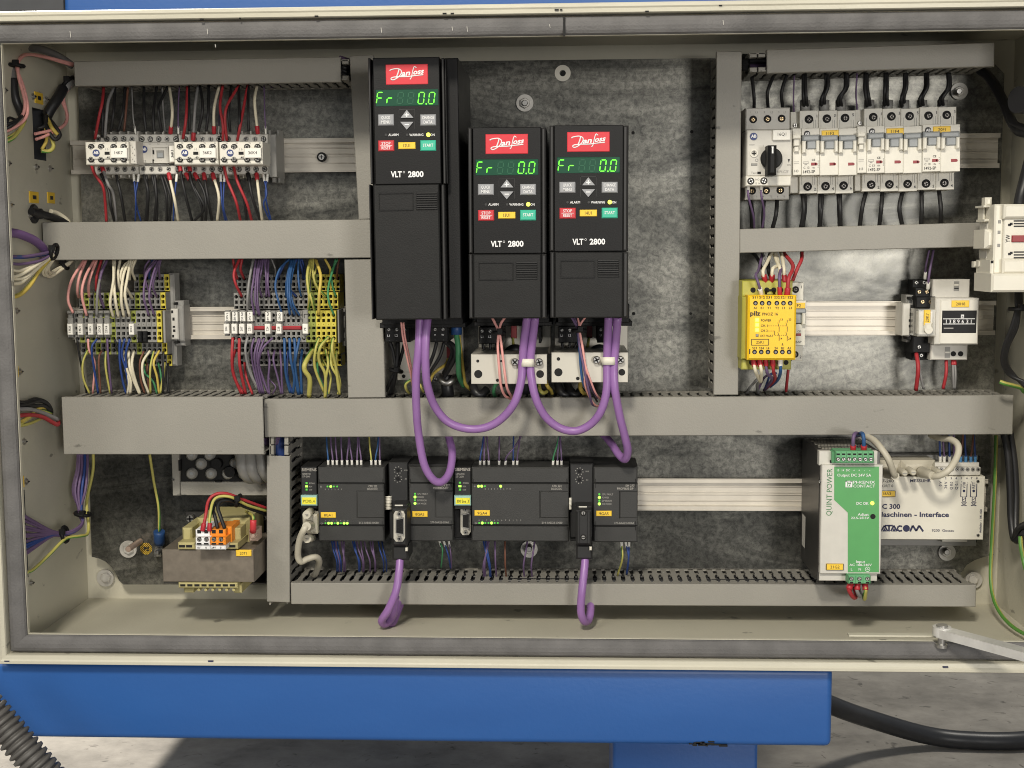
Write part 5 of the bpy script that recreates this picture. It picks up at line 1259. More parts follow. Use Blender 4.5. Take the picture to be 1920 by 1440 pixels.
# ------------------------------------------------------------------ controllers
zE, zF = (540, 800, 5.142), (840, 800, 4.8)
def vents(t, u0, u1, v, d1, parent, n):
    """row of square openings on the upper face of a module"""
    def f(mb):
        a, b = t.L(u0, v, d1), t.L(u1, v, d1)
        for r in range(2):
            for k in range(n):
                x = a.x + (b.x - a.x) * (k + .15) / n; w = (b.x - a.x) * .7 / n; y = a.y + .012 + r * .018
                mb.add([(x, y, a.z + .0003), (x + w, y, a.z + .0003), (x + w, y + .012, a.z + .0003), (x, y + .012, a.z + .0003)], [(0, 1, 2, 3)], HOLE)
    t.part('vent', f, parent)
def plc(label, z, col, main, rows, top, lab, y_flap, leds_top, leds_bot, door, tagq, txts, port):
    t = T('controller', label, 'programmable controller', ((main[0] + main[2]) / 2, 700), 'dark grey controller modules', zoom=z)
    D = .070; x0, y0, x1, y1 = main
    t.pbox('housing', col[0], y0 + 2, x1 - 2, y1 - 12, .008, D - .024, PLCD, c=.0006)
    t.pbox('side_column', col[0], col[1], x0 - 2, col[2], .02, D - .003, PLCD, c=.0008)
    t.pbox('lower_column', col[0], col[2] + 2, x0 - 3, y1 - 36, .02, D - .018, BLACK, c=.0008)
    fr = t.pbox('front_cover', x0, y_flap[0] + 2, x1, y_flap[1] - 2, .03, D, PLC, c=.0008)
    for n, q in (('upper_flap', (x0, y0, x1, y_flap[0] - 1)), ('lower_flap', (x0, y_flap[1] + 1, x1, y1))):
        f_ = t.pbox(n, *q, .03, D - .0006, PLC, c=.0012)
        v = y_flap[0] if n == 'upper_flap' else y_flap[1]
        t.part('flap_gap', lambda mb: (t.box(mb, x0 + 16, v - 4, x1 - 16, v + 2, D - .003, D + .0002, HOLE, 0), t.box(mb, x0 + 14, v - 40, x0 + 18, v + 42, D - .003, D + .0002, HOLE, 0), t.box(mb, x1 - 20, v - 42, x1 - 15, v + 40, D - .003, D + .0002, HOLE, 0)), f_)
    dr = t.pbox('access_door', door[0] + 6, door[1] + 6, door[2] - 1, door[3] - 2, D - .001, D + .0008, PLC, c=.0008)
    t.part('door_gap', lambda mb: (t.box(mb, door[0], door[1], door[0] + 6, door[3], D - .001, D + .0002, HOLE, 0), t.box(mb, door[0], door[1], door[2], door[1] + 5, D - .001, D + .0002, HOLE, 0)), dr)
    for u, v, m in leds_top + leds_bot:
        w = 13 if m is LEDG else 9
        t.part('lit_led', lambda mb: t.cyl(mb, u, v, w, D - .002, D + .0006, m, 12, c=.0003))
    for k, m in enumerate((LEDD, LEDG, LEDD)):
        u, v = lab['led']; t.pbox('lit_led', u - 10 - (3 if k == 1 else 0), v + 31 * k - 9, u + 10 + (3 if k == 1 else 0), v + 31 * k + 9, D - .006, D - .0022, m)
    def f(mb):
        cx = (col[0] + x0) / 2
        t.text(mb, 'SIEMENS', cx, lab['y'], 26, D - .003, PSILV, w=(x0 - col[0]) * .88, bold=.02); t.text(mb, 'SIMATIC', cx - 24, lab['y'] + 41, 17, D - .003, PGREY, w=80); t.text(mb, 'S7-200', cx - 28, lab['y'] + 65, 17, D - .003, PGREY, w=72)
        for k, s in enumerate(('SF/DIAG', 'RUN', 'STOP')): t.text(mb, s, lab['led'][0] + 26, lab['led'][1] + 31 * k, 15, D - .003, PGREY, anchor='l', w=(52, 28, 30)[k])
        for s, u, v, h, w, m in txts: t.text(mb, s, u, v, h, D, m, w=w)
        for q in rows:
            for k in range(q[3]): t.text(mb, str(k % 8), q[0] + k * q[2], q[1], 13, D, PGREY)
    t.part('lettering', f)
    tq = lab['tag']
    g = t.pbox('program_tag', *tq, D - .004, D + .002, TEALF, c=.001); t.pbox('tag_paper', tq[0] + 12, tq[1] + 18, tq[2] - 8, tq[3] - 12, D, D + .0024, LYTAG, parent=g)
    t.part('lettering', lambda mb: t.text(mb, lab['txt'], (tq[0] + tq[2]) / 2 + 2, (tq[1] + tq[3]) / 2 + 3, 26, D + .0025, PBLACK, w=108, bold=0), g)
    h = t.pbox('code_tag', *tagq[:4], D - .001, D + .0012, YTAG); t.part('lettering', lambda mb: t.text(mb, tagq[4], (tagq[0] + tagq[2]) / 2, (tagq[1] + tagq[3]) / 2, 25, D + .0012, PBLACK, bold=0), h)
    vents(t, x0 + 12, x1 - 12, y0, D - .008, t.o, int((x1 - x0) / 42))
    return t
def ledrow(u0, p, v, pat): return [(u0 + p * i, v, LEDG if c == '1' else LEDD) for i, c in enumerate(pat) if c != '.']
P1 = plc('dark grey controller labelled 8GA1, with the beige serial plug', zE, (122, 388, 790), (285, 392, 932, 1108), [(360, 604, 31, 6), (362, 905, 36, 7)], 392, dict(y=415, led=(178, 546), tag=(121, 664, 280, 764), txt='PC305_4'), (549, 952),
         ledrow(380, 31, 578, 'd1dd..'), ledrow(360, 30, 932, 'd11d1d11'), (656, 618, 932, 882), (314, 826, 461, 880, '8GA1'),
         (('CPU 222', 818, 574, 20, 84, PSILV), ('DC/DC/DC', 816, 601, 20, 102, PSILV), ('212-1AB23-0XB0', 778, 926, 19, 192, PGREY), ('I0', 320, 578, 16, None, PGREY), ('Q0', 328, 932, 14, None, PGREY)), None)
P2 = plc('widest dark grey controller, labelled 9GA4, with an open serial port', zF, (55, 368, 745), (211, 365, 1088, 1036), [(335, 560, 28, 9), (280, 842, 34, 12)], 365, dict(y=384, led=(107, 506), tag=(55, 622, 206, 712), txt='300 Ene_3'), (511, 889),
         ledrow(274, 29, 537, '11d') + [(474, 537, LEDG)], ledrow(280, 28, 868, 'd1dd1dd'), (822, 578, 1088, 824), (238, 753, 377, 803, '9GA4'),
         (('CPU 224', 980, 533, 19, 84, PSILV), ('DC/DC/DC', 978, 559, 19, 96, PSILV), ('214-1AD23-0XB0', 936, 864, 18, 186, PGREY), ('I0', 240, 537, 14, None, PGREY), ('Q0', 252, 868, 13, None, PGREY)), None)
def module(label, z, col, main, flap, door, tagq, leds, part_no):
    t = T('bus_module', label, 'bus module', ((main[0] + main[2]) / 2, 700), 'dark grey bus modules', zoom=z); D = .070; x0, y0, x1, y1 = main
    t.pbox('housing', col[0] + 4, col[1] + 18, x1 - 2, y1 - 10, .008, D - .010, PLCD, c=.0006)
    cl = t.pbox('address_column', col[0], col[1], x0 - 2, col[2], .02, D - .006, PLCD, c=.001)
    s = z[2] / 5.142
    for k, v in enumerate((col[1] + 75 * s, col[1] + 158 * s)):
        u = col[0] + 92 * s
        def f(mb):
            t.cyl(mb, u, v, 18 * s, D - .007, D - .0056, BLACK, 16)
            for q in range(8):
                a = q * math.pi / 4 + .2; t.box(mb, u + 36 * s * math.cos(a) - 4, v + 33 * s * math.sin(a) - 4, u + 36 * s * math.cos(a) + 4, v + 33 * s * math.sin(a) + 4, D - .007, D - .0057, PGREY, 0)
            t.text(mb, ('X10', 'X1')[k], u + 75 * s, v, 13 * s, D - .006, PGREY)
        t.part('rotary_switch', f, cl)
    t.pbox('front_cover', x0, flap[0] + 2, x1, flap[1] - 2, .03, D, PLC, c=.0008)
    for n, q, v in (('upper_flap', (x0, y0, x1, flap[0] - 1), flap[0]), ('lower_flap', (x0, flap[1] + 1, x1, y1), flap[1])):
        f_ = t.pbox(n, *q, .03, D - .0006, PLC, c=.0012)
        t.part('flap_gap', lambda mb: (t.box(mb, x0 + 16, v - 4, x1 - 16, v + 2, D - .003, D + .0002, HOLE, 0), t.box(mb, x0 + 14, v - 40, x0 + 18, v + 42, D - .003, D + .0002, HOLE, 0), t.box(mb, x1 - 20, v - 42, x1 - 15, v + 40, D - .003, D + .0002, HOLE, 0)), f_)
    dr = t.pbox('access_door', door[0] + 6, door[1] + 6, door[2] - 1, door[3] - 2, D - .001, D + .0008, PLC, c=.0008)
    t.part('door_gap', lambda mb: (t.box(mb, door[0], door[1], door[0] + 6, door[3], D - .001, D + .0002, HOLE, 0), t.box(mb, door[0], door[1], door[2], door[1] + 5, D - .001, D + .0002, HOLE, 0)), dr)
    for k, m in enumerate((LEDD, LEDG, LEDD, LEDG)): t.part('lit_led', lambda mb: t.cyl(mb, leds[0], leds[1] + 31 * s * k, (14 if m is LEDG else 10), D - .002, D + .0006, m, 12, c=.0003))
    def f(mb):
        for k, q in enumerate(('CPU FAULT', 'POWER', 'DP ERROR', 'DX MODE')): t.text(mb, q, leds[0] + 24, leds[1] + 31 * s * k, 16, D, PGREY, anchor='l', w=(100, 62, 90, 86)[k])
        t.text(mb, 'EM 277', x1 - 72 * s, flap[0] + 20, 19, D, PSILV, w=80); t.text(mb, 'PROFIBUS-DP', x1 - 118 * s, flap[0] + 46, 19, D, PSILV, w=146); t.text(mb, part_no, x1 - 130 * s, flap[1] - 26, 18, D, PGREY, w=178)
    t.part('lettering', f)
    h = t.pbox('code_tag', *tagq[:4], D - .001, D + .0012, YTAG); t.part('lettering', lambda mb: t.text(mb, tagq[4], (tagq[0] + tagq[2]) / 2, (tagq[1] + tagq[3]) / 2, 25, D + .0012, PBLACK, bold=0), h)
    vents(t, x0 - 20, x1 - 8, y0, D - .012, t.o, 10)
    return t
M1 = module('bus module labelled 8GA5, between the two controllers', zE, (968, 345, 1080), (1167, 388, 1592, 1108), (545, 948), (1414, 615, 1592, 878), (1197, 816, 1345, 872, '8GA5'), (1224, 648), '277-0AA22-0XA0')
M2 = module('bus module labelled 9GA5, last of the controllers by the bare rail', zF, (1096, 332, 1000), (1310, 365, 1706, 1042), (511, 893), (1540, 579, 1706, 826), (1334, 758, 1473, 807, '9GA5'), (1362, 609), '277-0AA22-0XA0')
# ribbon links
def ribbon(label, z, u, v0, v1, du):
    t = T('ribbon_link', label, 'ribbon cable', (u, (v0 + v1) / 2), 'ribbon links between modules', zoom=z)
    def f(mb):
        for k in range(9):
            v = v0 + (v1 - v0) * (k + .5) / 9; t.tube(mb, [(u - du, v + 4, .052), (u - du * .5, v + 2, .066), (u + du * .4, v, .067), (u + du, v - 2, .052)], .0009, IVORY, n=6, sub=4)
    t.part('ribbon', f)
ribbon('short pale ribbon cable beside the first controller', zE, 972, 668, 800, 40); ribbon('pale ribbon cable at the side of the widest controller', zF, 1098, 640, 745, 22)
# nine-pin ports
def ninepin(t, q, D, parent=None):
    u0, v0, u1, v1 = q; cx = (u0 + u1) / 2; w = (u1 - u0) / 2; h = v1 - v0
    b = t.part('serial_port', lambda mb: (t.poly(mb, [(cx - w * .7, v0), (cx + w * .7, v0), (cx + w, v0 + h * .12), (cx + w, v0 + h * .88), (cx + w * .6, v1), (cx - w * .6, v1), (cx - w, v0 + h * .9), (cx - w, v0 + h * .1)], D - .002, D, ALU),
                                     t.poly(mb, [(cx - w * .62, v0 + h * .27), (cx + w * .75, v0 + h * .22), (cx + w * .75, v0 + h * .78), (cx - w * .62, v0 + h * .73)], D - .002, D + .004, STEEL),
                                     t.poly(mb, [(cx - w * .52, v0 + h * .29), (cx + w * .65, v0 + h * .25), (cx + w * .65, v0 + h * .75), (cx - w * .52, v0 + h * .71)], D, D + .0043, BLACK)), parent)
    def pins(mb):
        for k in range(5): t.cyl(mb, cx + w * .32, v0 + h * (.31 + .095 * k), w * .13, D, D + .0046, HOLE, 8)
        for k in range(4): t.cyl(mb, cx - w * .22, v0 + h * (.355 + .095 * k), w * .13, D, D + .0046, HOLE, 8)
    t.part('pin_socket', pins, parent or b)
    for v in (v0 + h * .1, v0 + h * .91): t.part('hex_post', lambda mb: (t.cyl(mb, cx, v, w * .42, D, D + .005, STEEL, 6, c=.0004), t.cyl(mb, cx, v, w * .2, D, D + .0053, HOLE, 10)), parent or b)
P2.zoom(*zF); ninepin(P2, (113, 722, 203, 976), .056)
def busplug(label, z, q, open_):
    t = T('bus_plug', label, 'bus connector', ((q[0] + q[2]) / 2, (q[1] + q[3]) / 2), 'black bus connectors', zoom=z); D = .104; u0, v0, u1, v1 = q; s = z[2] / 5.142
    b = t.pbox('shell', u0, v0 + 40 * s, u1 - 28 * s, v1 - 140 * s, .056, D, PLCD, c=.002); t.pbox('cable_collar', u0 + 2, v1 - 140 * s, u1 - 18 * s, v1, .062, D - .005, PLCD, c=.002)
    t.pbox('barcode_sticker', u0 + 28 * s, v0 + 2, u0 + 108 * s, v0 + 36 * s, .05, .0885, LGREY2); t.pbox('shell_rear', u0 + 12 * s, v0, u1 - 26 * s, v0 + 42 * s, .05, .088, PLCD)
    if open_: ninepin(t, (u0 + 18 * s, v0 + 62 * s, u0 + 128 * s, v0 + 356 * s), D + .002)
    else:
        t.part('cover_plate', lambda mb: t.frame(mb, u0 + 30, v0 + 50, u0 + 106, v0 + 335, D - .001, D + .0005, BLACK, 4))
        for v in (v0 + 62, v0 + 280): t.part('screw_well', lambda mb: t.cyl(mb, u0 + 68, v, 27, D - .001, D + .0004, HOLE, 18)); t.screw('plug_screw', u0 + 68, v, 20, D + .0012, slot='-')
    t.pbox('switch', u1 - 48 * s, v1 - 120 * s, u1 - 26 * s, v1 - 88 * s, D - .01, D - .001, IVORY)
    return t
busplug('black bus connector with an exposed nine-pin socket', zE, (1000, 752, 1178, 1290), True); busplug('black bus connector closed by two screws, no open socket', zF, (1150, 716, 1318, 1196), False)
# beige serial plug
t = T('serial_plug', 'beige serial plug on the controller next to the upright duct', 'serial plug', (210, 960), zoom=zE)
t.part('plug_shell', lambda mb: (t.box(mb, 175, 850, 280, 1040, .054, .082, BEIGE, .005), t.box(mb, 135, 870, 235, 1030, .06, .086, BEIGE, .006)))
for u, v, a, b in ((178, 850, 218, 815), (182, 1083, 232, 1068)): t.part('thumb_screw', lambda mb: (t.tube(mb, [(a, b, .070), (u, v, .098)], .0042, BEIGE, n=14, sub=2), t.box(mb, u - 12, v - 3, u + 12, v + 3, .098, .1003, PGREY, 0)))
t.part('strain_relief', lambda mb: t.tube(mb, [(205, 950, .082), (190, 955, .094), (178, 962, .108)], .0050, BEIGE, n=14, rfun=lambda q: 1.2 - .3 * q))

# ------------------------------------------------------------------ transformer, cable entry plate
zT = (160, 810, 4.364)
t = T('cable_entry_plate', 'grey sheet frame with a black foam cable entry in the shade above the transformer', 'cable entry', (1100, 350), zoom=zT)
t.part('sheet_frame', lambda mb: (t.box(mb, 703, 150, 776, 522, .006, .032, DUCT, .0006), t.box(mb, 776, 408, 1500, 520, .006, .032, DUCT, .0006)))
t.part('cable_foam', lambda mb: (t.box(mb, 776, 120, 1500, 408, .006, .028, HOLE), t.box(mb, 760, 232, 780, 318, .02, .034, BLACK), t.box(mb, 1060, 398, 1110, 412, .02, .034, BLACK)))
for u, v in ((862, 190), (940, 265), (864, 345), (1022, 345), (1158, 345), (1220, 260), (1010, 190), (1290, 345)):
    t.part('grommet', lambda mb: (t.cyl(mb, u, v, 46, .02, .033, MGREY, 20, c=.002), t.cyl(mb, u + 4, v - 4, 14, .02, .0333, BGREY, 12)))
for u in (1090, 1200):
    t.part('grommet_plug', lambda mb: t.cyl(mb, u - 20, 262 + (u - 1090) * .6, 44, .02, .036, BLACK, 18))
t.screw('plate_screw', 720, 388, 12, .0325)
for i, (a, b) in enumerate(((1275, 1345), (1345, 1390), (1440, 1480))):
    cable(f'{ORD[i]} fat grey cable from the left bending up out of the foam cable entry', zT, [(a + 120, 372, .026), (a + 60, 372, .045), (a + 15, 300, .055), (a, 200, .05), (a - 20, 120, .045)], .0065, MGREY, group='grey cables in the cable entry')
t = T('transformer', 'iron-cored transformer tagged 20T1, with white and orange plugs', 'transformer', (1000, 1000), zoom=zT)
t.part('core', lambda mb: (t.box(mb, 627, 962, 1381, 1230, .035, .118, LAM, .0006)))
t.part('mounting_bracket', lambda mb: (t.box(mb, 820, 655, 1480, 720, .004, .008, DSTEEL), t.box(mb, 640, 1228, 1480, 1245, .004, .06, DSTEEL)))
t.part('coil', lambda mb: (t.box(mb, 905, 712, 1340, 962, .02, .085, BOBB, .006), t.box(mb, 1210, 760, 1300, 900, .02, .0853, IVORY, .003)))
t.part('bobbin', lambda mb: (t.box(mb, 756, 905, 900, 962, .06, .122, BOBB, .001), t.box(mb, 790, 786, 874, 905, .05, .105, BOBB, .002), t.box(mb, 1135, 908, 1248, 960, .06, .122, BOBB, .001), t.box(mb, 1195, 786, 1272, 945, .05, .105, BOBB, .001)))
t.part('bobbin_slot', lambda mb: [t.box(mb, u, 925, u + 50, 945, .12, .1223, HOLE, 0) for u in (766, 824, 1178)])
def fins(mb):
    t.box(mb, 760, 1234, 1245, 1280, .05, .120, BOBB, .001); t.box(mb, 1215, 1240, 1280, 1318, .05, .112, BOBB, .001); t.box(mb, 806, 1278, 885, 1316, .05, .112, BOBB, .001)
    for k in range(8): t.box(mb, 776 + k * 58, 1246, 818 + k * 58, 1264, .118, .1203, HOLE, 0)
    for k in range(6): t.cyl(mb, 928 + k * 57, 1292, 12, .06, .118, BOBB, 10)
t.part('lower_bobbin', fins)
for q, m, n in (((900, 790, 1020, 963), PWHITE, 'white'), ((1020, 780, 1150, 963), ORNG, 'orange')):
    def f(mb):
        t.box(mb, q[0], 800, q[2] - 2, 870, .085, .128, m, .001); t.box(mb, q[0], 866, q[2] - 2, 926, .085, .138, m, .001); t.box(mb, q[0], 924, q[2] - 2, 964, .085, .136, PWHITE, .001)
        if n == 'orange': t.box(mb, 1148, 775, 1200, 945, .085, .118, ORNG, .001)
    p = t.part('plug_terminal', f, label=f'{n} plug-in terminal')
    for k in range(2):
        u = q[0] + 31 + 58 * k; t.screw('terminal_screw', u, 880, 17, .1385, slot='-', parent=p, recess=1.15)
        t.part('wire_slot', lambda mb: t.box(mb, u - 19, 908, u + 19, 922, .137, .1383, HOLE, 0), p); t.part('wire_entry', lambda mb: t.box(mb, u - 16, 803, u + 16, 830, .12, .1283, HOLE, 0), p)
    t.part('lettering', lambda mb: (t.text(mb, '0V' if n == 'white' else '24V', q[0] + 30, 946, 16, .136, PBLACK), t.text(mb, '0', q[0] + 88, 946, 16, .136, PBLACK)), p)
g = t.pbox('code_tag', 1230, 966, 1358, 1018, .117, .1195, YTAG); t.part('lettering', lambda mb: t.text(mb, '20T1', 1293, 992, 21, .1195, PBLACK, bold=0), g)
t.part('copper_lug', lambda mb: (t.box(mb, 1336, 800, 1408, 895, .08, .1, COPPER, .001), t.cyl(mb, 1372, 848, 30, .098, .104, COPPER, 6, c=.0005), t.cyl(mb, 1372, 848, 14, .1, .109, COPPER, 10)))
t.part('lug_sleeve', lambda mb: t.tube(mb, [(1372, 815, .104), (1374, 760, .108), (1374, 720, .108)], .0034, REDB, n=10, sub=2))
t.screw('mounting_screw', 856, 710, 36, .012); t.screw('mounting_screw', 1466, 704, 20, .012); t.screw('mounting_screw', 1466, 1190, 18, .02)
t = T('earth_sticker', 'round black and yellow striped earth sticker on the plate', 'sticker', (497, 955), zoom=zT)
def f(mb):
    t.cyl(mb, 497, 955, 48, -.001, .0004, YTAG, 28)
    for k in range(-4, 5):
        o = k * 11; h = math.sqrt(max(0, 46 ** 2 - o ** 2)); c = math.sqrt(.5)
        a = (497 + o * c - h * c, 955 + o * c + h * c); b = (497 + o * c + h * c, 955 + o * c - h * c)
        t.poly(mb, [(a[0] - 1.7, a[1] - 1.7), (b[0] - 1.7, b[1] - 1.7), (b[0] + 1.7, b[1] + 1.7), (a[0] + 1.7, a[1] + 1.7)], 0, .0007, PBLACK)
    t.text(mb, 'PE', 500, 955, 32, .001, PBLACK, bold=.03)
t.part('sticker_face', f)
t = T('earth_lug', 'blue-sleeved cable lug bolted to the plate near the earth sticker', 'cable lug', (595, 980), zoom=zT)
t.part('sleeve', lambda mb: t.tube(mb, [(606, 905, .012), (606, 860, .016), (604, 812, .018)], .0062, FER['b'][1], n=12, sub=2))
t.part('lug', lambda mb: (t.poly(mb, [(585, 905), (625, 905), (632, 950), (618, 1020), (565, 1020), (562, 985)], .006, .009, STEEL)))
t.part('hex_nut', lambda mb: (t.cyl(mb, 592, 985, 40, .009, .013, STEEL, 6, c=.0008, rot=.4))); t.part('stud', lambda mb: t.cyl(mb, 586, 990, 20, .013, .028, STEEL, 12, c=.001))

# ------------------------------------------------------------------ contactor block on the right-hand side wall
zR = (1800, 340, 6)
t = T('wall_contactor', 'large white contactor fixed to the side wall, printed YW', 'contactor', (560, 700), zoom=zR)
D = .150
def f(mb):
    t.box(mb, 395, 258, 1086, 1040, D - .045, D - .004, IVORY, .0015)
    t.box(mb, 500, 258, 1086, 415, D - .045, D + .004, IVORY, .002); t.box(mb, 498, 415, 1086, 878, D - .045, D, IVORY, .001); t.box(mb, 485, 878, 1086, 1036, D - .045, D + .003, IVORY, .002); t.box(mb, 360, 1038, 1086, 1245, D - .045, D + .008, IVORY, .002)
    t.box(mb, 640, 300, 1100, 1200, D - .12, D - .04, LGREY, .002)
t.part('housing', f)
t.part('plug_shell', lambda mb: (t.box(mb, 345, 886, 378, 1240, D - .046, D - .003, IVORY, .003), t.box(mb, 160, 900, 215, 968, D - .052, D - .044, IVORY, .002), t.box(mb, 350, 890, 376, 922, D - .02, D - .0028, HOLE, 0), t.box(mb, 215, 900, 350, 960, D - .05, D - .034, IVORY, .003)))
t.part('latch', lambda mb: (t.box(mb, 290, 180, 362, 275, D - .048, D - .036, IVORY, .002), t.box(mb, 268, 270, 395, 292, D - .046, D - .02, IVORY, .001), t.box(mb, 262, 292, 282, 455, D - .046, D - .03, IVORY, .001), t.box(mb, 278, 425, 395, 452, D - .046, D - .02, IVORY, .001), t.box(mb, 278, 292, 392, 425, D - .046, D - .038, MGREY, .001), t.box(mb, 312, 450, 440, 540, D - .046, D - .022, LGREY, .002), t.box(mb, 290, 540, 415, 755, D - .046, D - .010, IVORY, .006), t.box(mb, 305, 768, 450, 868, D - .046, D - .022, LGREY, .002)))
for u, v in ((441, 573), (438, 721), (446, 455)): t.pbox('slot', u - 17, v - 20, u + 17, v + 20, .1, D - .0036, MGREY)
t.pbox('flag', 588, 608, 724, 682, D - .002, D + .002, DRED)
def f(mb):
    t.text(mb, 'YW', 538, 645, 50, D, PBLACK, rot=math.pi / 2, w=90)
    for v in (438, 468, 498, 788, 820, 852): t.box(mb, 606, v, 740, v + 14, D - .001, D + .0004, PBLACK, 0)
    for v in (465, 792):
        t.box(mb, 543, v + 12, 575, v + 38, D - .001, D + .0004, PBLACK, 0); t.box(mb, 562, v, 592, v + 26, D - .001, D + .0004, PBLACK, 0)
t.part('lettering', f)
t = T('cable_gland', 'dark round cable boss on the side wall above the white contactor', 'cable gland', (1925, 185), d=.13)
t.part('gland_body', lambda mb: t.tube(mb, [(1908, 187, .14), (1975, 192, .12)], .0125, BCAB, n=18, sub=2))

# ------------------------------------------------------------------ door stay
t = T('door_stay', 'bright metal door stay reaching in over the lower rim of the cabinet', 'door stay', (1770, 1190), zoom=(0, 0, 1), d=.20)
def f(mb):
    a = W(1765, 1184, .207); b = W(2010, 1250, .31)
    n = (b - a); s = Vector((n.y, -n.x, 0)).normalized() * .0075
    vs = [a + s, a - s, b - s, b + s]; top = [Vector(v) + Vector((0, 0, .0035)) for v in vs]; bot = [Vector(v) - Vector((0, 0, .0045)) for v in vs]
    c = t.c; mb.add([v - c for v in top + bot], [(0, 1, 2, 3), (7, 6, 5, 4)] + [(i, 4 + i, 4 + (i + 1) % 4, (i + 1) % 4) for i in range(4)], STAY)
STAY = mat('zinc_plated_bar', (.70, .69, .66), .35, .4, var=.12, scale=60)
t.part('arm', f)
def f(mb):
    a = W(1766, 1182, .207) - t.c
    for z0, z1, r, m in ((-.0045, .0037, .0085, STAY), (.0037, .0054, .0052, STEEL), (-.013, -.0045, .0036, STEEL), (-.016, -.013, .0055, STEEL)):
        n = 16; vs = [(a.x + r * math.cos(2 * math.pi * i / n), a.y + r * math.sin(2 * math.pi * i / n), a.z + z) for z in (z0, z1) for i in range(n)]
        mb.add(vs, [tuple(range(n, 2 * n)), tuple(range(n - 1, -1, -1))], m); mb.add(vs, [(i, (i + 1) % n, n + (i + 1) % n, n + i) for i in range(n)], m, True)
t.part('pivot', f)
t.part('guide_bar', lambda mb: t.box(mb, 1592, 1191, 1775, 1196, .188, .196, CREAM, .001))
# ------------------------------------------------------------------ wires; points are read off the photograph and set at their own depth
G1 = 'wires between the contactors and the upper duct'
up = (.064, .070, .066, .045)
bundle('between contactors and top duct', G1, zA, [
 ('r', [(712, 802), (742, 640), (768, 520), (778, 405)]), ('k', [(765, 790), (772, 600), (775, 405)]), ('g', [(786, 795), (800, 620), (815, 510), (862, 405)]), ('k', [(830, 745), (852, 600), (862, 405)]),
 ('k', [(885, 745), (922, 600), (938, 405)]), ('g', [(1015, 745), (998, 630), (988, 405)], 'w', .0007), ('k', [(1095, 748), (1080, 600), (1080, 405)]), ('k', [(1155, 748), (1150, 620), (1175, 405)]),
 ('k', [(1212, 748), (1188, 600), (1196, 540), (1262, 405)]), ('w', [(1280, 745), (1292, 590), (1268, 400)], 'r'), ('v', [(1338, 745), (1336, 600), (1345, 405)], 'w', .0007), ('r', [(1372, 802), (1396, 640), (1405, 400)]),
 ('k', [(1418, 745), (1418, 600), (1412, 405)]), ('g', [(1450, 795), (1464, 560), (1484, 400)], 'r'), ('k', [(1488, 745), (1520, 570), (1500, 405)]), ('k', [(1545, 745), (1562, 600), (1565, 405)]), ('w', [(1605, 745), (1606, 570), (1645, 400)], 'r'),
 ('r', [(1672, 815), (1672, 690), (1650, 560), (1670, 400)]), ('r', [(1700, 815), (1692, 590), (1790, 400)]), ('k', [(1726, 745), (1715, 600), (1735, 405)]), ('k', [(1790, 745), (1795, 640), (1790, 405)]),
 ('r', [(1780, 815), (1806, 680), (1858, 400)]), ('k', [(1865, 745), (1860, 600), (1862, 405)]), ('w', [(1932, 745), (1910, 520), (1928, 400)], 'r'), ('v', [(1993, 745), (1985, 600), (1980, 400)], 'w', .0007)], ds=up, r=.00155)
bundle('in the rear row above the contactors', G1, zA, [('v', [(1640, 745), (1645, 600), (1660, 405)], 'w', .0007), ('n', [(930, 745), (945, 590), (960, 405)]), ('g', [(1240, 745), (1225, 600), (1215, 405)], None, .0008)], ds=(.05, .05, .045, .04))
G2 = 'wires between the contactors and the middle duct'
dn = (.060, .066, .062, .045)
bundle('between contactors and the duct below', G2, zA, [
 ('r', [(686, 1000), (712, 1070), (772, 1160), (790, 1290), (798, 1425)]), ('k', [(756, 1062), (815, 1190), (830, 1300), (860, 1425)]), ('g', [(766, 1015), (810, 1140), (850, 1220), (870, 1425)], 'r'), ('k', [(872, 1072), (905, 1220), (940, 1425)]),
 ('b', [(1003, 1085), (1018, 1250), (1015, 1425)], 'w', .0009), ('b', [(1038, 1085), (1018, 1260), (1058, 1425)], 'w', .0009), ('k', [(1078, 1072), (1110, 1200), (1102, 1425)]), ('k', [(1098, 1072), (1106, 1240), (1092, 1425)]),
 ('k', [(1140, 1072), (1175, 1250), (1175, 1425)]), ('k', [(1160, 1072), (1172, 1240), (1158, 1425)]), ('k', [(1208, 1072), (1250, 1240), (1250, 1425)]), ('k', [(1228, 1072), (1280, 1240), (1270, 1425)]), ('w', [(1268, 1075), (1310, 1260), (1338, 1425)], 'r'),
 ('b', [(1325, 1085), (1308, 1250), (1300, 1425)], 'w', .0009), ('k', [(1348, 1010), (1385, 1200), (1442, 1425)], 'r'), ('k', [(1420, 1010), (1440, 1140), (1510, 1300), (1515, 1425)], 'r'), ('k', [(1402, 1075), (1500, 1240), (1530, 1330), (1450, 1425)], 'r'),
 ('k', [(1466, 1075), (1530, 1200), (1545, 1320), (1540, 1425)], 'r'), ('k', [(1530, 1075), (1560, 1250), (1592, 1425)], 'r'), ('w', [(1598, 1075), (1642, 1240), (1628, 1425)], 'r'), ('b', [(1655, 1085), (1665, 1280), (1690, 1425)], 'w', .0009), ('b', [(1684, 1085), (1675, 1300), (1705, 1425)], 'w', .0009),
 ('r', [(1678, 1002), (1705, 1110), (1770, 1270), (1805, 1425)]), ('r', [(1752, 1002), (1780, 1120), (1850, 1280), (1890, 1425)]), ('k', [(1780, 1075), (1830, 1250), (1850, 1425)]), ('k', [(1862, 1075), (1890, 1230), (1955, 1425)], 'k'), ('w', [(1925, 1075), (1945, 1250), (1968, 1425)], 'r'),
 ('b', [(1978, 1085), (2000, 1210), (1978, 1300), (2030, 1425)], 'w', .0009), ('b', [(2006, 1085), (1992, 1230), (2035, 1425)], 'w', .0009)], ds=dn, r=.00155)
G3 = 'wires of the terminal group with cream wires'
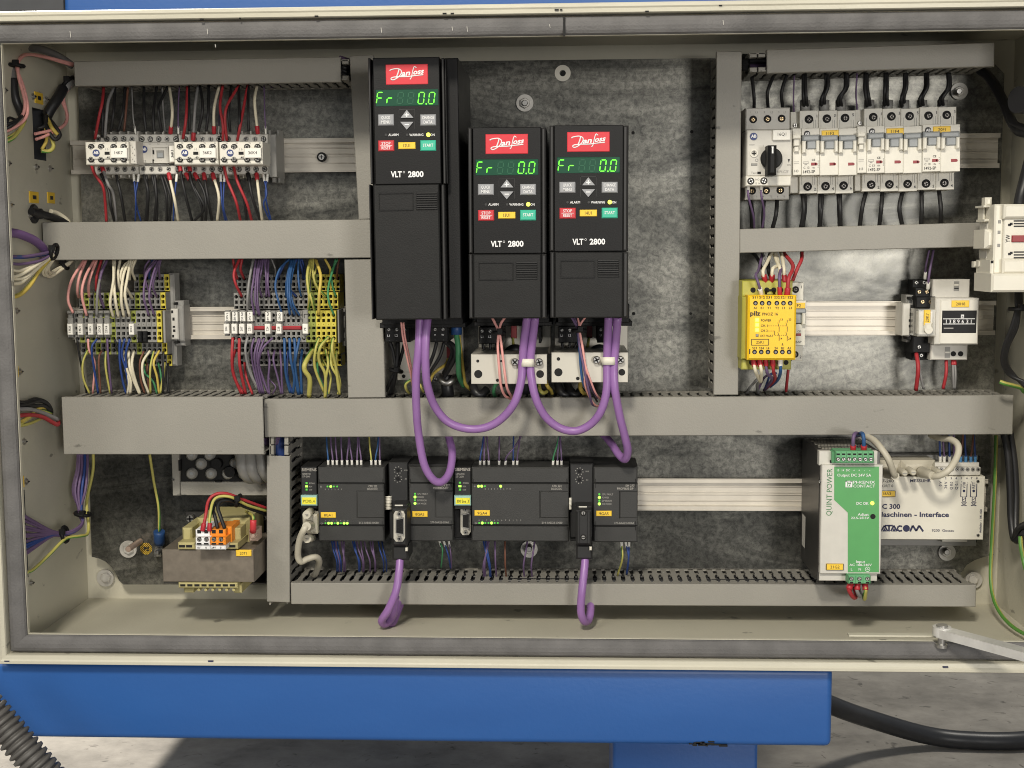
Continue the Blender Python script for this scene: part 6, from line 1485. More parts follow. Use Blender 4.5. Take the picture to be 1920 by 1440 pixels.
bundle('above the first terminal group', G3, zC, [
 ('p', [(190, 600, .07), (142, 470, .075), (175, 290, .07), (300, 85, .05)]), ('p', [(245, 452, .05), (232, 380, .06), (252, 250, .06), (318, 85, .05)]), ('p', [(320, 625, .066), (275, 420, .075), (310, 250, .07), (400, 85, .05)]), ('p', [(345, 448, .05), (345, 300, .06), (420, 85, .05)]),
 ('r', [(412, 390, .045), (418, 250, .05), (465, 85, .045)]), ('g', [(418, 630, .066), (425, 420, .072), (455, 250, .06), (500, 85, .05)]), ('v', [(490, 555, .055), (442, 400, .065), (460, 230, .06), (520, 85, .05)]),
 ('w', [(578, 640, .066), (548, 500, .078), (580, 280, .075), (578, 85, .055)]), ('w', [(628, 640, .066), (600, 480, .078), (585, 300, .073), (592, 85, .055)]), ('w', [(690, 450, .05), (640, 360, .06), (625, 220, .06), (645, 85, .05)]),
 ('w', [(680, 635, .066), (655, 460, .078), (675, 240, .07), (738, 85, .055)]), ('w', [(735, 630, .066), (692, 430, .078), (715, 260, .07), (748, 85, .055)]), ('w', [(762, 458, .05), (700, 350, .068), (650, 260, .064), (680, 150, .06), (762, 85, .05)]),
 ('w', [(738, 280, .034), (735, 200, .045), (770, 85, .045)]), ('w', [(790, 283, .034), (760, 190, .045), (795, 85, .045)])], r=.0015)
bundle('beside the cream ones at the first terminals', G3, zC, [
 ('v', [(922, 628, .066), (872, 440, .076), (900, 230, .068), (1005, 85, .05)]), ('v', [(975, 628, .066), (925, 450, .076), (960, 240, .068), (1018, 85, .05)]), ('v', [(1000, 448, .05), (962, 350, .06), (985, 230, .06), (1028, 85, .05)]),
 ('v', [(880, 272, .034), (885, 160, .04), (930, 85, .04)]), ('v', [(1026, 275, .034), (1020, 170, .045), (1035, 85, .045)]), ('v', [(950, 448, .05), (890, 300, .058), (905, 190, .055), (985, 85, .05)]), ('b', [(925, 272, .034), (930, 170, .042), (960, 85, .042)])], r=.0012)
bundle('below the first terminal group', G3, zC, [
 ('k', [(230, 852, .066), (250, 1000, .06), (285, 1180, .05), (320, 1370, .045)]), ('y', [(330, 960, .05), (285, 1080, .058), (290, 1230, .055), (348, 1375, .05)]), ('p', [(335, 850, .066), (345, 960, .066), (398, 1080, .06), (380, 1375, .05)]), ('b', [(420, 852, .066), (370, 940, .07), (392, 1130, .06), (432, 1375, .05)]),
 ('n', [(465, 965, .05), (438, 1060, .055), (455, 1375, .05)]), ('y', [(505, 970, .05), (505, 1130, .055), (548, 1375, .05)]), ('v', [(520, 850, .066), (530, 1050, .062), (562, 1375, .05)]), ('b', [(640, 855, .066), (640, 1060, .062), (668, 1250, .055), (700, 1375, .05)], None, .00123),
 ('k', [(590, 855, .066), (655, 1030, .06), (698, 1200, .055), (732, 1375, .05)]), ('w', [(635, 968, .05), (680, 1110, .056), (728, 1250, .055), (715, 1380, .05)], None, .00132), ('w', [(680, 968, .05), (688, 1080, .058), (745, 1250, .055), (742, 1375, .05)], None, .00158), ('b', [(690, 850, .066), (660, 1000, .062), (700, 1150, .058), (735, 1375, .05)]),
 ('w', [(725, 968, .05), (738, 1130, .06), (775, 1250, .055), (832, 1380, .05)], None, .00158), ('w', [(775, 968, .05), (758, 1100, .06), (790, 1250, .055), (838, 1380, .05)], None, .00158), ('b', [(738, 850, .066), (705, 960, .066), (700, 1080, .06), (745, 1375, .05)]),
 ('n', [(872, 972, .05), (835, 1080, .055), (845, 1250, .05), (880, 1375, .045)]), ('w', [(932, 965, .05), (862, 1080, .06), (868, 1230, .058), (922, 1380, .05)], None, .00141), ('y', [(968, 970, .05), (935, 1140, .06), (938, 1375, .05)]), ('Y', [(1022, 966, .05), (968, 1080, .06), (1000, 1220, .056), (1020, 1375, .05)], None, .00132),
 ('n', [(905, 1085, .036), (912, 1230, .045), (925, 1375, .045)]), ('G', [(868, 1085, .036), (885, 1180, .045), (960, 1260, .05), (1000, 1375, .045)]), ('y', [(1075, 1080, .036), (1062, 1200, .05), (1030, 1375, .05)], None, .00132), ('k', [(1062, 972, .05), (1058, 1200, .055), (1060, 1375, .05)]), ('k', [(1108, 1088, .036), (1100, 1230, .045), (1112, 1375, .045)]), ('G', [(1010, 1085, .036), (1035, 1180, .045), (1055, 1375, .045)])], r=.00118)
G4 = 'wires of the terminal group with the red bridge'
bundle('above the red bridge terminals', G4, zD, [
 ('r', [(232, 272, .034), (205, 180, .045), (188, 70, .045)], None, .00132), ('r', [(275, 442, .05), (215, 320, .062), (200, 210, .06), (255, 75, .05)], None, .00150), ('r', [(297, 268, .034), (262, 180, .048), (278, 75, .048)], None, .00150),
 ('g', [(330, 580, .06), (330, 460, .07), (345, 300, .066), (385, 80, .05)], None, .00141), ('g', [(350, 560, .06), (355, 330, .06), (395, 80, .05)], None, .00106), ('v', [(395, 620, .066), (368, 440, .074), (390, 260, .068), (410, 80, .05)]), ('v', [(440, 622, .066), (405, 470, .076), (412, 280, .068), (440, 80, .05)]), ('v', [(448, 620, .066), (425, 480, .074), (430, 260, .066), (462, 80, .05)]),
 ('v', [(468, 445, .05), (440, 330, .06), (465, 180, .056), (480, 80, .05)]), ('g', [(482, 268, .034), (432, 180, .05), (428, 80, .045)], None, .00114), ('v', [(512, 440, .05), (508, 250, .055), (495, 80, .05)]), ('v', [(530, 268, .034), (522, 170, .045), (515, 80, .045)]), ('g', [(592, 245, .034), (598, 180, .045), (560, 80, .045)], None, .00088), ('v', [(540, 445, .05), (525, 300, .055), (532, 80, .045)]),
 ('d', [(660, 600, .066), (625, 480, .075), (598, 330, .07), (640, 180, .06), (735, 80, .05)]), ('d', [(738, 618, .066), (718, 440, .078), (722, 270, .07), (755, 80, .05)], None, .00141), ('d', [(785, 620, .066), (740, 480, .078), (735, 280, .07), (775, 80, .05)], None, .00141), ('d', [(832, 625, .066), (765, 500, .076), (745, 320, .068), (795, 80, .05)]),
 ('b', [(800, 442, .05), (720, 340, .06), (748, 200, .058), (808, 80, .05)]), ('d', [(848, 442, .05), (828, 350, .06), (818, 200, .056), (825, 80, .05)]), ('b', [(868, 268, .034), (858, 190, .045), (830, 80, .045)]), ('b', [(880, 275, .034), (880, 180, .04), (852, 80, .045)]), ('b', [(620, 270, .034), (660, 180, .045), (715, 80, .045)]), ('d', [(700, 442, .05), (705, 300, .06), (745, 80, .05)]),
 ('y', [(915, 590, .05), (925, 450, .07), (905, 250, .07), (935, 80, .05)], None, .00158), ('y', [(985, 600, .055), (950, 480, .07), (918, 330, .068), (950, 80, .05)], None, .00150), ('Y', [(1015, 615, .066), (1022, 420, .078), (1035, 240, .07), (985, 80, .05)], None, .00167), ('y', [(1000, 390, .04), (970, 260, .055), (1000, 150, .05), (985, 80, .05)], None, .00132), ('y', [(1085, 442, .05), (1000, 350, .058), (960, 220, .056), (965, 80, .05)], None, .00141),
 ('Y', [(1130, 230, .04), (1125, 170, .05), (1075, 80, .05)], None, .00141), ('G', [(1162, 620, .066), (1112, 480, .076), (1110, 350, .07), (1155, 180, .05), (1180, 80, .045)], None, .00123), ('G', [(1182, 445, .05), (1145, 320, .058), (1142, 200, .05), (1200, 80, .045)], None, .00114), ('n', [(1190, 270, .034), (1195, 180, .045), (1215, 80, .045)])], r=.00118)
bundle('below the red bridge terminals', G4, zD, [
 ('r', [(188, 840, .066), (180, 1000, .07), (192, 1180, .06), (270, 1380, .05)], None, .00167), ('r', [(218, 955, .05), (185, 1060, .06), (200, 1220, .055), (290, 1380, .05)], None, .00150), ('r', [(250, 845, .066), (250, 1050, .068), (272, 1200, .06), (312, 1380, .05)], None, .00167), ('r', [(300, 1080, .036), (318, 1220, .05), (378, 1385, .05)], None, .00132),
 ('g', [(330, 838, .066), (308, 960, .07), (345, 1150, .06), (425, 1335, .05)], None, .00141), ('g', [(352, 958, .05), (335, 1060, .06), (382, 1230, .056), (445, 1340, .05)], None, .00123),
 ('v', [(392, 845, .066), (368, 960, .07), (388, 1130, .06), (448, 1375, .05)]), ('v', [(440, 845, .066), (398, 1000, .072), (418, 1180, .06), (468, 1375, .05)]), ('v', [(455, 850, .066), (420, 1000, .07), (445, 1200, .058), (485, 1375, .05)]), ('v', [(490, 845, .066), (440, 1010, .07), (450, 1160, .058), (515, 1340, .05)]),
 ('v', [(572, 842, .066), (478, 940, .074), (440, 1080, .064), (480, 1230, .055), (530, 1375, .05)]), ('v', [(525, 958, .05), (542, 1080, .058), (530, 1250, .054), (542, 1385, .05)]), ('v', [(592, 958, .05), (580, 1060, .06), (620, 1220, .055), (655, 1380, .05)]), ('v', [(645, 958, .05), (655, 1100, .06), (660, 1250, .055), (668, 1380, .05)]), ('v', [(535, 1085, .036), (540, 1230, .045), (600, 1310, .05), (570, 1385, .045)], None, .00079),
 ('d', [(685, 845, .066), (690, 1030, .07), (702, 1200, .06), (742, 1370, .05)], None, .00150), ('d', [(735, 845, .066), (745, 1040, .07), (780, 1220, .06), (770, 1375, .05)], None, .00150), ('d', [(782, 845, .066), (790, 1010, .07), (780, 1150, .062), (820, 1385, .05)], None, .00150), ('d', [(832, 845, .066), (800, 1000, .072), (790, 1130, .064), (828, 1385, .05)], None, .00150), ('d', [(858, 958, .05), (840, 1080, .06), (845, 1200, .058), (852, 1380, .05)], None, .00150), ('b', [(722, 965, .05), (714, 1200, .055), (762, 1375, .05)]),
 ('y', [(968, 940, .045), (890, 1075, .065), (880, 1150, .066), (930, 1240, .06), (922, 1405, .05)], None, .00264), ('y', [(1018, 845, .066), (985, 960, .072), (980, 1130, .064), (1070, 1370, .05)], None, .00150), ('y', [(1112, 830, .066), (1032, 930, .076), (1020, 1060, .068), (1080, 1200, .06), (1080, 1420, .05)], None, .00167), ('y', [(1156, 845, .066), (1145, 960, .072), (1180, 1110, .062), (1215, 1375, .05)], None, .00167),
 ('y', [(1085, 955, .05), (1108, 1100, .062), (1082, 1250, .058), (1075, 1425, .05)], None, .00141), ('y', [(1132, 955, .05), (1140, 1110, .06), (1200, 1230, .056), (1218, 1385, .05)], None, .00141), ('y', [(1062, 1060, .036), (1130, 1200, .05), (1112, 1380, .05)]), ('G', [(1000, 1080, .036), (1020, 1220, .05), (1100, 1385, .05)]), ('y', [(1190, 965, .05), (1185, 1100, .055), (1225, 1280, .05), (1200, 1385, .05)])], r=.00118)

# controllers
G5 = 'thin wires above the controllers'
tops = list(zip((388, 432, 472, 521, 572, 617, 668, 706, 804, 846, 887), (370, 410, 455, 510, 585, 590, 672, 680, 782, 872, 882), 'dvvvvvvvydv'))
bundle('entering the top of the first controller', G5, zE, [(c, [(u, 368, .052), (u - 2, 300, .054), (v + (u - v) * .3, 190, .052), (v, 90, .045)], 'w', .0009) for u, v, c in tops])
tops = list(zip((288, 325, 368, 460, 513, 587, 622, 944, 985, 1022), (322, 328, 350, 462, 662, 590, 648, 1000, 998, 1010), 'bvvvvbvGvv'))
bundle('entering the top of the widest controller', G5, zF, [(c, [(u, 348, .052), (u + (v - u) * .1, 270, .054), (u + (v - u) * .6, 180, .052), (v, 80, .045)], 'w', .0009) for u, v, c in tops])
G6 = 'thin wires below the controllers'
ws = []
for i, (a, b) in enumerate(((420, 470), (440, 490), (455, 495), (475, 510), (515, 548), (540, 535), (620, 690), (640, 680), (660, 720), (700, 730), (735, 790), (790, 842), (815, 838), (870, 920), (905, 948))):
    ws.append(('bbvbvvbbvvvvvbb'[i], [(a, 1100, .045), (a + (b - a) * .35, 1190, .052), (b, 1300, .05), (b + 2, 1400, .035)], None, .00085))
bundle('running from the first controller into the lowest duct', G6, zE, ws)
bundle('running from the first bus module into the lowest duct', G6, zE, [('G', [(1460, 1108, .05), (1490, 1190, .054), (1475, 1360, .035)], 'w', .0009), ('b', [(1502, 1108, .05), (1545, 1240, .052), (1568, 1370, .035)], 'w', .0009), ('v', [(1550, 1108, .05), (1570, 1230, .052), (1575, 1370, .035)], 'w', .0008)])
ws = [('b', 318, 370), ('v', 352, 330), ('v', 370, 318), ('v', 422, 428), ('n', 512, 516), ('v', 715, 680), ('v', 780, 750), ('b', 340, 378)]
bundle('running from the widest controller into the lowest duct', G6, zF, [(c, [(a, 1025, .045), (a * .6 + b * .4, 1120, .052), (b, 1250, .05), (b + 8, 1360, .035)], None, .001) for c, a, b in ws])
bundle('running from the last bus module into the lowest duct', G6, zF, [('y', [(1560, 1040, .05), (1570, 1180, .054), (1525, 1340, .035)], 'w', .0011), ('b', [(1598, 1040, .05), (1625, 1180, .052), (1610, 1330, .035)], 'w', .0009), ('b', [(1630, 1040, .05), (1625, 1190, .052), (1605, 1330, .035)], 'w', .0009)])

# circuit breakers
G7 = 'black wires of the circuit breakers'
ws = [[(200, 492), (198, 400), (185, 275)], [(297, 492), (292, 380), (330, 275)], [(398, 492), (390, 380), (425, 262)]]
for a, b in ((555, 545), (680, 700), (795, 835), (990, 972), (1115, 1110), (1232, 1245), (1360, 1390), (1500, 1545)):
    ws += [[(a - 4, 500), (a - 14, 430), (b - 6, 350), (b - 4, 250)], [(a + 16, 500), (a + 4, 420), (b + 10, 340), (b + 8, 250)]]
bundle('between the breakers and the duct above', G7, zM, [('k', q, None, .0018) for q in ws], ds=(.034, .046, .046, .04))
bundle('running up beside a breaker to the duct', G7, zM, [('v', [(478, 560), (472, 420), (478, 262)], 'w', .0008), ('v', [(918, 545), (905, 400), (912, 250)], 'w', .0009)], ds=(.034, .04, .04))
for i, a in enumerate((552, 684, 797, 995, 1122, 1236, 1360, 1502)):
    p = W(zM[0] + a / zM[2], zM[1] + 490 / zM[2], .036); mb = MB(); mb.tube([p + Vector((0, 0, .008)), p + Vector((0, 0, -.006))], .0052, MGREY, n=10, sub=1); 
    o = mb.build('twin_ferrule', None, p); tag(o, f'{ORD[i]} grey twin ferrule from the left, on top of the breakers', 'ferrule', 'grey twin ferrules on the breakers')
ws = [[(160, 1090), (182, 1200), (185, 1320)], [(360, 1105), (352, 1220), (328, 1320)], [(530, 1070), (545, 1180), (525, 1315)], [(545, 1070), (552, 1190), (535, 1315)], [(660, 1070), (655, 1180), (658, 1315)], [(672, 1070), (664, 1200), (650, 1315)], [(782, 1070), (788, 1180), (792, 1312)], [(795, 1070), (796, 1190), (798, 1312)],
      [(978, 1060), (950, 1170), (930, 1310)], [(1088, 1060), (1080, 1180), (1066, 1305)], [(1230, 1058), (1205, 1180), (1225, 1305)], [(1358, 1050), (1360, 1180), (1355, 1300)], [(1478, 1050), (1492, 1180), (1490, 1295)]]
bundle('between the breakers and the duct below', G7, zM, [('k', q, None, .0022) for q in ws], ds=(.034, .044, .044, .035))
bundle('running from the rotary switch down to the duct', 'violet wires of the rotary switch', zM, [('v', [(158, 1040, .07), (162, 1110, .072), (195, 1240, .056), (200, 1325, .04)], 'w', .0012), ('v', [(246, 1038, .07), (252, 1110, .072), (270, 1220, .056), (255, 1325, .04)], 'w', .0012)])
bundle('half hidden, running from the rotary switch down', G7, zM, [('k', [(270, 1110, .03), (262, 1220, .035), (258, 1320, .03)], None, .002), ('k', [(172, 1110, .03), (190, 1220, .035), (186, 1320, .03)], None, .002)])
# yellow relay
G8 = 'wires of the yellow safety relay'
bundle('looping from the yellow relay up to the duct', G8, zN, [('v', [(230, 375, .112), (212, 310, .118), (196, 260, .11), (215, 225, .09), (240, 110, .05)], 'w', .0015), ('w', [(255, 292, .098), (242, 235, .10), (268, 180, .085), (300, 110, .05)], 'r', .0018), ('w', [(300, 292, .098), (305, 220, .10), (340, 190, .08), (322, 110, .05)], 'r', .0018), ('w', [(348, 275, .10), (350, 215, .095), (330, 170, .075), (310, 110, .05)], None, .0018),
 ('w', [(380, 292, .098), (375, 200, .09), (358, 110, .05)], 'r', .0018), ('v', [(350, 372, .112), (348, 270, .112), (360, 210, .09)], 'r', .0016), ('r', [(398, 378, .112), (408, 280, .112), (435, 200, .095), (370, 110, .05)], 'r', .0020), ('r', [(432, 298, .07), (465, 215, .07), (490, 160, .065), (492, 110, .05)], None, .0019), ('k', [(232, 215, .07), (212, 160, .06), (172, 110, .05)], None, .0018), ('k', [(300, 290, .07), (278, 230, .075), (278, 160, .065), (292, 110, .05)], None, .002), ('g', [(268, 180, .08), (245, 130, .06), (235, 105, .05)], None, .0012), ('g', [(372, 190, .08), (368, 140, .06), (372, 105, .05)], None, .0012)])
bundle('looping from the yellow relay down to the duct', G8, zN, [('w', [(180, 812, .112), (195, 880, .112), (222, 940, .09)], 'r', .0018), ('w', [(220, 812, .112), (232, 880, .112), (228, 945, .09)], 'r', .0018), ('v', [(258, 812, .112), (270, 890, .108), (300, 930, .085), (250, 1000, .05)], 'r', .0016), ('r', [(304, 812, .112), (310, 880, .108), (318, 930, .085), (260, 990, .05)], 'r', .0018), ('d', [(353, 812, .112), (355, 880, .108), (335, 935, .085), (290, 975, .06)], 'w', .0017),
 ('r', [(405, 868, .05), (398, 930, .05), (390, 1010, .045)], None, .0016), ('g', [(225, 940, .09), (205, 970, .07), (210, 1020, .045)], None, .0018), ('g', [(205, 930, .07), (160, 980, .06), (135, 1020, .045)], None, .0014), ('b', [(258, 985, .06), (290, 900, .06), (330, 890, .06)], None, .0012), ('v', [(210, 1000, .05), (250, 920, .055), (300, 895, .05)], None, .0012)])
bundle('at the small black relay', 'wires of the small relay and the hour counter', zN, [('v', [(1284, 270, .036), (1290, 200, .042), (1310, 100, .045)], 'w', .0011), ('v', [(1303, 335, .045), (1310, 260, .05), (1338, 100, .045)], 'w', .0013), ('r', [(1228, 765, .04), (1240, 860, .05), (1226, 1000, .04)], None, .0022), ('g', [(1240, 790, .035), (1255, 900, .045), (1275, 990, .04)], None, .0013)])
bundle('below the hour counter', 'wires of the small relay and the hour counter', zN, [('r', [(1420, 806, .04), (1420, 890, .045), (1400, 990, .04)], None, .0018), ('g', [(1462, 806, .04), (1465, 900, .045), (1468, 990, .04)], 'r', .0012), ('g', [(1474, 806, .04), (1480, 900, .045), (1476, 990, .04)], 'r', .0012)])
# power supply and interface
bundle('arching out of the top of the power supply', 'wires of the power supply', zQ, [('v', [(638, 258, .118), (640, 170, .122), (655, 130, .115), (690, 140, .08), (640, 160, .06)], 'r', .0019), ('d', [(718, 258, .118), (718, 170, .122), (705, 130, .115), (670, 140, .08), (650, 120, .05)], 'r', .002)])
bundle('hanging out of the bottom of the power supply', 'wires of the power supply', zQ, [('r', [(620, 1262, .12), (606, 1300, .122), (640, 1360, .115), (660, 1350, .095), (650, 1290, .08)], 'r', .0022), ('g', [(672, 1264, .12), (668, 1310, .122), (688, 1352, .115), (690, 1330, .1), (680, 1290, .08)], 'r', .002), ('y', [(728, 1264, .12), (732, 1310, .122), (724, 1372, .11), (718, 1340, .09)], 'r', .002)])
FER['d'] = ('blue', mat("light_blue_ferrule", (.09, .27, .52), .45, var=.05))
bundle('entering the cream interface module', 'thin wires of the interface module', zQ, [(c, [(u, 335, .034), (u, 300, .036), (u + dx * .5, 230, .038), (u + dx, 120, .036)], fe, .0011) for u, c, fe, dx in ((1291, 'b', 'w', -6), (1322, 'v', 'w', -12), (1362, 'b', 'w', -4), (1445, 'n', 'd', 20), (1484, 'b', 'd', -10), (1522, 'n', 'd', 22), (1555, 'b', 'd', -12), (1395, 'v', None, 0))])
cable('beige cable from the power supply side down to the interface plug', zQ, [(955, 448, .092), (940, 425, .098), (905, 330, .105), (850, 245, .1), (790, 180, .085), (730, 150, .07), (650, 110, .05)], .0034, BEIGE, group='beige interface cables')
cable('beige cable curling up from the MESSUHR plug', zQ, [(1232, 452, .088), (1290, 445, .095), (1360, 400, .098), (1420, 300, .09), (1425, 220, .082), (1370, 175, .07), (1290, 165, .055), (1220, 140, .04)], .0034, BEIGE, group='beige interface cables')
cable('beige cable snaking from the serial plug into the lowest duct', zE, [(178, 960, .106), (150, 1000, .108), (110, 1100, .1), (95, 1230, .09), (120, 1300, .085), (185, 1275, .08), (260, 1255, .075), (300, 1290, .066), (285, 1370, .05), (250, 1450, .035)], .0034, BEIGE)
# fat violet bus cables
zP = (680, 440, 3.692); R = .0041; GV = 'fat violet bus cables'
cable('violet bus cable hanging from the tall drive down to a loop before the controllers', (0, 0, 1), [(787, 592, .135), (785, 650, .138), (780, 710, .132), (781, 770, .122), (785, 815, .112), (795, 870, .105), (812, 899, .1), (829, 903, .094), (843, 885, .082), (848, 850, .066), (843, 825, .055), (838, 805, .05)], R, PURPLE, group=GV, n=16)
cable('violet bus cable looping between the tall drive and the middle drive', zP, [(450, 565, .135), (437, 720, .14), (435, 900, .138), (450, 1050, .13), (500, 1190, .118), (590, 1295, .112), (720, 1343, .11), (850, 1335, .112), (960, 1275, .116), (1050, 1165, .122), (1095, 1020, .122), (1105, 900, .122), (1115, 760, .126), (1140, 560, .135)], R, PURPLE, group=GV, n=16)
cable('violet bus cable looping between the two shorter drives', zP, [(1195, 565, .135), (1172, 760, .126), (1160, 900, .122), (1172, 1020, .122), (1205, 1150, .12), (1270, 1265, .114), (1370, 1340, .11), (1480, 1358, .11), (1580, 1310, .114), (1650, 1220, .12), (1688, 1080, .122), (1692, 900, .122), (1695, 760, .126), (1702, 560, .135)], R, PURPLE, group=GV, n=16)
cable('violet bus cable running from the last drive down past the long duct', (0, 0, 1), [(1158, 594, .135), (1154, 650, .124), (1151, 690, .122), (1153, 730, .122), (1162, 780, .115), (1172, 820, .105), (1177, 845, .096), (1172, 861, .086), (1160, 852, .075), (1148, 834, .062), (1132, 815, .05), (1118, 805, .045)], R, PURPLE, group=GV, n=16)
cable('violet bus cable looping below the lowest duct from the open bus connector', (0, 0, 1), [(750, 1046, .093), (748, 1075, .1), (742, 1110, .105), (728, 1143, .105), (716, 1163, .1), (722, 1170, .094), (733, 1160, .088), (743, 1140, .08), (748, 1126, .07)], R, PURPLE, group=GV, n=16)
cable('violet bus cable tucked beneath the lowest duct behind its neighbour', (0, 0, 1), [(742, 1118, .092), (736, 1150, .09), (728, 1166, .084), (736, 1168, .08), (744, 1150, .07), (752, 1128, .06)], R, PURPLE, group=GV, n=16)
cable('violet bus cable dropping from the closed bus connector over the lowest duct', (0, 0, 1), [(1097, 1048, .093), (1095, 1075, .1), (1091, 1110, .105), (1089, 1145, .103), (1095, 1164, .098), (1103, 1163, .09), (1107, 1148, .082), (1107, 1130, .07)], R, PURPLE, group=GV, n=16)
# under the drives
z8 = zt; G9 = 'wires under the drives'
bundle('under the tall drive', G9, z8, [('p', [(498, 195, .12), (520, 400, .12), (580, 700, .115), (650, 1010, .105), (670, 1160, .08)], None, .00105), ('p', [(530, 195, .118), (555, 420, .118), (620, 720, .112), (665, 960, .1), (700, 1180, .08)], None, .00105),
 ('k', [(330, 490, .07), (380, 650, .07), (410, 900, .068), (330, 1080, .06), (275, 1220, .05)], None, .00186), ('k', [(448, 490, .07), (445, 700, .07), (425, 900, .07), (400, 1050, .064), (360, 1260, .05)], None, .00186), ('k', [(545, 520, .065), (500, 700, .066), (440, 900, .066), (375, 1080, .06), (330, 1270, .05)], None, .00186),
 ('k', [(1030, 490, .07), (980, 680, .07), (900, 880, .066)], None, .00186), ('k', [(1145, 490, .07), (1080, 700, .072), (960, 900, .068), (900, 980, .06)], None, .00186), ('k', [(1190, 480, .07), (1290, 560, .076), (1310, 700, .075), (1230, 860, .066), (1150, 1000, .055)], None, .00260), ('k', [(1150, 470, .07), (1270, 620, .07), (1200, 850, .062), (1140, 960, .055)], None, .00260),
 ('Y', [(1200, 745, .045), (1160, 830, .055), (1060, 900, .062), (980, 970, .06), (930, 1080, .055)], None, .00167), ('Y', [(1260, 800, .056), (1220, 900, .06), (1170, 1000, .055)], None, .00099), ('y', [(640, 1060, .08), (570, 1120, .08), (575, 1200, .075), (620, 1260, .06)], None, .00149), ('y', [(780, 1120, .075), (800, 1180, .075), (830, 1240, .06)], None, .00124),
 ('G', [(1325, 370, .075), (1350, 560, .078), (1355, 800, .078), (1370, 1000, .072), (1440, 1150, .05)], None, .00298), ('Y', [(1360, 370, .068), (1400, 700, .07), (1430, 950, .068), (1460, 1120, .06), (1540, 1205, .045)], None, .00186)])
mb = MB(); a, b = W(690 + 1325 / 8, 580 + 215 / 8, .075), W(690 + 1325 / 8, 580 + 378 / 8, .075); mb.tube([a, b], .0058, FER['b'][1], n=12, sub=1); tag(mb.build('sleeve', None, a), 'dark blue sleeve on the thick green wire beside the tall drive', 'cable sleeve')
bundle('under the middle drive', G9, z6, [('p', [(310, 140, .125), (350, 220, .128), (385, 310, .13), (380, 480, .13), (395, 720, .13), (415, 920, .124), (460, 1030, .112), (530, 1070, .1)], None, .00136), ('p', [(470, 140, .125), (415, 220, .128), (400, 310, .131), (420, 450, .131), (440, 620, .131), (465, 820, .13), (490, 960, .122), (545, 1055, .105)], None, .00136),
 ('k', [(210, 445, .06), (225, 520, .06), (240, 580, .055)], None, .00155), ('k', [(298, 445, .06), (292, 520, .06), (290, 580, .055)], None, .00155), ('k', [(365, 445, .06), (355, 520, .06), (350, 580, .055)], None, .00155), ('y', [(550, 385, .04), (555, 450, .045), (570, 520, .05)], None, .00149), ('G', [(380, 880, .07), (345, 930, .075), (335, 1000, .07), (360, 1060, .05)], None, .00186), ('Y', [(920, 860, .06), (935, 920, .07), (975, 970, .06), (990, 1010, .05)], None, .00198), ('y', [(840, 900, .06), (855, 970, .07), (890, 1000, .07), (930, 985, .06)], None, .00217)])
bundle('under the last drive', G9, z6, [('p', [(1275, 140, .125), (1295, 230, .128), (1300, 310, .13), (1325, 450, .13), (1370, 700, .13), (1420, 850, .128), (1480, 1000, .118), (1545, 1085, .1)], None, .00105), ('p', [(1372, 140, .125), (1310, 230, .128), (1305, 320, .13), (1335, 480, .13), (1370, 750, .129), (1360, 900, .122), (1430, 1080, .108), (1500, 1150, .1), (1540, 1110, .09)], None, .00112), ('v', [(1205, 140, .125), (1265, 250, .128), (1285, 320, .129), (1300, 470, .129), (1350, 720, .13), (1400, 960, .122), (1440, 1120, .106), (1490, 1150, .095)], None, .00124), ('v', [(1235, 140, .123), (1280, 250, .126), (1292, 330, .127), (1310, 480, .127), (1370, 740, .127), (1420, 920, .12), (1500, 1060, .105)], None, .00112),
 ('d', [(1280, 330, .125), (1298, 480, .124), (1315, 720, .124), (1340, 880, .12), (1400, 1000, .11)], None, .00136), ('k', [(1100, 432, .06), (1115, 500, .06), (1120, 560, .055)], None, .00155), ('k', [(1192, 432, .06), (1185, 500, .06), (1180, 560, .055)], None, .00155), ('k', [(1270, 440, .06), (1240, 500, .06), (1215, 560, .055)], None, .00155), ('y', [(1405, 380, .04), (1395, 450, .045), (1380, 530, .05)], None, .00161), ('Y', [(1310, 870, .07), (1310, 940, .078), (1340, 1000, .072), (1390, 1010, .055)], None, .00211),
 ('k', [(1400, 900, .1), (1440, 1000, .1), (1500, 1100, .095)], None, .00099)])
for u, i in ((520, 'middle'), (1470, 'last')):           # round black cables behind the screening plates
    cable(f'thick black motor cable curving behind the screening plate of the {i} drive', z6, [(u - 80, 900, .045), (u - 60, 640, .06), (u + 10, 525, .062), (u + 90, 520, .06), (u + 150, 600, .05), (u + 170, 1000, .04)], .0055, BCAB)
for k, (u, s) in enumerate(((150, 'first'), (1110, 'second'), (1220, 'third'))):
    cable(f'{s} sagging black cable in the dark gap under the screening plates', z6, [(u - 60, 880, .05), (u - 20, 990, .06), (u + 40, 1020, .06), (u + 110, 960, .055)], .0045, BCAB, group='black cables under the screening plates')
cable('thick black cable going down below the silver saddle of the tall drive', z8, [(1170, 990, .045), (1180, 1080, .045), (1195, 1230, .045), (1200, 1340, .04)], .0065, BCAB)
tie('black cable tie round the black wires under the tall drive', z8, (420, 920, .068), .0062, (.2, 0, 1)); tie('black cable tie round the pink pair under the middle drive', z6, (395, 322, .13), .0052, (0, 0, 1)); tie('black cable tie round the pink and violet wires under the last drive', z6, (1295, 298, .128), .0062, (0, 0, 1))
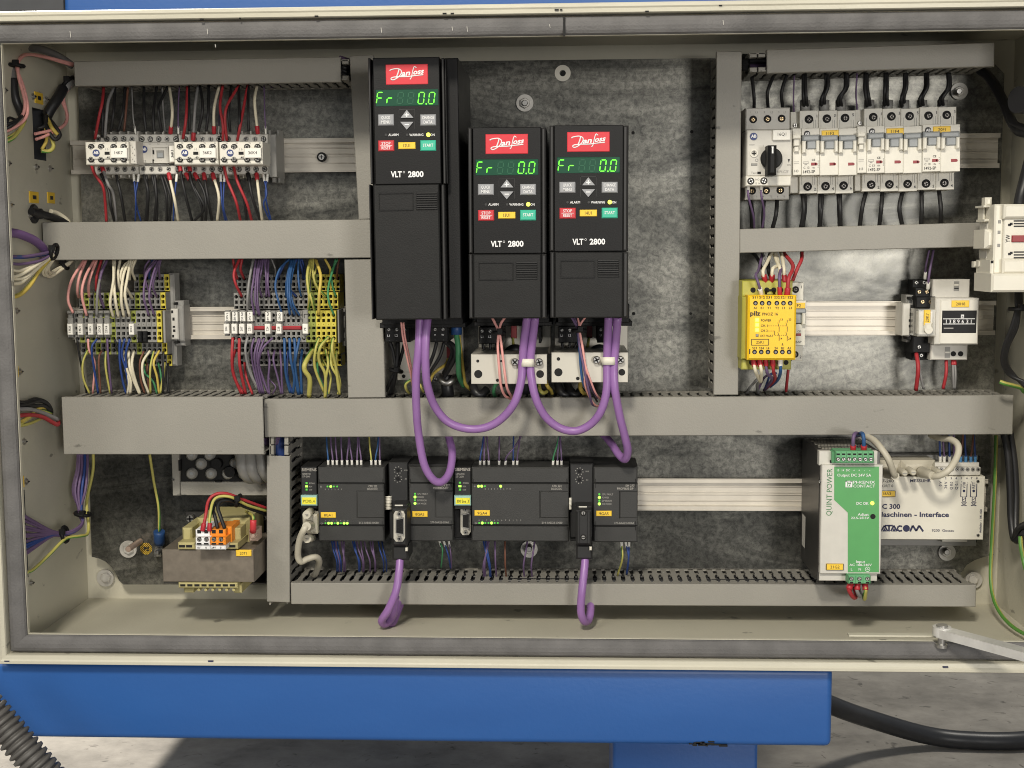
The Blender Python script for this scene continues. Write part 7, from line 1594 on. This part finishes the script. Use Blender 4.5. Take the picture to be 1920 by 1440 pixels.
# transformer wires
bundle('arching from the transformer plugs to the upright duct', 'wires of the transformer', zT, [('r', [(962, 790, .128), (985, 680, .125), (1005, 570, .115), (1060, 512, .11), (1160, 505, .105), (1320, 565, .09), (1500, 630, .06)], 'r', .00166), ('y', [(1016, 790, .128), (1020, 690, .125), (1045, 570, .115), (1100, 528, .11), (1200, 535, .105), (1330, 600, .09), (1500, 650, .06)], 'r', .00154),
 ('k', [(1082, 790, .122), (1060, 690, .12), (1045, 640, .112), (1070, 560, .105), (1150, 545, .1), (1280, 585, .085), (1500, 665, .055)], None, .00192), ('k', [(1140, 790, .122), (1105, 690, .12), (1085, 620, .115), (1110, 570, .108), (1190, 560, .1), (1300, 610, .085), (1500, 680, .055)], None, .00192)])
tie('black cable tie round the transformer wires', zT, (1252, 560, .1), .0058, (1, 0, -.35))
bundle('bent into the red sleeve on the transformer', 'wires of the transformer', zT, [('y', [(1376, 720, .108), (1372, 690, .106), (1345, 665, .085), (1315, 650, .06)], None, .00144)])
bundle('dropping from the deep duct to the blue cable lug', 'earth wires at the transformer', zT, [('y', [(604, 815, .018), (600, 620, .022), (560, 400, .026), (525, 175, .03)], None, .00154)])

# side-wall wiring
zG = (0, 60, 3.43); GW = 'wires at the side wall'
cable('grey sheathed cable arching from the top duct over to the side wall', (0, 0, 1), [(24, 152, .12), (22, 130, .115), (27, 108, .1), (45, 93, .08), (75, 92, .06), (110, 106, .045), (137, 124, .035)], .0040, mat("grey_cable_sheath", (.16, .155, .15), .5, var=.06), group=GW)
cable('black heat-shrunk cable end on the side wall below the grey arch', (0, 0, 1), [(25, 148, .12), (27, 172, .122), (31, 190, .122), (38, 206, .118), (40, 214, .11)], .0042, BCAB, group=GW)
cable('black heat-shrunk cable end slanting into the rear cut-out', (0, 0, 1), [(118, 166, .045), (112, 178, .055), (103, 192, .062), (93, 207, .066), (87, 219, .068)], .0056, BCAB, group=GW)
cable('short grey cable stub at the end of the top duct', (0, 0, 1), [(142, 148, .03), (132, 155, .036), (120, 165, .044)], .0052, WC['g'][1], group=GW)
bundle('at the upper corner of the side wall', GW, zG, [('p', [(-20, 610, .16), (60, 595, .15), (140, 540, .138), (160, 470, .132), (150, 400, .13), (120, 290, .125), (118, 200, .115), (150, 150, .095), (250, 150, .07), (470, 205, .04)], None, .00164), ('p', [(-20, 660, .155), (80, 620, .148), (160, 560, .136), (178, 480, .13), (150, 350, .126), (110, 240, .12), (125, 180, .11), (180, 145, .09), (300, 165, .062), (470, 215, .04)], None, .00164),
 ('y', [(0, 720, .165), (80, 685, .155), (140, 610, .14), (160, 570, .13)], None, .00187), ('y', [(5, 705, .16), (100, 650, .148), (150, 600, .136)], None, .00156), ('k', [(-10, 590, .165), (60, 590, .158), (110, 565, .15)], None, .00156), ('k', [(-10, 640, .165), (40, 620, .16), (90, 590, .155), (140, 540, .14)], None, .00172), ('k', [(45, 580, .16), (60, 552, .155), (100, 565, .145)], None, .00140)])
bundle('at the rear cut-out of the side wall', GW, zG, [('p', [(225, 655, .105), (300, 640, .09), (390, 615, .07), (430, 570, .055), (425, 500, .048), (410, 420, .044), (455, 345, .04)], None, .00164), ('p', [(230, 690, .1), (310, 660, .088), (410, 600, .062), (432, 530, .05), (398, 430, .046), (440, 340, .04)], None, .00164), ('y', [(265, 765, .09), (320, 765, .085), (345, 730, .08), (320, 660, .08), (300, 590, .075), (298, 540, .072)], None, .00203), ('Y', [(300, 540, .075), (330, 610, .085), (370, 660, .082)], None, .00203), ('k', [(290, 520, .072), (300, 610, .085), (350, 690, .085), (385, 660, .08), (350, 600, .08), (310, 550, .076)], None, .00203), ('k', [(240, 620, .095), (290, 600, .09), (300, 540, .08)], None, .00172), ('Y', [(270, 755, .09), (300, 690, .085), (290, 600, .08)], None, .00172)])
tie('black cable tie round the grey arch on the side wall', zG, (108, 215, .124), .0066, (.1, 0, 1)); tie('black cable tie at the end of the top duct', (0, 0, 1), (128, 157, .04), .0085, (-.7, 0, .7))
cable('black cable coming out of its gland in the side wall', (0, 0, 1), [(58, 396, .1), (72, 400, .09), (90, 405, .075), (110, 412, .055), (125, 420, .045)], .0040, BCAB, group=GW)
cable('cream cable beside the black gland', (0, 0, 1), [(95, 396, .065), (108, 400, .055), (125, 412, .045), (132, 424, .04)], .0024, WC['w'][1], group=GW)
def f(mb): mb.cyl(0, 0, .0100, -.003, 0, BCAB, 18, c=.001); mb.cyl(0, 0, .0055, -.010, -.003, BCAB, 18, c=.001)
on_left('cable_gland', 'black cable gland in the side wall above the middle duct', 'cable gland', 62, 401, f)
cable('violet bus cable with faint print, curving from the side wall to the middle duct', (0, 0, 1), [(14, 436, .19), (32, 438, .175), (50, 444, .16), (66, 452, .145), (80, 464, .13), (84, 474, .12), (80, 478, .11)], .0044, mat("dull_violet_sheath", (.16, .085, .22), .45, var=.08), group=GW)
zH = (0, 400, 3.13)
bundle('fanning out of the middle cut-out of the side wall', GW, zH, [('v', [(40, 250, .19), (120, 255, .17), (210, 245, .15), (310, 225, .12)], None, .00164), ('b', [(45, 258, .188), (160, 258, .16), (300, 235, .12)], None, .00140), ('d', [(60, 255, .185), (200, 250, .15), (305, 230, .122)], None, .00140), ('v', [(45, 290, .188), (120, 298, .17), (230, 280, .145), (315, 235, .12)], None, .00156),
 ('w', [(42, 322, .19), (110, 338, .172), (180, 310, .155), (250, 270, .135), (310, 240, .12)], None, .00164), ('w', [(44, 378, .19), (110, 365, .172), (190, 320, .155), (260, 272, .135), (312, 240, .122)], None, .00187), ('w', [(48, 412, .19), (120, 408, .17), (190, 350, .152), (260, 285, .134), (314, 242, .122)], None, .00187), ('w', [(46, 385, .185), (140, 380, .165), (220, 320, .145), (300, 255, .124)], None, .00156),
 ('Y', [(60, 498, .185), (120, 478, .17), (180, 420, .155), (230, 340, .14), (305, 250, .122)], None, .00179), ('y', [(62, 494, .18), (130, 462, .165), (200, 380, .148), (300, 262, .122)], None, .00156),
 ('w', [(425, 280, .05), (330, 330, .07), (270, 365, .09), (255, 335, .1), (300, 270, .11)], None, .00172), ('w', [(420, 285, .05), (340, 345, .07), (290, 372, .085), (270, 340, .1), (310, 270, .11)], None, .00172), ('w', [(425, 278, .048), (350, 320, .065), (300, 350, .085), (285, 320, .1), (320, 262, .11)], None, .00156)])
tie('black cable tie gathering the cream and violet wires at the middle duct', zH, (318, 226, .122), .0075, (1, 0, -.3), .002)
tie('black cable tie round the cream wires under the middle duct', zH, (378, 298, .058), .0055, (1, 0, .6))
bundle('fanning out of the lower cut-out of the side wall', GW, zH, [('k', [(90, 1105, .17), (150, 1110, .15), (210, 1090, .13), (270, 1110, .11), (300, 1150, .1), (300, 1180, .09)], None, .00203), ('k', [(92, 1135, .17), (160, 1120, .15), (230, 1100, .125), (285, 1125, .108), (303, 1170, .096)], None, .00203), ('k', [(95, 1115, .165), (170, 1130, .145), (250, 1130, .12), (300, 1160, .1)], None, .00203), ('g', [(95, 1150, .17), (180, 1150, .148), (260, 1175, .12), (340, 1210, .095)], None, .00218), ('r', [(105, 1190, .17), (170, 1182, .15), (250, 1195, .125), (335, 1240, .1), (342, 1215, .09)], None, .00218),
 ('Y', [(300, 1160, .1), (260, 1140, .115), (220, 1150, .13), (180, 1185, .145), (130, 1220, .16)], None, .00172), ('y', [(300, 1175, .1), (230, 1160, .125), (170, 1200, .145), (100, 1250, .165)], None, .00172), ('y', [(290, 1190, .1), (240, 1205, .12), (170, 1235, .145), (100, 1250, .165)], None, .00156)])
zI = (0, 800, 3.13)
ws = []
for i, v in enumerate((512, 520, 545, 580, 600, 635, 650, 680, 705, 725, 752, 768)):
    y1 = 628 + (v - 640) * .14
    ws.append(('b' if i in (8, 9) else 'v', [(125, v, .163), (200, v * .55 + y1 * .45, .145), (300, y1, .12), (370, 630 + (v - 640) * .06, .10), (440, 610 + (v - 640) * .05, .085), (485, 560 + i % 3 * 4, .07), (478 - (i % 4) * 4, 505, .06), (428 + i * 6.5, 380, .05 + (i % 3) * .004), (452 + i * 5.5, 250, .04 + (i % 3) * .004), (458 + i * 5, 140, .035)], None, .00148))
bundle('in the bundle beneath the deep duct', 'violet bundle at the side wall', zI, ws)
cable('yellow-green earth wire following the violet bundle along the side wall', zI, [(160, 855, .158), (200, 835, .15), (290, 750, .13), (360, 678, .112), (400, 652, .1), (470, 642, .085), (512, 630, .07), (520, 580, .06), (512, 510, .055), (512, 420, .045), (545, 260, .035), (547, 140, .035)], .0017, GY_Y, cat='wire', group=GW, n=8, name='wire', stripe=GY_G)
tie('black cable tie on the violet bundle where it leaves the side wall', zI, (382, 632, .1), .0080, (1, 0, .15)); tie('black cable tie on the violet bundle where it turns up', zI, (486, 512, .062), .0080, (.15, 0, 1))

# side wall on the far side: black and earth cables
zK = (1700, 60, 2.88)
cable('thick black cable sagging from the dark corner of the top duct', zK, [(390, 200, .02), (450, 250, .03), (520, 370, .05), (560, 470, .07), (600, 530, .09), (650, 545, .1), (690, 545, .11)], .0050, BCAB, group='black cables on the far side wall')
cable('thin black cable beside the sagging one', zK, [(400, 200, .02), (480, 280, .035), (540, 410, .06), (585, 500, .085), (680, 525, .11)], .0040, BCAB, group='black cables on the far side wall')
cable('black cable leaving the top of the wall contactor', zK, [(610, 935, .12), (625, 860, .12), (650, 760, .115), (680, 640, .11)], .0060, BCAB, group='black cables on the far side wall')
zL = (1700, 400, 2.88)
for i, dx in enumerate((-14, -5, 5, 14)):
    cable(f'{ORD[i]} black wire from the left hanging below the wall contactor', zN, [(1885 + dx, 370, .12), (1885 + dx, 440, .125), (1880 + dx * .6, 480, .125), (1855 + dx * 1.2, 600, .12), (1805 + dx * .9, 720, .11), (1795 + dx * .9, 820, .1), (1840 + dx, 900, .095), (1930, 965 + dx, .1)], .0020, BCAB, cat='wire', group='black wires below the wall contactor', name='wire', n=8)
tie('black cable tie round the wires below the wall contactor', zN, (1880, 478, .125), .0075, (0, 0, 1))
cable('short yellow-green wire end above the long duct, next to the black hose', zN, [(1765, 945, .1), (1800, 958, .102), (1850, 970, .1), (1900, 985, .095), (1920, 1010, .09)], .0022, GY_Y, cat='wire', n=8, name='wire', stripe=GY_G)
zO = (1700, 680, 2.573)
cable('thick black cable behind the end of the long duct', zO, [(470, 340, .04), (490, 450, .045), (500, 620, .05), (505, 760, .055), (520, 850, .065), (545, 800, .08), (600, 770, .1)], .0038, BCAB, group='black cables on the far side wall')
cable('second black cable pressed to the first behind the long duct', zO, [(500, 340, .04), (520, 480, .045), (528, 640, .05), (525, 780, .058), (530, 860, .07), (570, 820, .09)], .0034, BCAB, group='black cables on the far side wall')
cable('long yellow-green earth wire curving down to the lower rim', zO, [(432, 350, .01), (425, 600, .012), (412, 850, .02), (405, 1030, .03), (420, 1140, .045), (460, 1220, .07), (520, 1280, .1), (600, 1325, .13)], .0020, GY_Y, cat='wire', n=8, name='wire', stripe=GY_G)
cable('yellow-green wire hanging from the black lump on the far side wall', zO, [(548, 840, .1), (552, 890, .105), (565, 960, .11), (585, 1040, .12)], .0022, GY_Y, cat='wire', n=8, name='wire', stripe=GY_G)
# short cables inside the open ends of ducts
bundle('packed in the open end of the top duct', 'wires packed inside duct openings', zB, [('v', [(1030, 190 + i * 20, .05), (1060, 200 + i * 25, .052), (1110, 215 + i * 30, .05)], None, .002) for i in range(4)] + [('k', [(1030, 230 + i * 26, .055), (1065, 240 + i * 28, .056), (1110, 265 + i * 30, .052)], None, .0024) for i in range(4)])
bundle('packed in the open end of the breaker duct', 'wires packed inside duct openings', zM, [('k', [(120, 130 + i * 14, .04), (200, 135 + i * 16, .045), (290, 128 + i * 15, .04)], None, .0026) for i in range(7)])
bundle('packed in the open top of the short upright duct', 'wires packed inside duct openings', zT, [('b', [(1560 + i * 14, 40, .05), (1570 + i * 12, 120, .052), (1575 + i * 10, 260, .05)], None, .0022) for i in range(5)] + [('v', [(1450, 60 + i * 10, .05), (1530, 62 + i * 12, .055), (1600, 50 + i * 10, .05)], None, .002) for i in range(4)])

make_wires(285)
